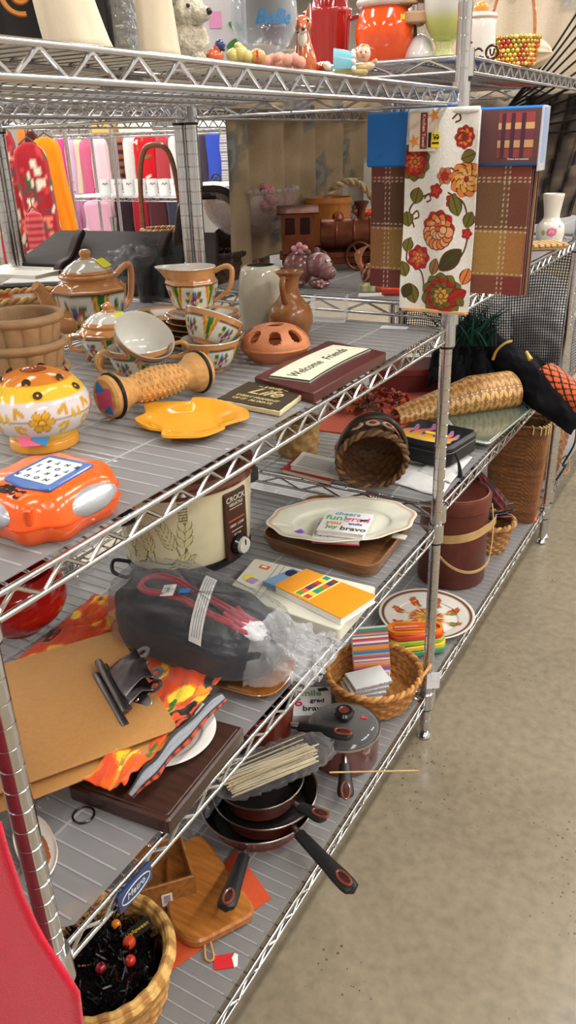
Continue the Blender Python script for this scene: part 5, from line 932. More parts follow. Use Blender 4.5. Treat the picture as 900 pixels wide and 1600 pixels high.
for x, z_, a in ((.035, .05, .4), (.042, .075, -.3), (.03, .03, 1.2), (.045, .02, .2)): b.at((x, -.0208, z_), (PI / 2, 0, 0)); q = np.array([(math.cos(k) * .016, math.sin(k) * .006) for k in np.linspace(0, TAU, 14, endpoint=False)]) @ np.array([[math.cos(a), math.sin(a)], [-math.sin(a), math.cos(a)]]); b.prism(q, 0, .0008)
b.build('leaf_print', PAPER, t); B((226, 150, 190)).at((0, -.0208, .085), (PI / 2, 0, 0)).rbox((0, 0, 0), (.026, .024, .0008), .002).build('pink_sticker', PAPER, t)
for s_ in (-1, 1): B((60, 40, 44)).tube([(-.03, s_ * .018, .125), (-.028, s_ * .018, .17), (.028, s_ * .018, .17), (.03, s_ * .018, .125)], .0022, 6, sub=4).build('cord_handle', CLOTH, t)
def figurine(nm, lb, px, py, yy, parts, cat='figurine', rz=0.0, sc=1.0):
    p = top(px, yy); t = thing(nm, lb, cat, p, facing(p) + rz); t.scale = (sc,) * 3
    for n_, m_, f in parts: b = B(); f(b); b.build(n_, m_, t, sharp=60)
    return t
def f1(b): b.c(206, 96, 54).ball((0, 0, .014), (.012, .02, .015), 16); b.ball((0, .008, .028), .009, 14)
def f2(b): b.c(50, 56, 110).ball((.002, .014, .034), (.009, .011, .011), 14); b.c(30, 30, 40).ball((.006, .02, .026), .004, 10)
figurine('bird_figurine', 'tiny orange and navy bird figurine in front of the grey gift bag', 335, 98, -.05, (('body', GLAZE, f1), ('wing', GLAZE, f2)), sc=.55)
def f3(b):
    b.c(206, 190, 110); 
    for x, y, z_, r in ((0, -.014, .014, .013), (0, .0, .017, .014), (.004, .012, .012, .011), (0, -.004, .028, .008)): b.ball((x, y, z_), r, 14)
def f4(b):
    b.c(206, 150, 84).ball((.0, .03, .012), (.011, .016, .013), 14); b.c(190, 70, 50).box((.01, .03, .012), (.003, .004, .018))
figurine('duck_figurine', 'tiny pale yellow ducks figurine left of the brandy glass foot', 377, 101, -.03, (('ducks', GLAZE, f3), ('striped_egg', GLAZE, f4)), sc=.62)
# brandy snifter with blue lettering
p = top(415, -.08); t = thing('brandy_glass', 'large clear brandy snifter with blue script lettering', 'glass', p, facing(p)); t.scale = (.68,) * 3; b = B((245, 245, 245)); R = .062
b.lathe([(0, .001), (.034, 0), (.036, .002), (.02, .006), (.008, .012), (.0075, .018), (.02, .026), (.045, .046), (.06, .075), (.0625, .1), (.057, .14), (.045, .17), (.0435, .17), (.055, .14), (.0605, .1), (.058, .076), (.043, .048), (.018, .029), (0, .026)], 64, 3); b.build('glass_body', film('thin_glass', tint=(190, 196, 202), fac=.06, rough=.02, edge=.62), t)
bt = B((40, 120, 180)); tb = B(); tb.text('Bellie', .032, np.eye(4), ext=.0006, shear=.35, bold=.0006); v = tb.V[0]; a = v[:, 0] / .0615 + .28; zz = .085 + v[:, 1]; r = np.interp(zz, [.04, .06, .075, .1, .14], [.04, .052, .0602, .0628, .057]) + .0006 + v[:, 2]
bt.raw(np.stack([r * np.cos(a), r * np.sin(a), zz], 1), tb.F, None); bt.build('blue_script', SATIN, t)
def f5(b):
    b.c(216, 150, 130); rs = np.random.RandomState(3)
    for k in range(14): b.ball((.012 * rs.randn(), .018 * rs.randn(), .008 + .014 * rs.rand()), .008 + .004 * rs.rand(), 10)
figurine('coral_figurine', 'small pink coral-like figurine between the brandy glass and the fox', 442, 105, -.03, (('coral_body', CLAY, f5),), sc=.7)
# fox
def fx_b(b): b.c(186, 96, 54); b.tube([(-.004, 0, .002), (0, 0, .02), (.002, -.002, .045), (.006, -.004, .06)], [.02, .02, .013, .01], 14, sub=5); b.tube([(.01, -.006, .034), (.014, -.008, .0)], [.006, .005], 8); b.tube([(.01, .006, .034), (.014, .006, .0)], [.006, .005], 8)
def fx_h(b): b.c(190, 98, 56).ball((.008, -.004, .07), (.015, .016, .013), 18); b.tube([(.016, -.004, .067), (.032, -.005, .061)], [.009, .003], 10)
def fx_e(b):
    for s in (-1, 1): b.c(150, 70, 40).tube([(.004, -.004 + s * .01, .078), (.002, -.004 + s * .014, .1)], [.007, .001], 8)
def fx_w(b): b.c(222, 212, 196).ball((.012, -.004, .05), (.009, .008, .014), 12); b.ball((.02, -.004, .0605), (.008, .007, .005), 10); b.c(20, 18, 18).ball((.033, -.005, .0615), .003, 8); b.ball((.02, -.013, .074), .002, 8); b.ball((.021, .005, .074), .002, 8)
def fx_t(b): b.c(180, 90, 50).tube([(-.016, .0, .008), (-.012, .03, .008), (.006, .036, .01)], [.006, .011, .008], 10, sub=5); b.c(226, 216, 200).ball((.012, .036, .01), (.008, .007, .007), 10)
figurine('fox_figurine', 'sitting red fox figurine between the brandy glass and the red pitcher', 476, 104, -.05, (('body', GLAZE, fx_b), ('head', GLAZE, fx_h), ('ears', GLAZE, fx_e), ('white_chest_and_face', GLAZE, fx_w), ('tail', GLAZE, fx_t)), rz=.1, sc=.8)
# red pitcher and red mug behind
p = topu(516, 107); t = thing('red_pitcher', 'plain red ceramic pitcher between the fox and the orange jar', 'pitcher', p, facing(p)); t.scale = (.95, .95, .84); b = B((154, 30, 28)); b.lathe([(0, .003), (.034, .002), (.037, 0), (.039, .01), (.042, .05), (.045, .095), (.047, .118), (.0445, .118), (.04, .06), (.036, .012), (0, .01)], 64, 3, rmod=lambda TH, ZZ, RR: RR * (1 + .3 * np.clip((ZZ - .09) / .03, 0, 1) * np.exp(-(((TH - 1.4 * PI + PI) % TAU - PI) / .3) ** 2))); b.build('pitcher_body', GLAZE, t)
B((154, 30, 28)).tube([(.01, .04, .1), (.014, .062, .104), (.014, .07, .08), (.012, .06, .04), (.01, .04, .024)], .0055, 8, sub=5).build('pitcher_handle', GLAZE, t)
p = topu(478, 105); t = thing('red_vase', 'tall dark red vase standing behind the fox and the red pitcher', 'vase', (p[0] + .01, p[1] + .09, UZ1), 0); b = B((140, 28, 30)); b.lathe([(0, 0), (.03, 0), (.036, .02), (.038, .1), (.03, .16), (.034, .19), (.031, .19), (.02, .15), (0, .14)], 48, 3); b.build('vase_body', GLAZE, t); b = B((160, 40, 36)); b.lathe([(.034, .19), (.036, .194), (.032, .196)], 40); b.build('vase_lip', GLAZE, t)
# baby in blue cradle
def bb1(b): b.c(206, 184, 120).rbox((0, 0, .004), (.03, .06, .008), .006, .002); b.ball((.004, .024, .01), (.012, .016, .006), 12)
def bb2(b): b.c(120, 176, 190); b.sheet(np.stack([(.02 * np.cos(grid(20, 12, (0, PI), (0, 1))[0])), -.028 + .034 * grid(20, 12, (0, PI), (0, 1))[1], .008 + .03 * np.sin(grid(20, 12, (0, PI), (0, 1))[0]) * (1 - .25 * grid(20, 12, (0, PI), (0, 1))[1])], 2), thick=.003)
def bb3(b):
    b.c(228, 222, 214)
    for k in range(9): a = PI * k / 8; b.ball((.021 * math.cos(a), .006, .008 + .026 * math.sin(a)), .0045, 10)
def bb4(b): b.c(222, 178, 150).ball((.004, .022, .03), (.012, .0125, .0125), 18); b.ball((.008, .03, .012), (.007, .012, .006), 12); b.tube([(.004, .034, .014), (.01, .044, .02)], [.004, .003], 8); b.ball((.0155, .022, .029), .0025, 8)
def bb5(b): b.c(176, 120, 70).ball((.001, .022, .036), (.0115, .012, .009), 14); b.c(40, 30, 28).ball((.0148, .018, .032), .0015, 8); b.ball((.0148, .026, .032), .0015, 8); b.c(190, 90, 90).ball((.015, .022, .0245), (.001, .003, .001), 8)
figurine('cradle_figurine', 'small baby figurine in a blue cradle at the shelf edge before the orange jar', 547, 114, -.018, (('base', GLAZE, bb1), ('blue_hood', GLAZE, bb2), ('lace_trim', GLAZE, bb3), ('baby', GLAZE, bb4), ('hair_and_face', GLAZE, bb5)), sc=.82)
# orange jar with white rim
p = topu(601, 99); t = thing('orange_jar', 'large glossy orange jar with white rim and yellow sticker', 'jar', p, facing(p)); t.scale = (.95, .95, .77); b = B((222, 78, 26)); b.lathe([(0, .003), (.04, .002), (.045, 0), (.052, .02), (.061, .055), (.06, .085), (.05, .116), (.046, .122)], 72, 4); b.build('jar_body', GLAZE, t)
b = B((222, 214, 204)); b.lathe([(.047, .12), (.056, .124), (.06, .132), (.056, .14), (.048, .142)], 64, 3); b.c(228, 90, 30).lathe([(.048, .141), (.045, .16), (.02, .17), (0, .172)], 48, 3); b.build('lid', GLAZE, t); sticker(t, trs((.0455, .037, .088), (0, PI / 2, 0)) @ trs((0, 0, 0), (-.68, 0, 0)), .022, .02, (226, 186, 40))
# brown rose figure, white bits, green glass lamp
p = topu(648, 96); t = thing('paper_roses', 'bunch of tan paper roses behind the frosted green glass', 'flowers', p, facing(p)); b = B((176, 140, 104))
for (y, z_, r) in ((0, .07, .03), (-.02, .1, .024), (.014, .105, .022)):
    for k in range(5):
        a_ = np.linspace(0, PI * 1.3, 14); U, V = grid(14, 6, (0, 1), (0, 1)); ang = k * 1.3 + U * 4; rr = r * (.3 + .16 * k) ; b.sheet(np.stack([.004 * k + rr * np.cos(ang) * .6, y + rr * np.sin(ang), z_ + r * (.5 - V * .9) * (1 - .08 * k)], 2), thick=.0012)
b.build('petals', PAPER, t, sharp=180); b = B((84, 70, 50)); b.tube([(0, 0, .0), (0, -.004, .06)], .006, 8); b.ball((-.01, .012, .02), (.016, .02, .02), 12); b.build('stem_base', CLOTH, t)
p = topu(655, 96); single(B((214, 206, 204)).lathe([(0, 0), (.026, 0), (.032, .01), (.02, .036), (.004, .046), (0, .046)], 36, 3), 'white_shell', GLAZE, 'small white shell-like ornament right of the orange jar', 'ornament', p)
p = topu(693, 93); t = thing('hurricane_glass', 'frosted glass shade fading from white to lime green, on a clear foot', 'vase', p, 0); t.scale = (.72, .72, .62)
b = B(); b.lathe([(.02, .05), (.036, .062), (.05, .09), (.058, .13), (.057, .17), (.048, .22), (.045, .22), (.054, .17), (.055, .13), (.047, .092), (.03, .062)], 60, 5, colf=lambda TH, ZZ, RR, K: mixc((204, 206, 118), (216, 212, 202), (ZZ - .098) / .03)); b.build('frosted_shade', mat('frosted_glass', rough=.35, trans=.3, var=.02), t)
b = B((214, 220, 170)); b.lathe([(0, .001), (.034, 0), (.036, .004), (.026, .014), (.022, .03), (.026, .046), (.03, .056), (0, .052)], 48, 3, rmod=lambda TH, ZZ, RR: RR * (1 + .04 * np.cos(12 * TH))); b.build('clear_foot', film('green_glass', tint=(206, 214, 130), fac=.3, rough=.05, edge=.5), t)
# second unit's top shelf
p = topu(762, 97); t = thing('white_canister', 'white glazed canister with an orange knob on its lid', 'canister', (p[0] - .03, p[1] + .03, p[2]), facing(p)); t.scale = (.72, .72, .78); b = B((216, 210, 202)); b.lathe([(0, .002), (.04, 0), (.044, .004), (.046, .04), (.045, .09), (.042, .1), (.0465, .104), (.046, .11), (.042, .114), (.02, .118), (0, .118)], 64, 2, colf=lambda TH, ZZ, RR, K: np.where(((ZZ > .1025) & (ZZ < .1045))[..., None], np.array((206, 140, 90.0)), np.array((216, 210, 202.0)))); b.build('canister_body', GLAZE, t); B((228, 140, 50)).ball((0, 0, .127), (.02, .02, .014), 20).build('orange_knob', GLAZE, t)
b = B((92, 70, 60))
p = topu(745, 92); t = thing('scroll_holder', 'brown metal scrollwork holder standing in front of the white canister', 'holder', (p[0] - .01, p[1], p[2]), facing(p)); t.scale = (.9, .9, .8); a = np.linspace(.3, 5.6, 24)
for y, z_, r in ((-.012, .03, .011), (.012, .012, .0105), (-.014, .01, .009)): b.tube(np.stack([np.zeros(24), y + r * np.cos(a) * (1 - .05 * a), z_ + r * np.sin(a) * (1 - .05 * a)], 1), .0025, 6)
b.build('scroll', STEEL, t); B((92, 70, 60)).box((0, 0, .002), (.03, .05, .004), .001).build('foot_plate', STEEL, t)
p = topu(768, 94); b = B((86, 62, 52)); a = np.linspace(0, TAU, 30, endpoint=False); b.tube(np.stack([np.zeros(30), .0115 * np.cos(a), .014 + .0115 * np.sin(a)], 1), .0028, 6, closed=True); b.tube([(0, -.004, .02), (0, -.003, .012), (0, .0, .008), (0, .003, .012), (0, .004, .02)], .002, 6, sub=3); single(b, 'ring_pull', STEEL, 'small brown ring-shaped metal pull lying by the canister foot', 'ring', p, facing(p))
p = topu(824, 103); t = thing('beaded_basket', 'orange and yellow beaded basket with a tall bent handle', 'basket', (p[0] - .045, p[1] + .02, p[2]), facing(p)); t.scale = (.95, .95, .95); rs = np.random.RandomState(2); b = B()
for r_ in range(7):
    for k in range(34): a = TAU * (k + .5 * (r_ % 2)) / 34; R = .048 + .008 * r_ / 6; b.c([(206, 120, 40), (220, 176, 60), (190, 70, 40), (226, 200, 90), (170, 150, 60)][rs.randint(5)]).ball((R * .8 * math.cos(a), R * 1.1 * math.sin(a), .006 + .0088 * r_), (.0052, .0058, .0052), 8)
b.build('beadwork', GLAZE, t); b = B((190, 150, 90)); b.lathe([(0, .003), (.042, .003), (.05, .06), (.048, .06), (.04, .006), (0, .006)], 40, sq=(.8, 1.1)); b.build('lining', WICK, t); a = np.linspace(0, PI, 26); B((170, 110, 60)).tube([(0, .05 * math.cos(q_), .05 + .13 * math.sin(q_) ** .8) for q_ in a], .004, 8).build('hoop_handle', WOOD, t)
p = topu(868, 108); t = thing('seashell', 'large cream seashell at the right end of the top shelf', 'shell', (p[0] - .07, p[1], p[2]), facing(p)); t.scale = (.9, .9, .9); A, K_ = grid(40, 24, (0, TAU), (0, 1)); b = B((196, 176, 148)); rr = .048 * np.sin(K_ * PI) ** .6 * (1 + .08 * np.cos(9 * A)); b.sheet(np.stack([rr * np.cos(A) * .8, (K_ - .5) * .13, .038 + rr * np.sin(A) * .8], 2), cu=True); b.build('shell_body', CLAY, t, sharp=180); b = B((226, 214, 200)); b.ball((.03, -.02, .03), (.012, .04, .016), 16); b.build('shell_lip', GLAZE, t)
# ================================================================== hanging textiles at the corner post
def fr(loc): return facing(loc) + PI / 2          # local x = viewer's right, -y = towards the viewer
t = thing('plaid_tablecloth', 'packaged brown plaid tablecloth in a bright blue card header, hanging behind the floral towel', 'tablecloth', (0, -.034, 1.13))
U, V = grid(150, 110, (-.155, .148), (0, .225)); C = fill(U, (92, 46, 42))
xs = [(-.155, -.118, (74, 32, 44)), (-.118, .036, (70, 52, 40)), (.0, .03, (74, 32, 46)), (.03, .11, (96, 70, 46)), (.11, .148, (98, 44, 38))]
for a_, b_, c_ in xs:
    m = (U >= a_) & (U < b_); C[m] = c_
    for v0, v1, mix_ in ((0, .035, (104, 48, 42)), (.035, .115, (158, 122, 62)), (.115, .2, (88, 64, 46)), (.2, .23, (104, 54, 44))): mm = m & (V >= v0) & (V < v1); C[mm] = mixc(c_, mix_, np.array(.62)).ravel()
C = np.clip(C * 1.22 + 4, 0, 255)
for v in (.03, .037, .112, .119, .196, .203): C[(np.abs(V - v) < .0008) & ((U * 220).astype(int) % 2 == 0)] = (214, 190, 160)
for u in (-.124, -.117, .024, .031, .104, .111): C[(np.abs(U - u) < .001) & ((V * 220).astype(int) % 2 == 0)] = (214, 190, 160)
b = B(); b.sheet(np.stack([U, -.004 - .002 * np.sin(U * 40), V - .012 * (U + .155) * 0 - .03 * (U + .15)* .25], 2), cols=C, thick=.004); b.build('front_layer', CLOTH, t, sharp=60)
for i, c_ in enumerate(((104, 56, 44), (70, 30, 34), (150, 112, 60), (84, 40, 40))):
    b = B(c_); U2, V2 = grid(20, 14, (-.15, .150 + .0018 * i), (0, .225)); b.sheet(np.stack([U2, .004 + .0065 * i + .002 * np.sin(V2 * 30 + i), V2 - .03 * (U2 + .15) * .25 - .001 * i], 2), thick=.0045); b.build('folded_layer', CLOTH, t, sharp=60)
b = B((22, 110, 190)); b.box((0, .008, .267), (.325, .036, .093), .003); hd = b.build('card_header', SATIN, t)
b = B((96, 60, 58)); b.box((.108, -.0104, .267), (.104, .0012, .084))
for k, (z_, h_, c_) in enumerate(((.296, .016, (150, 60, 64)), (.283, .01, (206, 160, 110)), (.27, .016, (116, 50, 66)), (.255, .012, (196, 150, 104)), (.24, .014, (140, 60, 60)))):
    b.c(c_).box((.118, -.0113, z_), (.062, .0008, h_))
for x in (.096, .112, .13): b.c(70, 36, 50).box((x, -.0118, .268), (.007, .0006, .07))
b.c(230, 228, 224).text('Photo not included', .0048, trs((.125, -.0112, .231), (PI / 2, 0, 0))); b.build('photo_panel', PAPER, hd)
b = B((214, 230, 236)); b.box((.1635, -.002, .262), (.002, .05, .1)); b.build('plastic_sleeve', ACRYL, t)
t = thing('kitchen_towel', 'white kitchen towel printed with red and orange flowers, hanging with a price card', 'towel', (-.006, -.066, 1.098)); t.scale = (.93, 1, 1)
W_, H_ = .142, .342
U, V = grid(260, 560, (-W_ / 2, W_ / 2), (0, H_)); C = fill(U, (226, 222, 214)); ed = (96, 52, 26); rd, og, gr, dk, gd = (172, 36, 34), (218, 124, 62), (104, 104, 44), (60, 62, 30), (214, 160, 72)
def lf(x, y, a, L, w, c_): leaf(C, U, V, x, y, x + math.cos(a) * L, y + math.sin(a) * L, w, c_, ed, ed)
stroke(C, U, V, [(-.02, .03), (-.03, .07), (-.06, .09), (-.055, .13)], .0016, ed); stroke(C, U, V, [(.02, .08), (.05, .1), (.06, .14), (.05, .19), (.02, .21)], .0016, ed); stroke(C, U, V, [(-.05, .15), (-.06, .18), (-.04, .2), (-.01, .21)], .0016, ed); stroke(C, U, V, [(.0, .215), (.02, .25), (.035, .24)], .0014, ed)
flower(C, U, V, .002, .148, .034, [rd, og, (226, 160, 110), (206, 90, 60)], 9, ed, 4); 
for k in range(9): a = PI + PI * k / 8; ell(C, U, V, .002 + .022 * math.cos(a), .142 + .022 * math.sin(a), .0105, .0105, 0, [(222, 150, 104), og][k % 2], ed, .82)
for k in range(6): a = PI + PI * k / 5; ell(C, U, V, .002 + .011 * math.cos(a), .146 + .010 * math.sin(a), .008, .008, 0, (226, 170, 124), ed, .8)
flower(C, U, V, -.052, .262, .034, [gr, rd, (206, 70, 60), og], 10, ed, 4, .3); flower(C, U, V, .052, .232, .032, [og, gd, (226, 170, 110), rd], 9, ed, 3, .2); flower(C, U, V, .016, .028, .044, [gr, rd, gr, gd], 11, ed, 4, .5); flower(C, U, V, .045, .3, .02, [rd, og, rd], 8, ed, 3); flower(C, U, V, -.036, .095, .024, [rd, (190, 80, 60), og], 7, ed, 3)
flower(C, U, V, .012, .238, .016, [(190, 110, 70), rd], 6, ed, 2); flower(C, U, V, -.005, .213, .014, [rd, (206, 60, 50)], 5, ed, 2); flower(C, U, V, .028, .196, .014, [rd, (196, 50, 50)], 5, ed, 2); flower(C, U, V, .058, .14, .011, [rd, (196, 60, 60)], 5, ed, 2)
lf(.01, .075, .75, .055, .017, dk); lf(-.006, .065, 1.3, .032, .011, (150, 110, 60)); lf(.04, .17, 1.9, .04, .013, gr); lf(.055, .15, 1.2, .03, .012, gr); lf(-.05, .19, 1.3, .03, .014, gr); lf(-.06, .15, 1.8, .028, .012, gr); lf(-.04, .01, 1.9, .04, .014, gr); lf(-.062, .02, 1.2, .03, .012, dk); lf(.056, .05, 1.2, .032, .012, og); lf(.03, .02, .5, .04, .013, rd); lf(-.06, .06, 1.9, .03, .012, gr); lf(-.062, .105, 1.4, .026, .011, gr); lf(.04, .265, .3, .03, .012, gr); lf(-.03, .3, 2.4, .03, .011, gr); lf(.06, .01, 2.2, .02, .008, gr)
for x, y, a in ((-.03, .2, 0), (.03, .3, 1), (-.055, .17, 2), (.02, .33, .5)): stroke(C, U, V, [(x, y), (x + .01, y + .008), (x + .014, y - .002), (x + .006, y - .006)], .0016, ed)
b = B(); b.sheet(np.stack([U * (1 + .04 * (1 - V / H_)), -.006 - .004 * np.sin(U * 60 + V * 6) - .002 * np.sin(V * 30), V], 2), cols=C, thick=.004); b.build('towel_front', CLOTH, t, sharp=180)
b = B((218, 214, 206)); U2, V2 = grid(20, 20, (-W_ / 2 * .98, W_ / 2 * .98), (.004, H_)); b.sheet(np.stack([U2, .006 + .002 * np.sin(U2 * 50), V2], 2), thick=.003); b.tube([(-W_ / 2 * .97, .001, H_), (W_ / 2 * .97, .001, H_)], .006, 10); b.build('towel_back', CLOTH, t)
b = B((214, 168, 112)); b.at((0, 0, -.002)); b.rbox((0, 0, 0), (.142, .018, .006), .005, .001); b.build('wooden_bar', RAWWOOD, t)
b = B((222, 206, 188)); b.box((-.034, -.015, .31), (.054, .0012, .062)); b.c(126, 44, 34).box((-.032, -.0158, .312), (.014, .0006, .058)); b.c(236, 224, 206).text('Kitchen Towel', .0088, trs((-.032, -.0163, .312), (PI / 2, PI / 2, 0)), ext=.0002); b.c(222, 140, 62)
for (x, z_) in ((-.012, .336), (-.05, .296)): b.prism([(x + (.012 if k % 2 else .006) * math.cos(TAU * k / 10), z_ + (.012 if k % 2 else .006) * math.sin(TAU * k / 10)) for k in range(10)], 0, .001) if False else b.at((x, -.0158, z_), (PI / 2, 0, 0)).prism([((.012 if k % 2 else .005) * math.cos(TAU * k / 10), (.012 if k % 2 else .005) * math.sin(TAU * k / 10)) for k in range(10)], 0, .0006)
cd = b.at().build('price_card', PAPER, t)
b = B((236, 206, 50)); b.box((-.008, -.0166, .297), (.018, .0006, .024)); b.c(24, 22, 20).box((-.019, -.0166, .297), (.006, .0006, .024)).text('$1', .018, trs((-.008, -.0172, .297), (PI / 2, PI / 2, 0)), ext=.0002, bold=.0006); b.build('dollar_sticker', PAPER, cd)
b = B((226, 230, 230)); b.at((-.004, -.02, 1.448), (PI / 2, 0, 0)); b.lathe([(.004, -.0008), (.015, -.0008), (.015, .0008), (.004, .0008)], 30, closed=True); t2 = thing('hang_tab', 'round clear plastic tab on the corner post above the towel', 'tab', (0, 0, 0)); b.build('tab_disc', ACRYL, t2)

# ================================================================== second unit, upper shelf
def pu(px, py, z=UZ2): p = at(px, py, z); return (p[0], p[1], z)
p = pu(508, 421); t = thing('toy_locomotive', 'copper toy steam locomotive behind the mottled hippo figure', 'locomotive', p, fr(p) + .05); t.scale = (1.12, 1.12, 1.15); cc = (124, 70, 46)
b = B(cc); b.box((.0, 0, .034), (.21, .07, .012), .002); b.box((.0, 0, .022), (.2, .05, .016), .002); b.build('chassis', COPPER, t)
b = B(cc); b.at((.04, 0, .075), (0, PI / 2, 0)); b.lathe([(0, -.05), (.033, -.05), (.034, -.048), (.034, .058), (.036, .06), (.036, .068), (.03, .074), (.014, .076), (.012, .084), (0, .085)], 40); bo = b.build('boiler', COPPER, t)
b = B((94, 50, 34)); b.at((.04, 0, .075), (0, PI / 2, 0))
for z in (-.02, .02): b.lathe([(.0345, z), (.036, z + .002), (.036, z + .005), (.0345, z + .007)], 40)
b.build('boiler_band', COPPER, bo)
b = B(cc); b.box((-.062, 0, .082), (.075, .076, .09), .003); b.build('cab', COPPER, t)
b = B((52, 30, 24))
for x in (-.08, -.046): b.box((x, -.0385, .098), (.022, .002, .034), .001)
b.build('cab_window', COPPER, t); b = B((96, 52, 36)); U, V = grid(20, 8, (-.052, .052), (-.055, .055)); b.sheet(np.stack([V * .85 - .062, U * .95, .136 - 6 * U ** 2 * .8], 2), thick=.003); b.build('cab_roof', COPPER, t)
b = B((100, 56, 38)); b.at((.083, 0, .105)); b.lathe([(.01, 0), (.009, .02), (.016, .034), (.017, .038), (.012, .038)], 24); b.build('chimney', COPPER, t); b = B(cc).at((.03, 0, .107)); b.lathe([(.014, 0), (.013, .008), (.006, .016), (0, .017)], 24); b.build('steam_dome', COPPER, t)
for x, r in ((-.07, .024), (-.015, .024), (.075, .032)):
    for s_ in (-1, 1):
        b = B((88, 48, 34)); b.at((x, s_ * .04, r), (PI / 2, 0, 0)); a = np.linspace(0, TAU, 30, endpoint=False); b.tube(np.stack([r * .9 * np.cos(a), r * .9 * np.sin(a), 0 * a], 1), .0034, 7, closed=True)
        for k in range(6): b.tube([(0, 0, 0), (r * .88 * math.cos(TAU * k / 6), r * .88 * math.sin(TAU * k / 6), 0)], .0018, 5)
        b.lathe([(0, -.004), (.006, -.004), (.006, .004), (0, .004)], 14); b.build('wheel', COPPER, t)
b = B((100, 56, 38)); b.prism([(.1, -.03), (.125, 0), (.1, .03)], .006, .03, .001); b.build('cowcatcher', COPPER, t)
p = pu(483, 447); t = thing('hippo_figure', 'mottled brown ceramic hippo figure with a pink bow and white face', 'figurine', p, fr(p) - .1); t.scale = (.86,) * 3; HB = mat('mottled_glaze', rough=.2, coat=.4, var=.25, vscale=30)
b = B((120, 76, 74)); b.ball((-.028, .0, .046), (.042, .04, .046), 24); b.ball((-.03, -.022, .014), (.024, .026, .014), 16); b.ball((.03, -.03, .012), (.03, .02, .012), 16); b.ball((-.05, .01, .012), (.02, .03, .012), 16); b.build('body', HB, t)
b = B((132, 90, 88)); nzf = lambda P: mixc((126, 80, 80), (206, 196, 196), np.clip(noise2(P[..., 0], P[..., 1] + P[..., 2], 90, 4) + .2 + P[..., 2] * 18, 0, 1)); b.ball((.028, -.012, .056), (.036, .032, .033), 30, colf=nzf); b.ball((.05, -.02, .038), (.026, .026, .02), 22, colf=nzf); hd = b.build('head', HB, t)
for s_ in (-1, 1): B((110, 70, 70)).ball((.012 + .01 * s_, -.01 + .022 * s_, .09), (.008, .006, .01), 12).build('ear', HB, hd)
b = B((26, 20, 20)); b.ball((.048, -.034, .068), .0034, 10); b.ball((.062, -.02, .066), .003, 10); b.build('eyes', PLAST, hd)
b = B((206, 140, 146))
for x, z_ in ((-.02, .094), (-.036, .1), (-.008, .101), (-.022, .108)): b.ball((x, -.02, z_), (.009, .008, .008), 12)
b.build('pink_bow', GLAZE, t); b = B((206, 150, 150))
for k in range(5): b.ball((.036 + .007 * math.cos(k * 1.256), -.05, .014 + .007 * math.sin(k * 1.256)), .005, 10)
b.build('pink_flower', GLAZE, t)
p = pu(462, 398); p = (p[0] + .1, p[1] + .02, p[2]); t = thing('ribbed_planter', 'orange ribbed flower pot behind the locomotive cab', 'flower pot', p); b = B((196, 122, 54)); b.lathe([(0, .002), (.045, 0), (.048, .004), (.064, .14), (.068, .144), (.068, .15), (.06, .15), (.044, .01), (0, .01)], 96, 2, rmod=lambda TH, ZZ, RR: RR * (1 + .02 * np.cos(24 * TH) * (ZZ < .138))); b.build('pot_body', CLAY, t)
p = pu(578, 412); t = thing('woven_cup', 'bright orange woven cup standing right of the locomotive', 'cup', p); b = B(); weave(b, [(.004, .003), (.03, .003), (.037, .13)], 22, 16, .0018, ((222, 84, 34), (190, 62, 26))); b.build('cup_weave', WICK, t); b = B(); rim_braid(b, .037, .131, .006, ((226, 90, 36), (200, 70, 28)), n=24); b.build('rim', WICK, t)
p = pu(577, 453); t = thing('rooster_figure', 'small brown striped rooster figurine with painted green base', 'figurine', p, fr(p)); 
stripe = lambda P: np.where((np.sin(P[..., 2] * 900 + P[..., 0] * 500) > .2)[..., None], np.array((196, 130, 80.0)), np.array((70, 40, 30.0)))
b = B(); b.ball((0, 0, .034), (.02, .016, .024), 26, colf=stripe); b.ball((.012, 0, .026), (.018, .012, .014), 20, colf=stripe); b.build('body', GLAZE, t); b = B((176, 110, 70)); 
for k in range(5): b.tube([(-.012, 0, .04), (-.022 - .002 * k, -.004 + .002 * k, .06 + .004 * k), (-.016 + .004 * k, 0, .085 + .003 * k)], [.006, .005, .001], 8, sub=4)
b.build('tail_feathers', GLAZE, t); b = B((206, 196, 170)); b.ball((.02, 0, .058), (.009, .008, .011), 14); b.c(190, 50, 40).ball((.02, 0, .07), (.008, .003, .005), 10); b.c(220, 150, 50).tube([(.027, 0, .057), (.036, 0, .054)], [.003, .0006], 8); b.build('head', GLAZE, t); b = B(); b.lathe([(0, 0), (.026, 0), (.024, .012), (.014, .018), (0, .018)], 30, colf=lambda TH, ZZ, RR, K: np.where((np.sin(TH * 7) > 0)[..., None], np.array((150, 180, 110.0)), np.array((216, 206, 170.0)))); b.build('painted_base', GLAZE, t)
p = pu(580, 461); single(B((224, 222, 220)).prism(rrect(.055, .04, .002), 0, .0008), 'paper_slip', PAPER, 'white paper slip in front of the rooster figurine', 'paper', p, fr(p))
for i, (px, py, c_, lb) in enumerate(((610, 455, (226, 104, 44), 'thick orange marker lying left of the towel'), (618, 461, (214, 66, 44), 'red-orange marker lying in front of the orange one'))):
    p = pu(px, py); t = thing('marker_pen', lb, 'marker', p, fr(p) + .1 * i); B(c_).at((0, 0, .0075), (0, PI / 2, 0)).lathe([(0, -.03), (.006, -.03), (.0075, -.026), (.0075, .012)], 20).build('barrel', PLAST, t); B(tuple(int(q * .85) for q in c_)).at((0, 0, .0075), (0, PI / 2, 0)).lathe([(.008, .01), (.008, .03), (.005, .034), (0, .034)], 20).build('cap', PLAST, t)
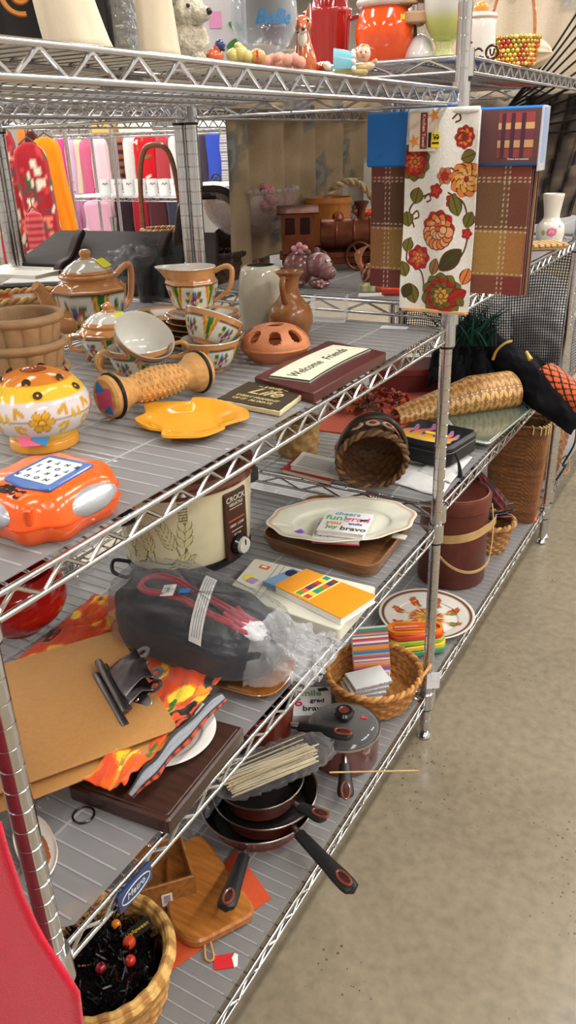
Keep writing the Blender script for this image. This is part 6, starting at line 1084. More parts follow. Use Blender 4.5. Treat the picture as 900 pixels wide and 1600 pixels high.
p = pu(545, 400); t = thing('hoop_basket', 'pale wicker basket with a big round braided hoop handle, behind the orange cup', 'basket', p, fr(p)); b = B(); weave(b, [(.004, .003), (.07, .003), (.085, .07)], 26, 9, .002, ((196, 172, 130), (160, 134, 92))); b.build('basket_body', WICK, t); a = np.linspace(0, PI, 70); b = B()
for k in (0, 1): w_ = a * 16 + k * PI; b.c(((206, 184, 144), (170, 144, 104))[k]).tube(np.stack([(.085 + .005 * np.cos(w_)) * np.cos(a), .005 * np.sin(w_), .07 + (.13 + .005 * np.cos(w_)) * np.sin(a)], 1), .0055, 7)
b.build('hoop_handle', WICK, t)
for i, (px, py, w_, h_, lb) in enumerate(((558, 385, .1, .2, 'white picture frame with floral print, behind the wicker hoop'), (600, 388, .13, .26, 'tall white frame partly hidden by the plaid tablecloth'))):
    p = pu(px, py); t = thing('framed_print', lb, 'picture frame', p, 0, 'white frames behind the hoop', rot=(-.12, 0, fr(p))); b = B((218, 212, 204)); x, z = w_ / 2, h_
    for c_, d_ in (((0, 0, .01), (w_, .016, .02)), ((0, 0, h_ - .01), (w_, .016, .02)), ((-x + .01, 0, h_ / 2), (.02, .016, h_)), ((x - .01, 0, h_ / 2), (.02, .016, h_))): b.box(c_, d_, .002)
    b.build('frame', SATIN, t); U, V = grid(50, 60, (-x + .015, x - .015), (.015, h_ - .015)); C = fill(U, (206, 204, 190)); flower(C, U, V, 0, h_ * .55, .02, [(120, 100, 60), (160, 150, 110)], 7, (70, 70, 50)); stroke(C, U, V, [(0, h_ * .5), (.005, h_ * .3), (0, .03)], .002, (90, 110, 70)); leaf(C, U, V, 0, h_ * .3, .025, h_ * .42, .008, (110, 130, 90)); b = B(); b.sheet(np.stack([U, U * 0, V], 2), cols=C, thick=.002); b.build('print', PAPER, t)
p = atx(388, 330, -.76); p = (p[0], p[1], Z2); t = thing('birdhouse', 'small brown wooden birdhouse with pitched roof, behind the glass compote', 'birdhouse', p, fr(p) - .3); b = B((110, 74, 50)); b.at((0, .03, 0), (PI / 2, 0, 0)); b.prism([(-.05, 0), (.05, 0), (.05, .11), (0, .165), (-.05, .11)], 0, .07, .002); b.build('house_body', RAWWOOD, t); b = B((134, 96, 70))
for s_ in (-1, 1): b.at((s_ * .03, -.005, .142), (0, s_ * .83, 0)); b.box((0, 0, 0), (.09, .09, .006), .001)
b.build('roof', RAWWOOD, t); b = B((52, 32, 24)); b.at((-.055, -.05, .105), (PI / 2, 0, .3)); b.lathe([(0, 0), (.034, 0), (.036, .006), (.034, .014), (0, .016)], 36); b.build('round_disc', WOOD, t)
p = pu(426, 372); p = (p[0], p[1], UZ2 + .0); t = thing('brass_bell', 'small brass ornament with a ring top beside the orange flower pot', 'ornament', p, fr(p)); b = B((176, 140, 66)); b.lathe([(0, 0), (.03, 0), (.03, .005), (.012, .02), (.01, .12), (.02, .13), (.022, .15), (.012, .168), (0, .17)], 30, 2); b.build('stem', mat('brass', rough=.3, metal=.8, var=.08), t); a = np.linspace(0, TAU, 24, endpoint=False); B((176, 140, 66)).tube(np.stack([.014 * np.cos(a), 0 * a, .184 + .014 * np.sin(a)], 1), .004, 7, closed=True).build('ring', mat('brass'), t)
p = aty(868, 356, 1.1); p = (p[0] - .015, 1.1, UZ2); t = thing('flowered_vase', 'white ceramic vase with a pink flower, right of the hanging tablecloth', 'vase', p, fr(p))
def vcol(TH, ZZ, RR, K):
    C = fill(TH, (216, 210, 200)); th = (TH + PI) % TAU - PI; U = (th + PI / 2) * .04; flower(C, U, ZZ, .004, .032, .015, [(214, 110, 140), (226, 150, 170)], 8, (180, 80, 110), 2); ell(C, U, ZZ, -.02, .03, .006, .008, 0, (150, 160, 90)); ell(C, U, ZZ, .028, .05, .004, .004, 0, (90, 90, 160)); return C
b = B(); b.lathe([(0, .002), (.034, 0), (.04, .01), (.043, .03), (.04, .05), (.03, .062), (.024, .075), (.028, .11), (.032, .135), (.029, .135), (.02, .08), (0, .06)], 90, 6, colf=vcol); b.build('vase_body', GLAZE, t)
p = aty(862, 378, .93); p = (p[0] - .02, .93, UZ2); t = thing('slatted_trivet', 'small light wooden slatted trivet at the shelf edge below the white vase', 'trivet', p, fr(p) + .4); b = B((206, 168, 116))
for k in range(6): b = B((206, 168, 116)); b.box((-.045 + .018 * k, 0, .014), (.012, .1, .008), .001); b.build('slat', RAWWOOD, t)
for y in (-.035, .035): B((190, 150, 100)).box((0, y, .006), (.105, .012, .009), .001).build('rail', RAWWOOD, t)
# floral curtain and shawls hanging at the back and far end of the second unit
def rosecol(U, V, seed, ground=(164, 142, 112)):
    C = mixc(ground, (196, 174, 140), noise2(U, V, 30, seed) * .6 + .4); r = np.random.RandomState(seed)
    for k in range(34):
        x, y, s_ = r.rand() * U.max(), r.rand() * V.max(), .03 + .022 * r.rand(); a0 = r.rand() * 6
        for i in range(6): leaf(C, U, V, x, y, x + 1.5 * s_ * math.cos(a0 + i), y + 1.5 * s_ * math.sin(a0 + i), .018, [(132, 124, 100), (142, 130, 104), (122, 120, 108)][i % 3])
        for q in range(4): ell(C, U, V, x + .008 * q * math.cos(a0), y + .008 * q * math.sin(a0), s_ * (1 - .24 * q), s_ * .85 * (1 - .24 * q), a0, [(92, 104, 118), (132, 140, 148), (80, 92, 108), (150, 154, 156)][q])
    return C * .62 + np.asarray(ground, float) * .38
U, V = grid(130, 80, (0, 1.05), (0, .52)); P = np.stack([-.652 + .016 * np.sin(U * 34) + .008 * np.sin(U * 71 + V * 6), .20 + U * .97, 1.10 + .52 - V + .04 * np.sin(U * 5) * V], 2) 
b = B(); b.sheet(P, cols=rosecol(U, V, 5), thick=.002); single(b, 'floral_curtain', CLOTH, 'tan curtain printed with blue-grey roses hanging at the back of the second unit', 'curtain', (0, 0, 0), sharp=180)
U, V = grid(110, 80, (0, .64), (0, .75)); P = np.stack([-.62 + U, 1.25 + .014 * np.sin(U * 40) + .006 * np.sin(U * 90 + V * 8), 1.88 - V + .06 * np.sin(U * 4) * V], 2); C = rosecol(U, V, 9, (206, 186, 160)); C = mixc(C, (216, 200, 182), np.full(U.shape, .45)); pk = (V > .42) & (V < .6) & (noise2(U, V, 12, 2) > .1); C[pk] = mixc(C[pk], (150, 90, 120), np.full(C[pk].shape[:1], .5))
b = B(); b.sheet(P, cols=C, thick=.002); single(b, 'pale_shawl', CLOTH, 'pale flowered shawl hanging at the far end above the white vase', 'shawl', (0, 0, 0), sharp=180)
b = B(); rs = np.random.RandomState(6); q0 = np.array([.16, 1.32, 1.9]); U, V = grid(40, 60, (0, 1), (0, 1)); P = np.stack([-.2 + .24 * U * (1 - .25 * V) + .01 * np.sin(U * 30), 1.20 + .012 * np.sin(U * 26 + V * 3), 1.505 - .39 * V + .05 * U * V], 2); C = mixc((70, 60, 54), (126, 112, 98), noise2(U, V * 2, 9, 3) + .4); C[np.sin(U * 50 + V * 9) > .86] = (30, 26, 26)
b.sheet(P, cols=C, thick=.0015); t = thing('dark_scarf', 'dark gauzy striped scarf draped at the far end beside the tablecloth', 'scarf', (0, 0, 0)); b.build('scarf_cloth', SILK, t, sharp=180)
for k in range(11): p1 = aty(772 + 3 * k, 196 - 4 * k, 1.178); p2 = aty(905, 205 - 19 * k, 1.178); b = B((26, 24, 26)); b.tube([p1, (p1 + p2) / 2 + np.array([0, .004, -.012]), p2], .0032, 6, sub=5); b.build('fringe_cord', CLOTH, t)
def net(nm, lb, o, ux, w, h, nx, nz, seed):
    b = B((30, 32, 38)); ux = np.array(ux, float); rs = np.random.RandomState(seed); nrm = np.array([-ux[1], ux[0], 0]); tw = .0016
    for i in range(nx):
        x = w * i / nx; zz = np.linspace(0, h, 14); q = o + ux * (x + .008 * np.sin(zz * 9 + i * .05))[:, None] + np.array([0, 0, 1]) * zz[:, None] + nrm * (.012 * np.sin(x * 30) + .006 * np.sin(zz * 14))[:, None]; b.sheet(np.stack([q - ux * tw, q + ux * tw]))
    for j in range(nz):
        z = h * j / nz; xx = np.linspace(0, w, 26); q = o + ux * xx[:, None] + np.array([0, 0, 1]) * (z + .012 * np.sin(xx * 11 + j * .05))[:, None] + nrm * (.012 * np.sin(xx * 30) + .006 * math.sin(z * 14))[:, None]; b.sheet(np.stack([q - [0, 0, tw * .8], q + [0, 0, tw * .8]]))
    return single(b, nm, CLOTH, lb, 'netting', smooth=False)
net('netting', 'dark mesh netting hanging at the far end behind the black costume', np.array([-.6, 1.235, .66]), (1, 0, 0), .6, .42, 70, 46, 1)
net('netting', 'dark mesh netting stretched along the third unit beside the aisle', np.array([.018, 1.28, .63]), (0, 1, 0), 1.1, .46, 90, 46, 2)
for i, (x, y, s_, lb) in enumerate(((-.35, 1.42, .12, 'white crumpled bag behind the mesh netting, left one'), (-.14, 1.5, .13, 'white crumpled bag behind the mesh netting, right one'), (-.25, 1.75, .15, 'larger white crumpled bag farthest behind the mesh netting'))):
    A, H = grid(50, 26, (0, TAU), (-PI / 2, PI / 2)); nz = noise2(np.cos(A) * np.cos(H) * 3 + i, np.sin(A) * np.cos(H) * 3 + np.sin(H) * 3, 3.2, 40 + i, 4); k = 1 + .14 * nz; b = B((196, 194, 192)); b.sheet(np.stack([s_ * k * np.cos(H) * np.cos(A), s_ * .8 * k * np.cos(H) * np.sin(A), np.maximum(s_ * .9 + s_ * .9 * k * np.sin(H), 0)], 2), cu=True); single(b, 'crumpled_bag', SILK, lb, 'bag', (x, y, .622), sharp=180)

# ================================================================== second unit, middle shelf
M3 = UZ3
q = poly(M3, (486, 672), (620, 688), (704, 640), (650, 596), (540, 606)); c = q.mean(0); t = thing('autumn_mat', 'orange felt autumn placemat with lettering, under the berry spray', 'placemat', (c[0], c[1], M3)); b = B((206, 74, 34)); b.prism(inset_round(q - c, .02, 4), 0, .003, .0006); b.build('felt', CLOTH, t)
p = at(640, 652, M3 + .003); b = B((40, 26, 22)); b.text('Happy', .04, trs((p[0] - c[0], p[1] - c[1], .0032), (0, 0, .95))); p = at(668, 640, M3); b.text('Autumn', .04, trs((p[0] - c[0], p[1] - c[1], .0032), (0, 0, .95))); b.build('felt_lettering', PAPER, t)
p = at(572, 640, M3); t = thing('berry_spray', 'spray of dark red berries and brown leaves on the orange felt mat', 'berries', (p[0], p[1], M3 + .004), .6); rs = np.random.RandomState(12); b = B((70, 44, 30))
for k in range(14): a = rs.rand() * TAU; e = (.13 * rs.rand() * math.cos(a), .1 * math.sin(a), .012 + .03 * rs.rand()); b.tube([(0, 0, .006), (e[0] * .5, e[1] * .5, e[2] + .012), e], .0018, 5, sub=3)
b.build('twigs', RAWWOOD, t); b = B()
for k in range(110): a, r = rs.rand() * TAU, .13 * math.sqrt(rs.rand()); b.c([(126, 26, 24), (150, 50, 26), (96, 20, 22), (180, 74, 30)][rs.randint(4)]).ball((r * math.cos(a), r * .75 * math.sin(a), .012 + .03 * rs.rand()), .0066, 8)
tag(b.build('berries', GLAZE, t), None, None, None, 'stuff'); b = B()
for k in range(26):
    a, r = rs.rand() * TAU, .14 * math.sqrt(rs.rand()); b.c([(84, 54, 30), (60, 56, 32), (140, 66, 30)][rs.randint(3)]); b.at((r * math.cos(a), r * .8 * math.sin(a), .008 + .02 * rs.rand()), (rs.randn() * .4, rs.randn() * .4, rs.rand() * 6)); U, V = grid(7, 4, (0, 1), (-1, 1)); b.sheet(np.stack([U * .05, V * .014 * np.sin(U * PI) ** .8, .006 * np.abs(V)], 2), thick=.0008)
tag(b.at().build('leaves', PAPER, t), None, None, None, 'stuff')
p = at(648, 612, M3); t = thing('red_box', 'flat dark red box behind the berry spray', 'box', (p[0] - .02, p[1] + .06, M3), .5); B((104, 36, 30)).box((0, 0, .03), (.3, .16, .06), .003).build('box_base', PAPER, t); B((118, 42, 34)).box((0, 0, .066), (.306, .166, .024), .003).build('box_lid', PAPER, t)
# woven chip runner, rolled
l0, l1 = at(618, 648, M3 + .03), at(796, 612, M3 + .05); Ld = np.linalg.norm(l1[:2] - l0[:2]); t = thing('chip_runner', 'rolled tan table runner of woven oval wood chips, beside the corner post', 'table runner', (l0[0], l0[1], M3), math.atan2(l1[1] - l0[1], l1[0] - l0[0]))
U, V = grid(380, 150, (0, 1), (0, 1)); R = .022 + .032 * np.clip(U * 1.5, 0, 1); th = PI * 1.35 * V - .3; Wd = .19; C = fill(U, (150, 106, 56)); gx, gy = U * Ld, V * Wd; a1 = .030
for rot, off in ((0, 0), (PI / 3, 0), (-PI / 3, 0)):
    for i in range(-2, 32):
        for j in range(-1, 10):
            cx, cy = i * a1 + (j % 2) * a1 / 2 + {0: 0, PI / 3: a1 * .25, -PI / 3: a1 * .75}[rot], j * a1 * .866 + (0 if rot == 0 else a1 * .433)
            if -.02 < cx < Ld + .02 and -.02 < cy < Wd + .02:
                m = (np.abs(gx - cx) < .016) & (np.abs(gy - cy) < .016); ii = np.where(m)
                if len(ii[0]): Cs = C[ii]; ell(Cs, gx[ii], gy[ii], cx, cy, .0138, .0066, rot, [(206, 158, 96), (190, 142, 80), (216, 172, 112)][(i * 3 + j) % 3], (112, 72, 34), .84); C[ii] = Cs
b = B(); b.sheet(np.stack([gx, R * np.cos(th) * 1.2, R * (1.02 - 0 * U) + R * np.sin(th)], 2), cols=C, thick=.003); b.build('runner_sheet', mat('wood_chips', rough=.5, var=.12, vscale=80), t, sharp=180)
# flame case
q = np.array([(-.216, .40), (-.03, .34), (-.036, .19), (-.2, .215)]); c = q.mean(0); t = thing('flame_case', 'black zip case with orange and purple flames on its lid, behind the corner post', 'case', (c[0], c[1], M3 + .012), math.atan2(q[2][1] - q[3][1], q[2][0] - q[3][0]))
b = B((18, 18, 22)); b.prism(rrect(.18, .165, .026, 6), 0, .056, .007); b.build('case_body', LEATHER, t); U, V = grid(200, 170, (-.08, .08), (-.07, .07)); C = fill(U, (18, 17, 22))
grad = mixc((240, 190, 40), (230, 90, 50), np.clip((V + .05) / .06, 0, 1)); grad = mixc(grad, (206, 90, 150), np.clip((V - .01) / .04, 0, 1)); m0 = fill(U, (0, 0, 0)); mo = fill(U, (0, 0, 0))
tong = [[(-.06, -.05), (-.062, -.02), (-.05, .0), (-.06, .03)], [(-.03, -.05), (-.03, -.01), (-.012, .02), (-.026, .055)], [(.0, -.05), (.004, -.02), (.02, .01), (.01, .04)], [(.03, -.05), (.036, -.025), (.05, -.005), (.04, .03)], [(.058, -.05), (.062, -.03), (.07, -.015), (.066, .012)]]
for mm, ex in ((mo, .0026), (m0, 0)):
    ell(mm, U, V, 0, -.05, .075 + ex, .018 + ex, 0, (1, 1, 1))
    for tg in tong:
        pth = smooth_path(np.array(tg), 8)
        for k, pt in enumerate(pth): w_ = .0125 * (1 - k / len(pth)) + .001 + ex; ell(mm, U, V, pt[0], pt[1], w_, w_, 0, (1, 1, 1))
C[mo[..., 0] > 0] = (110, 120, 210); C[m0[..., 0] > 0] = grad[m0[..., 0] > 0]
b = B(); b.sheet(np.stack([U, V, U * 0 + .0575], 2), cols=C, thick=.001); b.build('flame_print', PLAST, t); sticker(t, trs((.0, -.01, .0582), (0, 0, .1)), .03, .016, (226, 206, 50)); a = np.linspace(0, TAU, 40, endpoint=False); R_ = rrect(.182, .167, .027, 6); B((60, 60, 64)).tube(np.c_[R_, np.full(len(R_), .038)], .0018, 6, closed=True).build('zip', SATIN, t)
p = at(740, 742, M3); B((16, 16, 20)).tube([(.088, -.05, .038), (.105, -.06, .02), (.12, -.075, -.005), (.122, -.08, -.03)], [.002, .003, .006, .009], 8, sub=4).build('zip_tassel', CLOTH, t)
# green glass plate, white packets, books
q = poly(M3 + .02, (690, 648), (812, 622), (836, 634), (764, 694), (716, 684)); c = q.mean(0); t = thing('green_glass_plate', 'grey-green square glass plate with pale rim, beside the flame case', 'plate', (c[0], c[1], M3 + .004)); b = B((88, 100, 88)); Q = inset_round(q - c, .02, 5); b.prism(Q * .9, 0, .014, .003); b.c(176, 188, 178).sheet(np.stack([np.c_[Q * f, np.full(len(Q), z)] for f, z in ((.88, .008), (.9, .014), (1.02, .02), (1.035, .017), (.95, .006), (.88, .002))], 1), cu=True); b.build('plate_body', GLAZE, t)
for i, (pp, lb) in enumerate((([(575, 742), (690, 776), (712, 742), (600, 716)], 'white plastic packet lying in front of the flame case'), ([(652, 738), (704, 756), (738, 716), (700, 702)], 'white paper packet under the front corner of the flame case'))):
    q = poly(M3 + .004, *pp); c = q.mean(0); t = thing('white_packet', lb, 'packet', (c[0], c[1], M3 + .001 + .004 * i)); U, V = grid(24, 18); o = q - c; P = o[0] * ((1 - U) * (1 - V))[..., None] + o[1] * (U * (1 - V))[..., None] + o[2] * (U * V)[..., None] + o[3] * ((1 - U) * V)[..., None]; z = .006 * np.sin(U * PI) * np.sin(V * PI) + .0015 * noise2(U, V, 14, i) + .002; b = B((206, 206, 206)); b.sheet(np.concatenate([P, z[..., None]], 2), thick=.0015); b.build('packet_body', SILK, t, sharp=180); b = B((180, 182, 184)); b.tube([(o[0] * .9 + o[1] * .1).tolist() + [.003], (o[3] * .9 + o[2] * .1).tolist() + [.003]], .0014, 6); b.build('sealed_edge', SILK, t)
for i, (pp, c_, lb) in enumerate((([(452, 742), (530, 762), (550, 735), (478, 720)], (180, 50, 54), 'red-covered book at the near edge of the middle shelf'), ([(466, 744), (545, 762), (556, 738), (486, 722)], (206, 204, 196), 'white printed booklet lying on the red book'))):
    q = poly(M3 + .01, *pp); c = q.mean(0); t = thing('book', lb, 'book', (c[0] - .035, c[1] + .022, M3 + .013 * i)); B((226, 222, 210)).prism((q - c) * .97, .001, .011).build('pages', PAPER, t); b = B(c_); b.prism(q - c, .0105, .0122); b.prism(q - c, 0, .0012)
    if i: 
        b.c(90, 90, 94); o = q - c
        for k in range(7): s0 = o[0] * (.88 - .1 * k) + o[3] * (.12 + .1 * k); s1 = o[1] * (.88 - .1 * k) + o[2] * (.12 + .1 * k); b.tube([(*(s0 * .9 + s1 * .1), .0124), (*(s0 * .2 + s1 * .8), .0124)], .0008, 4)
    b.build('book_cover', PAPER, t)
# brown tipped basket with apples
p = np.array(at(578, 765, M3)); d = p[:2] - CP[:2]; d /= np.linalg.norm(d); bc_ = np.array([p[0] + d[0] * .045, p[1] + d[1] * .045, M3 + .086])
t = thing('apple_basket', 'brown woven basket tipped on its side with apple decorations, near the shelf edge', 'basket', bc_); t.rotation_euler = Euler((math.radians(106), 0, fr(bc_) + .1))
CB = ((110, 74, 44), (72, 46, 28)); b = B(); weave(b, [(.004, -.05), (.05, -.05), (.072, -.01), (.08, .045)], 24, 12, .0024, CB, seed=6); weave(b, [(.076, .045), (.067, -.01), (.045, -.044), (.004, -.044)], 24, 12, .002, CB); b.build('basket_body', WICK, t); b = B(); rim_braid(b, .079, .047, .008, ((134, 98, 58), (96, 66, 40)), n=26); b.build('rim', WICK, t)
a = np.linspace(0, PI, 26); B((48, 34, 26)).tube([(.08 * np.cos(q_), .0 + .115 * np.sin(q_), .03) for q_ in a], .006, 8, flat=1.8).build('hoop_handle', WOOD, t)
for k in range(7): a_ = PI * (k + .5) / 7; b = B((216, 200, 170)); b.T = trs((.084 * math.cos(a_), .084 * math.sin(a_), .016), (0, 0, a_)) @ trs((0, 0, 0), (0, PI / 2, 0)); b.lathe([(.013, 0), (.012, .002), (0, .003)], 20, sq=(.8, 1.3)); b.c(170, 46, 36).at().__setattr__('T', trs((.0865 * math.cos(a_), .0865 * math.sin(a_), .016), (0, 0, a_)) @ trs((0, 0, 0), (0, PI / 2, 0))); b.lathe([(.0075, 0), (.006, .001), (0, .0014)], 16, sq=(.8, 1.2)); b.build('apple_patch', PAPER, t)
b = B((226, 160, 180)); b.T = trs((.0, -.084, .05), (.3, 0, 0)); b.rbox((0, 0, 0), (.024, .002, .022), .0006); b.c(90, 50, 70)
for k in range(5): b.box((-.007 + .0035 * k, -.0013, .003), (.0016, .0006, .011))
b.build('pink_tag', PAPER, t)
p = pu(466, 708, M3); t = thing('birch_basket', 'small tan bark-strip basket at the back of the middle shelf', 'basket', (p[0], p[1], M3)); b = B(); weave(b, [(.004, .003), (.05, .003), (.056, .09)], 16, 6, .003, ((176, 140, 86), (140, 106, 62))); b.build('basket_body', WICK, t); b = B(); rim_braid(b, .056, .092, .006, ((190, 152, 96), (150, 116, 70)), n=24); b.build('rim', WICK, t)
# black costume sprawled over the edge
t = thing('black_costume', 'black cloth costume with gold trim and orange fishnet leg, sprawled over the shelf edge', 'costume', (0, 0, 0)); BLK = mat('black_cloth', rough=.9, base=(15, 15, 20), var=.15, bump=.4, bscale=60, spec=.2)
def limb(pts, r, col, seed, n=40): 
    b = B(col); p = smooth_path(np.array(pts), 8); m = len(p); rr = np.interp(np.linspace(0, 1, m), np.linspace(0, 1, len(r)), r); b.tube(p, rr, n); return b
g0 = [aty(722, 520, .98), aty(765, 548, .93), aty(805, 574, .86), aty(842, 606, .78), aty(872, 636, .72), aty(900, 664, .68)]
b = limb(g0, [.05, .066, .06, .052, .045, .03], (20, 20, 26), 1, 60); v = b.V[-1]; b.V[-1] = v + np.stack([.010 * noise2(v[:, 0], v[:, 2], 55, 3), .010 * noise2(v[:, 1], v[:, 2], 50, 5), .016 * noise2(v[:, 0] + v[:, 1], v[:, 2], 60, 7)], 1); b.build('black_body', BLK, t, sharp=180)
U, V = grid(70, 60); c4 = [aty(690, 500, 1.05), aty(800, 560, .98), aty(790, 600, .78), aty(668, 600, .74)]
P = c4[0] * ((1 - U) * (1 - V))[..., None] + c4[1] * (U * (1 - V))[..., None] + c4[2] * (U * V)[..., None] + c4[3] * ((1 - U) * V)[..., None]; P[..., 2] = np.maximum(P[..., 2] + .02 * noise2(U, V, 16, 4) + .012 * np.abs(noise2(U * 2, V, 30, 9)) + .05 * np.sin(U * PI) * np.sin(V * PI), UZ3 + .006); b = B((18, 18, 22)); b.sheet(P, thick=.006); b.build('black_skirt', BLK, t, sharp=180)
U, V = grid(40, 40); c4 = [aty(840, 575, .88), aty(880, 590, .86), aty(900, 640, .8), aty(820, 632, .76)]; P = c4[0] * ((1 - U) * (1 - V))[..., None] + c4[1] * (U * (1 - V))[..., None] + c4[2] * (U * V)[..., None] + c4[3] * ((1 - U) * V)[..., None]; P[..., 2] += .012 * noise2(U, V, 14, 6); b = B((24, 24, 34)); b.sheet(P, thick=.003); b.build('black_tulle', BLK, t, sharp=180)
g1 = [aty(850, 590, .8), aty(878, 612, .76), aty(902, 628, .73), aty(925, 645, .7)]; pth = smooth_path(np.array(g1), 20); m = len(pth); A, K_ = grid(120, m, (0, TAU), (0, 1)); b = B(); b.tube(pth, [.048, .048, .044, .04], 120); U_ = np.tile(np.linspace(0, TAU, 120, endpoint=False)[:, None], (1, m)); Vv = np.tile(np.arange(m)[None] * 1.0, (120, 1)); C = fill(U_, (214, 96, 50)); net_ = (np.sin(U_ * 13 + Vv * .55) > .72) | (np.sin(U_ * 13 - Vv * .55) > .72); C[net_] = (24, 22, 26); b.C[0] = C.reshape(-1, 3); b.build('fishnet_leg', SILK, t, sharp=180)
cg = [aty(770, 562, .72), aty(776, 548, .70), aty(788, 537, .70), aty(800, 533, .72)]; b = B((196, 160, 70)); b.tube(cg, .0045, 8, sub=5, flat=.5); b.build('gold_trim', SATIN, t); b = B((206, 170, 80)); b.tube([aty(822, 549, .68), aty(829, 562, .67)], [.004, .007], 8); b.build('gold_buckle', SATIN, t)
t = thing('feather_plume', 'dark green feather plume standing behind the black costume', 'plume', aty(735, 540, .8)); rs = np.random.RandomState(3); b = B((16, 60, 52))
for k in range(70):
    a, l = rs.randn() * .7, .05 + .07 * rs.rand(); x0 = rs.randn() * .03; q = np.array([[x0, 0, 0], [x0 + l * .5 * math.sin(a), rs.randn() * .01, l * .6], [x0 + l * math.sin(a) * 1.2, rs.randn() * .02, l * (.9 + .2 * rs.rand())]]); b.c([(14, 52, 46), (20, 78, 66), (12, 34, 34)][rs.randint(3)]).tube(q, [.004, .003, .0006], 5, sub=3)
b.build('feathers', SILK, t, rot=(0, 0, fr((-.15, .8))))

# ================================================================== second unit, bottom shelf
bk_ = base(702, 922, UZ4, .1); t = thing('leather_bucket', 'tall brown leather bucket with lid and tan strap, behind the corner post', 'bucket', bk_, fr(bk_)); b = B((92, 40, 30)); b.lathe([(0, .002), (.1, 0), (.104, .006), (.102, .25), (.1, .252)], 64); b.build('bucket_body', LEATHER, t); b = B((98, 44, 32)); b.lathe([(.103, .246), (.107, .25), (.107, .285), (.103, .292), (.098, .294), (.094, .288), (0, .288)], 64); ld = b.build('bucket_lid', LEATHER, t); b = B((170, 110, 84)); a = np.linspace(0, TAU, 60, endpoint=False); b.tube(np.stack([.0985 * np.cos(a), .0985 * np.sin(a), np.full(60, .2935)], 1), .002, 6, closed=True); b.build('stitched_rim', LEATHER, ld)
b = B((190, 156, 104)); a = np.linspace(-1.9, -.05, 26); b.tube(np.stack([.106 * np.cos(a), .106 * np.sin(a), .155 + .05 * np.sin((a + 1.9) * 1.1)], 1), .011, 8, flat=1.0) if False else None
U, V = grid(40, 5, (-2.3, .1), (-1, 1)); rr = .1065 + .02 * np.clip((U + .5) / .6, 0, 1); zc = .165 + .014 * (U + 2.3); b.sheet(np.stack([rr * np.cos(U), rr * np.sin(U), zc + V * .013], 2), thick=.003); U, V = grid(40, 5, (-2.2, .05), (-1, 1)); b.sheet(np.stack([(.108 + .03 * np.sin((U + 2.2) * 1.35)) * np.cos(U), (.108 + .03 * np.sin((U + 2.2) * 1.35)) * np.sin(U), .155 - .075 * np.sin((U + 2.2) * 1.4) + .1 * np.clip((U + .6) / .7, 0, 1) + V * .004], 2), thick=.003); b.build('tan_strap', LEATHER, t, sharp=60)
pb_ = base(762, 866, UZ4, .045); t = thing('pen_basket', 'small woven willow basket of dark pens next to the leather bucket', 'basket', pb_); b = B(); weave(b, [(.004, .003), (.052, .003), (.075, .1)], 22, 12, .003, ((176, 128, 74), (124, 84, 46))); weave(b, [(.071, .1), (.048, .008), (.004, .008)], 22, 10, .002, ((150, 104, 58), (110, 74, 40))); b.build('basket_body', WICK, t); b = B(); rim_braid(b, .075, .102, .01, ((186, 138, 84), (140, 98, 56)), n=24); b.build('rim', WICK, t)
rs = np.random.RandomState(2)
for k in range(9): t = thing('pen', 'dark pen lying among others in the small willow basket', 'pen', (pb_[0] + rs.randn() * .02, pb_[1] + rs.randn() * .02, UZ4 + .1 + .004 * k), 0, 'pens in the willow basket', rot=(0, PI / 2 - .25 * rs.rand(), rs.rand() * .9 + .3)); B((24, 22, 28)).lathe([(0, -.07), (.005, -.068), (.005, .04)], 12).build('barrel', PLAST, t); B([(90, 20, 30), (30, 30, 36), (60, 40, 70)][k % 3]).lathe([(.0055, .03), (.0055, .066), (.002, .07), (0, .07)], 12).build('cap', PLAST, t)
u0, u1 = at(738, 742, .5), at(790, 800, .30); u0 = aty(742, 735, .66); u1 = aty(786, 792, .80); t = thing('folded_umbrella', 'folded red plaid umbrella leaning over the willow pen basket', 'umbrella', u0); b = B(); b.T = ahead((0, 0, 0), u1 - u0); L = np.linalg.norm(u1 - u0); b.lathe([(.004, 0), (.012, .02), (.02, L * .5), (.022, L * .9), (.008, L)], 40, 6, rmod=lambda TH, ZZ, RR: RR * (1 + .12 * np.cos(TH * 8)), colf=lambda TH, ZZ, RR, K: np.where(((np.sin(TH * 4) > .3) ^ (np.sin(ZZ * 160) > .4))[..., None], np.array((130, 26, 34.0)), np.array((34, 20, 26.0)))); b.build('canopy', CLOTH, t); b = B((18, 18, 22)); b.T = ahead((0, 0, 0), u1 - u0); b.lathe([(0, -.04), (.008, -.04), (.008, 0), (0, .0)], 14); b.build('handle', BLACKP, t)
hb = np.array([-.095, 1.11, UZ4]); t = thing('tall_hamper', 'tall square brown wicker hamper with pale stitched rim, next to the far post', 'hamper', hb, .08); CH = ((140, 90, 50), (104, 64, 34))
def sqr(r, n, z): a = np.linspace(0, TAU, n, endpoint=False) + PI / 4; return np.stack([sp(np.cos(a), .35) * r, sp(np.sin(a), .35) * r * .78, np.full(n, z)], 1)
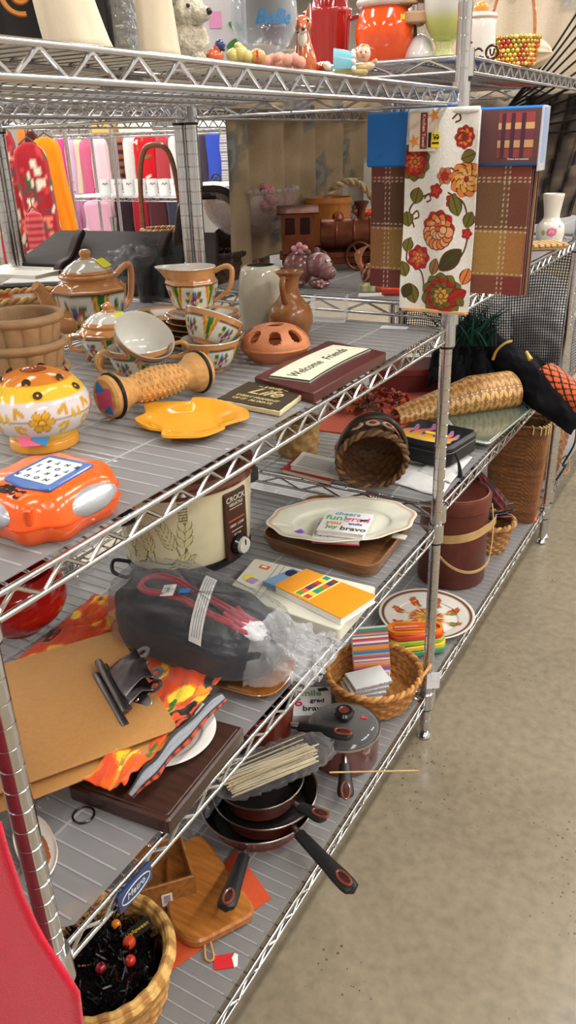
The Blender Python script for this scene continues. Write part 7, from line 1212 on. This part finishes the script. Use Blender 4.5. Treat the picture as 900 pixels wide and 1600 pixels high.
n, m = 280, 150; prof = [(.084, .003), (.098, .36)]; P = np.stack([sqr(.084 + .016 * k / m, n, .003 + .357 * k / m) for k in range(m)], 1); ctr = P.copy(); ctr[..., 2] = 0; nrm = ctr / np.linalg.norm(ctr, axis=2, keepdims=True); I, J = np.meshgrid(np.arange(n), np.arange(m), indexing='ij'); w_ = np.cos(I * TAU / 8) * np.where((J // 3) % 2 == 0, 1, -1) * np.where(J % 3 == 0, .2, 1); P = P + nrm * (w_ * .0016)[..., None]; rs = np.random.RandomState(3); C = mixc(CH[0], CH[1], rs.rand(m // 3 + 1)[J // 3] * .8 + .2 * (w_ < 0)); b = B(); b.sheet(P, cu=True, cols=C); b.c(110, 70, 38).prism(sqr(.084, 40, 0)[:, :2], 0, .006); b.build('hamper_body', WICK, t, sharp=180)
Q = sqr(.1, 120, .362); B((120, 78, 44)).tube(Q, .005, 8, closed=True).build('rim', WICK, t)
for k in range(0, 120, 6): q_ = Q[k]; d_ = q_ / np.linalg.norm(q_[:2]); b = B((206, 186, 120)); b.tube([(q_[0] + d_[0] * .006, q_[1] + d_[1] * .006, .34), (q_[0] + d_[0] * .007, q_[1] + d_[1] * .007, .366), (q_[0] - d_[0] * .006, q_[1] - d_[1] * .006, .368)], .0024, 6); b.build('stitch', CLOTH, t)
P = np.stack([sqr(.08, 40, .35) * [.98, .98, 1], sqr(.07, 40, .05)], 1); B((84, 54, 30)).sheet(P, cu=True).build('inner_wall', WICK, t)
q = poly(UZ4, (786, 806), (838, 815), (842, 790), (800, 780)); c = q.mean(0); t = thing('orange_print', 'orange printed paper napkin in front of the tall hamper', 'napkin', (c[0], c[1], UZ4)); U, V = grid(30, 24); o = q - c; P = o[0] * ((1 - U) * (1 - V))[..., None] + o[1] * (U * (1 - V))[..., None] + o[2] * (U * V)[..., None] + o[3] * ((1 - U) * V)[..., None]; C = fill(U, (206, 96, 62)); n_ = noise2(U, V, 13, 8); C[n_ > .5] = (226, 170, 120); C[n_ < -.6] = (160, 50, 40); b = B(); b.sheet(np.concatenate([P, .002 + 0 * U[..., None]], 2), cols=C, thick=.0012); b.build('napkin_sheet', PAPER, t)
# plate leaning by the post + stacked plastic loops
pl4 = np.array([-.118, .305, UZ4 + .004]); t = thing('mushroom_plate', 'white plate with brown rim band and mushroom pattern, behind the corner post', 'plate', pl4)
def mush(TH, ZZ, RR, K):
    U, V = RR * np.cos(TH), RR * np.sin(TH); C = fill(TH, (216, 212, 204)); C[(RR > .122) & (RR < .128)] = (110, 66, 44); C[(RR > .118) & (RR < .1195)] = (150, 110, 80)
    for k in range(8): a = TAU * k / 8; x, y = .085 * math.cos(a), .085 * math.sin(a); ell(C, U, V, x, y, .02, .012, a, (196, 90, 40), (130, 60, 30), .8); stroke(C, U, V, [(x * .8, y * .8), (x * .62, y * .62)], .006, (214, 180, 130)); leaf(C, U, V, x * .7, y * .7, x * .9 + .02, y * .9, .006, (110, 130, 60))
    flower(C, U, V, 0, 0, .05, [(196, 100, 50), (220, 160, 80), (150, 130, 60)], 9, (120, 70, 40)); return C
b = B(); b.lathe([(0, .004), (.08, .004), (.092, .009), (.13, .02), (.132, .0175), (.094, .004), (.08, 0), (0, 0)], 110, 8, colf=mush); b.build('plate_body', GLAZE, t)
ck = [(232, 130, 40), (206, 60, 40), (150, 180, 60), (230, 190, 60), (60, 140, 100)]
for i in range(5):
    cz = UZ4 + .012 + .0105 * (4 - i); t = thing('cookie_cutter', ['orange', 'red', 'lime green', 'yellow', 'dark green'][i] + ' oblong plastic ring in the stack by the corner post', 'plastic ring', (-.1 + .006 * i, .165 - .006 * i, cz), .55 + .05 * i, 'stacked oblong plastic rings')
    P = rrect(.15, .052, .0255, 10); b = B(ck[i]); b.sheet(np.stack([np.c_[P * f, np.full(len(P), z)] for f, z in ((1, 0), (1, .01), (np.array([.91, .74]), .01), (np.array([.91, .74]), 0))], 1), cu=True, cv=True); b.build('ring_body', PLAST, t); b = B(tuple(int(q_ * .9) for q_ in ck[i])); b.box((0, 0, .002), (.138, .006, .003)); b.build('cross_bar', PLAST, t)
# third unit: two baskets and wire bits at the aisle
for i, (x, y, r, h, lb) in enumerate(((-.09, 1.42, .09, .2, 'round brown woven basket on the third unit, nearest the far post'), (-.13, 1.68, .1, .16, 'wide brown woven basket farther along the third unit'))):
    t = thing('woven_basket', lb, 'basket', (x, y, .193)); b = B(); weave(b, [(.004, .003), (r * .8, .003), (r, h * .6), (r * .9, h)], 26, 16, .0026, ((150, 104, 66), (110, 72, 42)), seed=i); b.build('basket_body', WICK, t); b = B(); rim_braid(b, r * .9, h + .003, .008, ((170, 124, 82), (126, 86, 52)), n=26); b.build('rim', WICK, t)
t = thing('cable_bundle', 'tangle of dark and tan cords hanging at the third unit edge', 'cord', (.0, 1.36, .2)); b = B((40, 32, 30)); b.tube([(0, 0, .0), (.02, .04, .05), (.0, .1, .03), (.03, .12, .12), (.01, .2, .2)], .004, 7, sub=6); b.build('dark_cord', BLACKP, t); b = B((176, 130, 80)); b.tube([(-.02, .02, .01), (.03, .06, .02), (.01, .12, .06), (-.02, .16, .02), (.02, .05, .04)], .003, 7, sub=6); b.build('tan_cord', CLOTH, t)
# ================================================================== background: mug rack and clothes rails across the next aisle
def atd(px, py, d): return CP + ray(px, py) * (d / FPX)
r3 = thing('wire_shelving_unit', 'distant wire shelving unit across the next aisle, holding a row of white mugs', 'shelving unit', (-4.62, 3.62, 0))
for x, y in ((0, 0), (1.75, 0), (0, .45), (1.75, .45), (.62, 0)): dup(p0, (x, y, 0), parent=r3)
for z in (.6, 1.04, 1.5):
    s = bpy.data.objects.new('shelf', None); COL.objects.link(s); s.parent = r3; s.location = (0, 0, z)
    for p, q, nm in (((0, 0), (1.75, 0), 'front_truss'), ((0, .45), (1.75, .45), 'rear_truss'), ((0, 0), (0, .45), 'end_truss'), ((1.75, 0), (1.75, .45), 'end_truss')): b = B(); truss(b, p, q, 0, .03, r=.004, pitch=.07); b.build(nm, CHROME, s)
    B((206, 210, 212)).box((.875, .225, -.004), (1.74, .44, .003)).build('liner', mat('white_liner', rough=.4, base=(206, 210, 212), var=.03), s)
mug0 = None
for i in range(7):
    px = 165 + 18.4 * i; p = aty(px, 299, 3.74); lbl = 'white mug with small dark motif, in the row on the distant rack'
    if mug0 is None:
        mug0 = thing('white_mug', lbl, 'mug', (p[0], 3.74, 1.04), fr(p), 'mugs on the distant rack'); mug0.scale = (1.12, 1.12, 1.25); b = B((224, 224, 222)); b.lathe([(0, .002), (.034, 0), (.038, .006), (.039, .05), (.041, .1), (.038, .1), (.035, .05), (.033, .01), (0, .008)], 32); b.build('mug_body', GLAZE, mug0); B((224, 224, 222)).tube([(.037, 0, .08), (.06, 0, .078), (.062, 0, .04), (.038, 0, .026)], .006, 8, sub=4).build('mug_handle', GLAZE, mug0); b = B((50, 50, 54))
        b.tube([(-.018, -.036, .068), (-.008, -.041, .078), (0, -.0415, .066), (.01, -.041, .078), (.02, -.036, .07)], .002, 5, sub=3); b.build('dark_motif', PAPER, mug0)
    else: dup(mug0, (p[0], 3.74, 1.04))
for i, (px, w, h, c, lb) in enumerate(((172, .2, .16, (206, 160, 84), 'amber storage box on top of the distant rack'), (212, .17, .16, (196, 196, 180), 'pale grey canister box on top of the distant rack'), (325, .18, .13, (214, 212, 206), 'white box on the right end of the distant rack top'))):
    p = aty(px, 206, 3.82); t = thing('storage_box', lb, 'box', (p[0], 3.82, 1.502)); B(c).box((0, 0, h / 2), (w, .2, h), .006).build('box_body', SATIN, t); B(tuple(int(q * .92) for q in c)).box((0, 0, h + .012), (w * 1.03, .206, .024), .004).build('box_lid', SATIN, t)
for i, px in enumerate((330, 352)): p = aty(px, 292, 3.75); t = thing('storage_box', ['left', 'right'][i] + ' small white carton right of the distant mugs', 'box', (p[0], 3.75, 1.042)); B((220, 220, 218)).box((0, 0, .05), (.08, .1, .1), .003).build('carton_body', PAPER, t); B((60, 70, 80)).box((0, -.051, .05), (.05, .001, .03)).build('carton_label', PAPER, t)
for i, px in enumerate((338, 372)): p = aty(px, 285, 3.86); t = thing('kettle', ['dark round kettle', 'steel kettle'][i] + ' behind the cartons on the distant rack', 'kettle', (p[0], 3.86, 1.042)); b = B((40, 42, 46) if i == 0 else (170, 174, 178)); b.lathe([(0, 0), (.045, 0), (.055, .02), (.055, .07), (.034, .11), (.01, .115), (.01, .13), (0, .13)], 36, 3); b.build('kettle_body', STEEL if i else SATIN, t); a = np.linspace(0, PI, 16); B((30, 30, 32)).tube([(.045 * math.cos(q), 0, .09 + .06 * math.sin(q)) for q in a], .006, 7).build('kettle_handle', BLACKP, t)
for i, px in enumerate((125, 158)):
    p = aty(px, 398, 3.72); t = thing('fan_plate', ['left', 'right'][i] + ' white ribbed fan-shaped dish on the lower shelf of the distant rack', 'dish', (p[0], 3.72, .602), 0, rot=(math.radians(68), 0, fr(p))); a = np.linspace(0, PI, 40); P = np.stack([np.stack([r * np.cos(a), r * np.sin(a), np.full(40, z) + (.006 * np.cos(a * 26) if r > .02 else 0)], 1) for r, z in ((.01, 0), (.06, .0), (.13, .015), (.135, .02), (.13, .022), (.06, .008), (.01, .008))], 1); b = B((206, 208, 206)); b.sheet(P); b.build('dish_body', GLAZE, t); a = np.linspace(0, PI, 20); B((206, 208, 206)).tube([(-.1 + .05 * math.cos(q), .1 + .09 * math.sin(q), .01) for q in a], .008, 8).build('dish_handle', GLAZE, t)
def garment(px0, px1, pt, pb, d, col, lb, pat=None, kind='shirt', turn=.0, lean=0.0):
    P = atd((px0 + px1) / 2, pt, d); w = (px1 - px0) / FPX * d; h = (pb - pt) / FPX * d * 1.06; t = thing(kind, lb, kind, (P[0], P[1], P[2] - h), fr(P) + turn); n, m = 48, 40; A, V = grid(n + 1, m, (0, TAU), (0, 1)); A, V = A[:-1], V[:-1]
    ww = w / 2 * np.interp(V, [0, .5, .88, .95, 1], [1.02, .92, .95, .8, .3]); dd = (.035 + .02 * V * 0) * np.interp(V, [0, .9, 1], [1, .8, .4]); fold = 1 + .22 * np.sin(A * 7 + V * 3) * (1 - V * .7)
    sd = int(abs(px0 * 7 + pb)) % 97; X = sp(np.cos(A), .7) * ww + .01 * noise2(A, V, 4, sd) + lean * (1 - V) * w; Y = np.sin(A) * dd * fold * 1.2; b = B(col); cols = None
    if pat is not None: cols = pat(A * .12, V * h, sd)
    b.sheet(np.stack([X, Y, V * h], 2), cu=True, cols=cols, caps=True); b.build('garment_cloth', CLOTH, t, sharp=180); b = B((60, 50, 44)); b.tube([(-ww.max() * .5, 0, h * .985), (0, 0, h + .03), (ww.max() * .5, 0, h * .985)], .006, 7); b.tube([(0, 0, h + .02), (0, 0, h + .07), (.02, 0, h + .1), (.03, 0, h + .075)], .003, 6, sub=3); b.build('hanger', WOOD, t); return t
def tropic(U, V, sd):
    C = fill(U, (150, 30, 40)); r = np.random.RandomState(sd)
    for k in range(130): x, y = r.rand() * .75, r.rand() * V.max(); ell(C, U, V, x, y, .02 + .03 * r.rand(), .012 + .02 * r.rand(), r.rand() * 3, [(206, 200, 180), (190, 60, 60), (60, 80, 50), (96, 60, 60), (214, 120, 100)][r.randint(5)])
    return C
def cherry(U, V, sd):
    C = fill(U, (196, 24, 36)); r = np.random.RandomState(sd)
    for k in range(22): x, y = r.rand() * .75, r.rand() * V.max(); ell(C, U, V, x, y, .025, .012, r.rand() * 3, [(226, 222, 214), (30, 130, 70), (226, 222, 214)][r.randint(3)])
    return C
def stripes(c1, c2, f): return lambda U, V, sd: np.where((np.sin(V * f) > .2)[..., None], np.array(c1, float), np.array(c2, float))
G = 'hanging at the left in the background'
garment(-30, 22, 196, 390, 5.4, None, 'red tropical print shirt at the far left background', tropic, turn=.5); garment(14, 70, 222, 430, 5.2, None, 'red, green and white flowered dress left of the orange shirt', tropic, 'dress', .3, .25); garment(24, 46, 195, 330, 5.9, (206, 120, 50), 'dull orange shirt ' + G, turn=.4); garment(36, 58, 205, 330, 5.7, (70, 22, 26), 'maroon shirt just left of the bright orange shirt', turn=.3); garment(46, 92, 214, 352, 5.5, (232, 128, 14), 'bright orange shirt in the clothes rail background', lean=.22, turn=.2); garment(36, 66, 330, 420, 5.0, (150, 40, 48), 'red patterned skirt below the flowered dress', stripes((150, 40, 48), (176, 80, 84), 160), 'skirt')
pk = [(62, 84, 214, 360, (226, 164, 184), 'pale pink top beside the bright orange shirt'), (84, 106, 214, 350, (196, 66, 130), 'magenta pink top in the pink group'), (98, 118, 214, 358, (206, 170, 196), 'lilac top in the pink group'), (113, 136, 213, 292, (206, 188, 164), 'beige lace top in the pink group'), (120, 150, 216, 330, (196, 96, 130), 'rose pink top in the pink group'), (138, 168, 213, 326, (232, 190, 200), 'light pink top at the right of the pink group'), (100, 124, 300, 372, (190, 120, 160), 'mauve top hanging low in the pink group'), (128, 170, 312, 372, (216, 160, 184), 'soft pink top hanging low beside the white dishes')]
for a, b_, c, d, col, lb in pk: garment(a, b_, c, d, 7.4, col, lb, turn=.3)
bh = [(170, 194, 212, 290, None, 'dark striped jumper behind the white mugs', stripes((50, 40, 50), (150, 90, 60), 90)), (189, 216, 212, 292, (214, 212, 208), 'white blouse behind the white mugs', None), (206, 246, 210, 290, None, 'red cherry print apron behind the white mugs', cherry), (240, 264, 212, 292, (170, 60, 66), 'dusty red lace top behind the white mugs', None), (262, 280, 212, 292, (206, 204, 206), 'white and grey top left of the twin posts', None), (176, 206, 303, 372, (44, 28, 36), 'black top hanging below the mug shelf', None), (204, 232, 303, 372, (150, 24, 44), 'dark red top hanging below the mug shelf', None), (230, 262, 303, 372, (74, 34, 40), 'brown-red top hanging below the mug shelf', None), (258, 292, 303, 372, (50, 52, 66), 'dark denim top hanging below the mug shelf', None), (308, 326, 206, 280, (60, 50, 60), 'dark purple top right of the twin posts', None), (320, 346, 204, 272, (52, 76, 176), 'royal blue top right of the twin posts', None), (342, 368, 204, 272, None, 'grey and white lace top right of the blue one', stripes((206, 204, 206), (120, 116, 124), 240)), (366, 390, 204, 262, (70, 160, 170), 'teal top farthest right in the background', None)]
for a, b_, c, d, col, lb, pt in bh: garment(a, b_, c, d, 7.6, col, lb, pt, turn=.2)
for nm, pts, lb in (('clothes_rail', (atd(-40, 192, 5.5), atd(100, 200, 5.6)), 'steel clothes rail carrying the orange and tropical shirts'), ('clothes_rail', (atd(55, 203, 7.4), atd(178, 203, 7.4)), 'steel clothes rail carrying the pink tops'), ('clothes_rail', (atd(160, 201, 7.6), atd(400, 197, 7.6)), 'steel clothes rail behind the distant mug rack')):
    t = thing(nm, lb, 'clothes rail', (0, 0, 0)); B().tube([pts[0], pts[1]], .014, 10).build('rail_tube', CHROME, t)
    for q in pts: B().tube([q, (q[0], q[1], .0)], .014, 10).build('upright', CHROME, t)

# things on the back-to-back unit's top shelf, glimpsed between the front pieces
def topb(px, x): p = atx(px, 100, x); return (p[0], p[1], Z1)
p = topb(350, -.82); t = thing('dark_basket', 'dark woven basket with arched handle behind the grey gift bag, top shelf', 'basket', p); b = B(); weave(b, [(.004, .003), (.06, .003), (.07, .1)], 22, 10, .002, ((90, 60, 44), (60, 40, 32))); b.build('basket_body', WICK, t); a = np.linspace(0, PI, 26); B((70, 46, 36)).tube([(.07 * math.cos(q), 0, .09 + .13 * math.sin(q)) for q in a], .006, 8).build('hoop_handle', WOOD, t)
p = topb(430, -.9); t = thing('plum_vase', 'dark plum vase behind the brandy glass on the back top shelf', 'vase', p); B((66, 34, 46)).lathe([(0, 0), (.05, 0), (.07, .06), (.05, .16), (.03, .2), (.04, .23), (.03, .23), (0, .1)], 40, 3).build('vase_body', GLAZE, t); B((140, 110, 70)).lathe([(.0505, .155), (.053, .16), (.048, .168)], 40).build('gilt_band', SATIN, t)
p = topb(560, -.8); p = (-.8, .2, Z1); t = thing('plum_box', 'dark plum gift box behind the red pitcher on the back top shelf', 'box', p, .3); B((58, 30, 40)).box((0, 0, .1), (.2, .14, .2), .004).build('box_body', PAPER, t); B((66, 34, 46)).box((0, 0, .21), (.206, .146, .03), .004).build('box_lid', PAPER, t)
p = topb(240, -.86); t = thing('brown_crate', 'brown slatted wooden crate behind the cream sculptures, back top shelf', 'crate', p, .2)
for k in range(4): B((120, 84, 54)).box((0, -.1, .03 + .055 * k), (.36, .012, .042), .002).build('slat', RAWWOOD, t); B((112, 78, 50)).box((0, .1, .03 + .055 * k), (.36, .012, .042), .002).build('slat', RAWWOOD, t)
for x in (-.17, .17): B((104, 70, 44)).box((x, 0, .11), (.02, .2, .22), .002).build('end_panel', RAWWOOD, t)
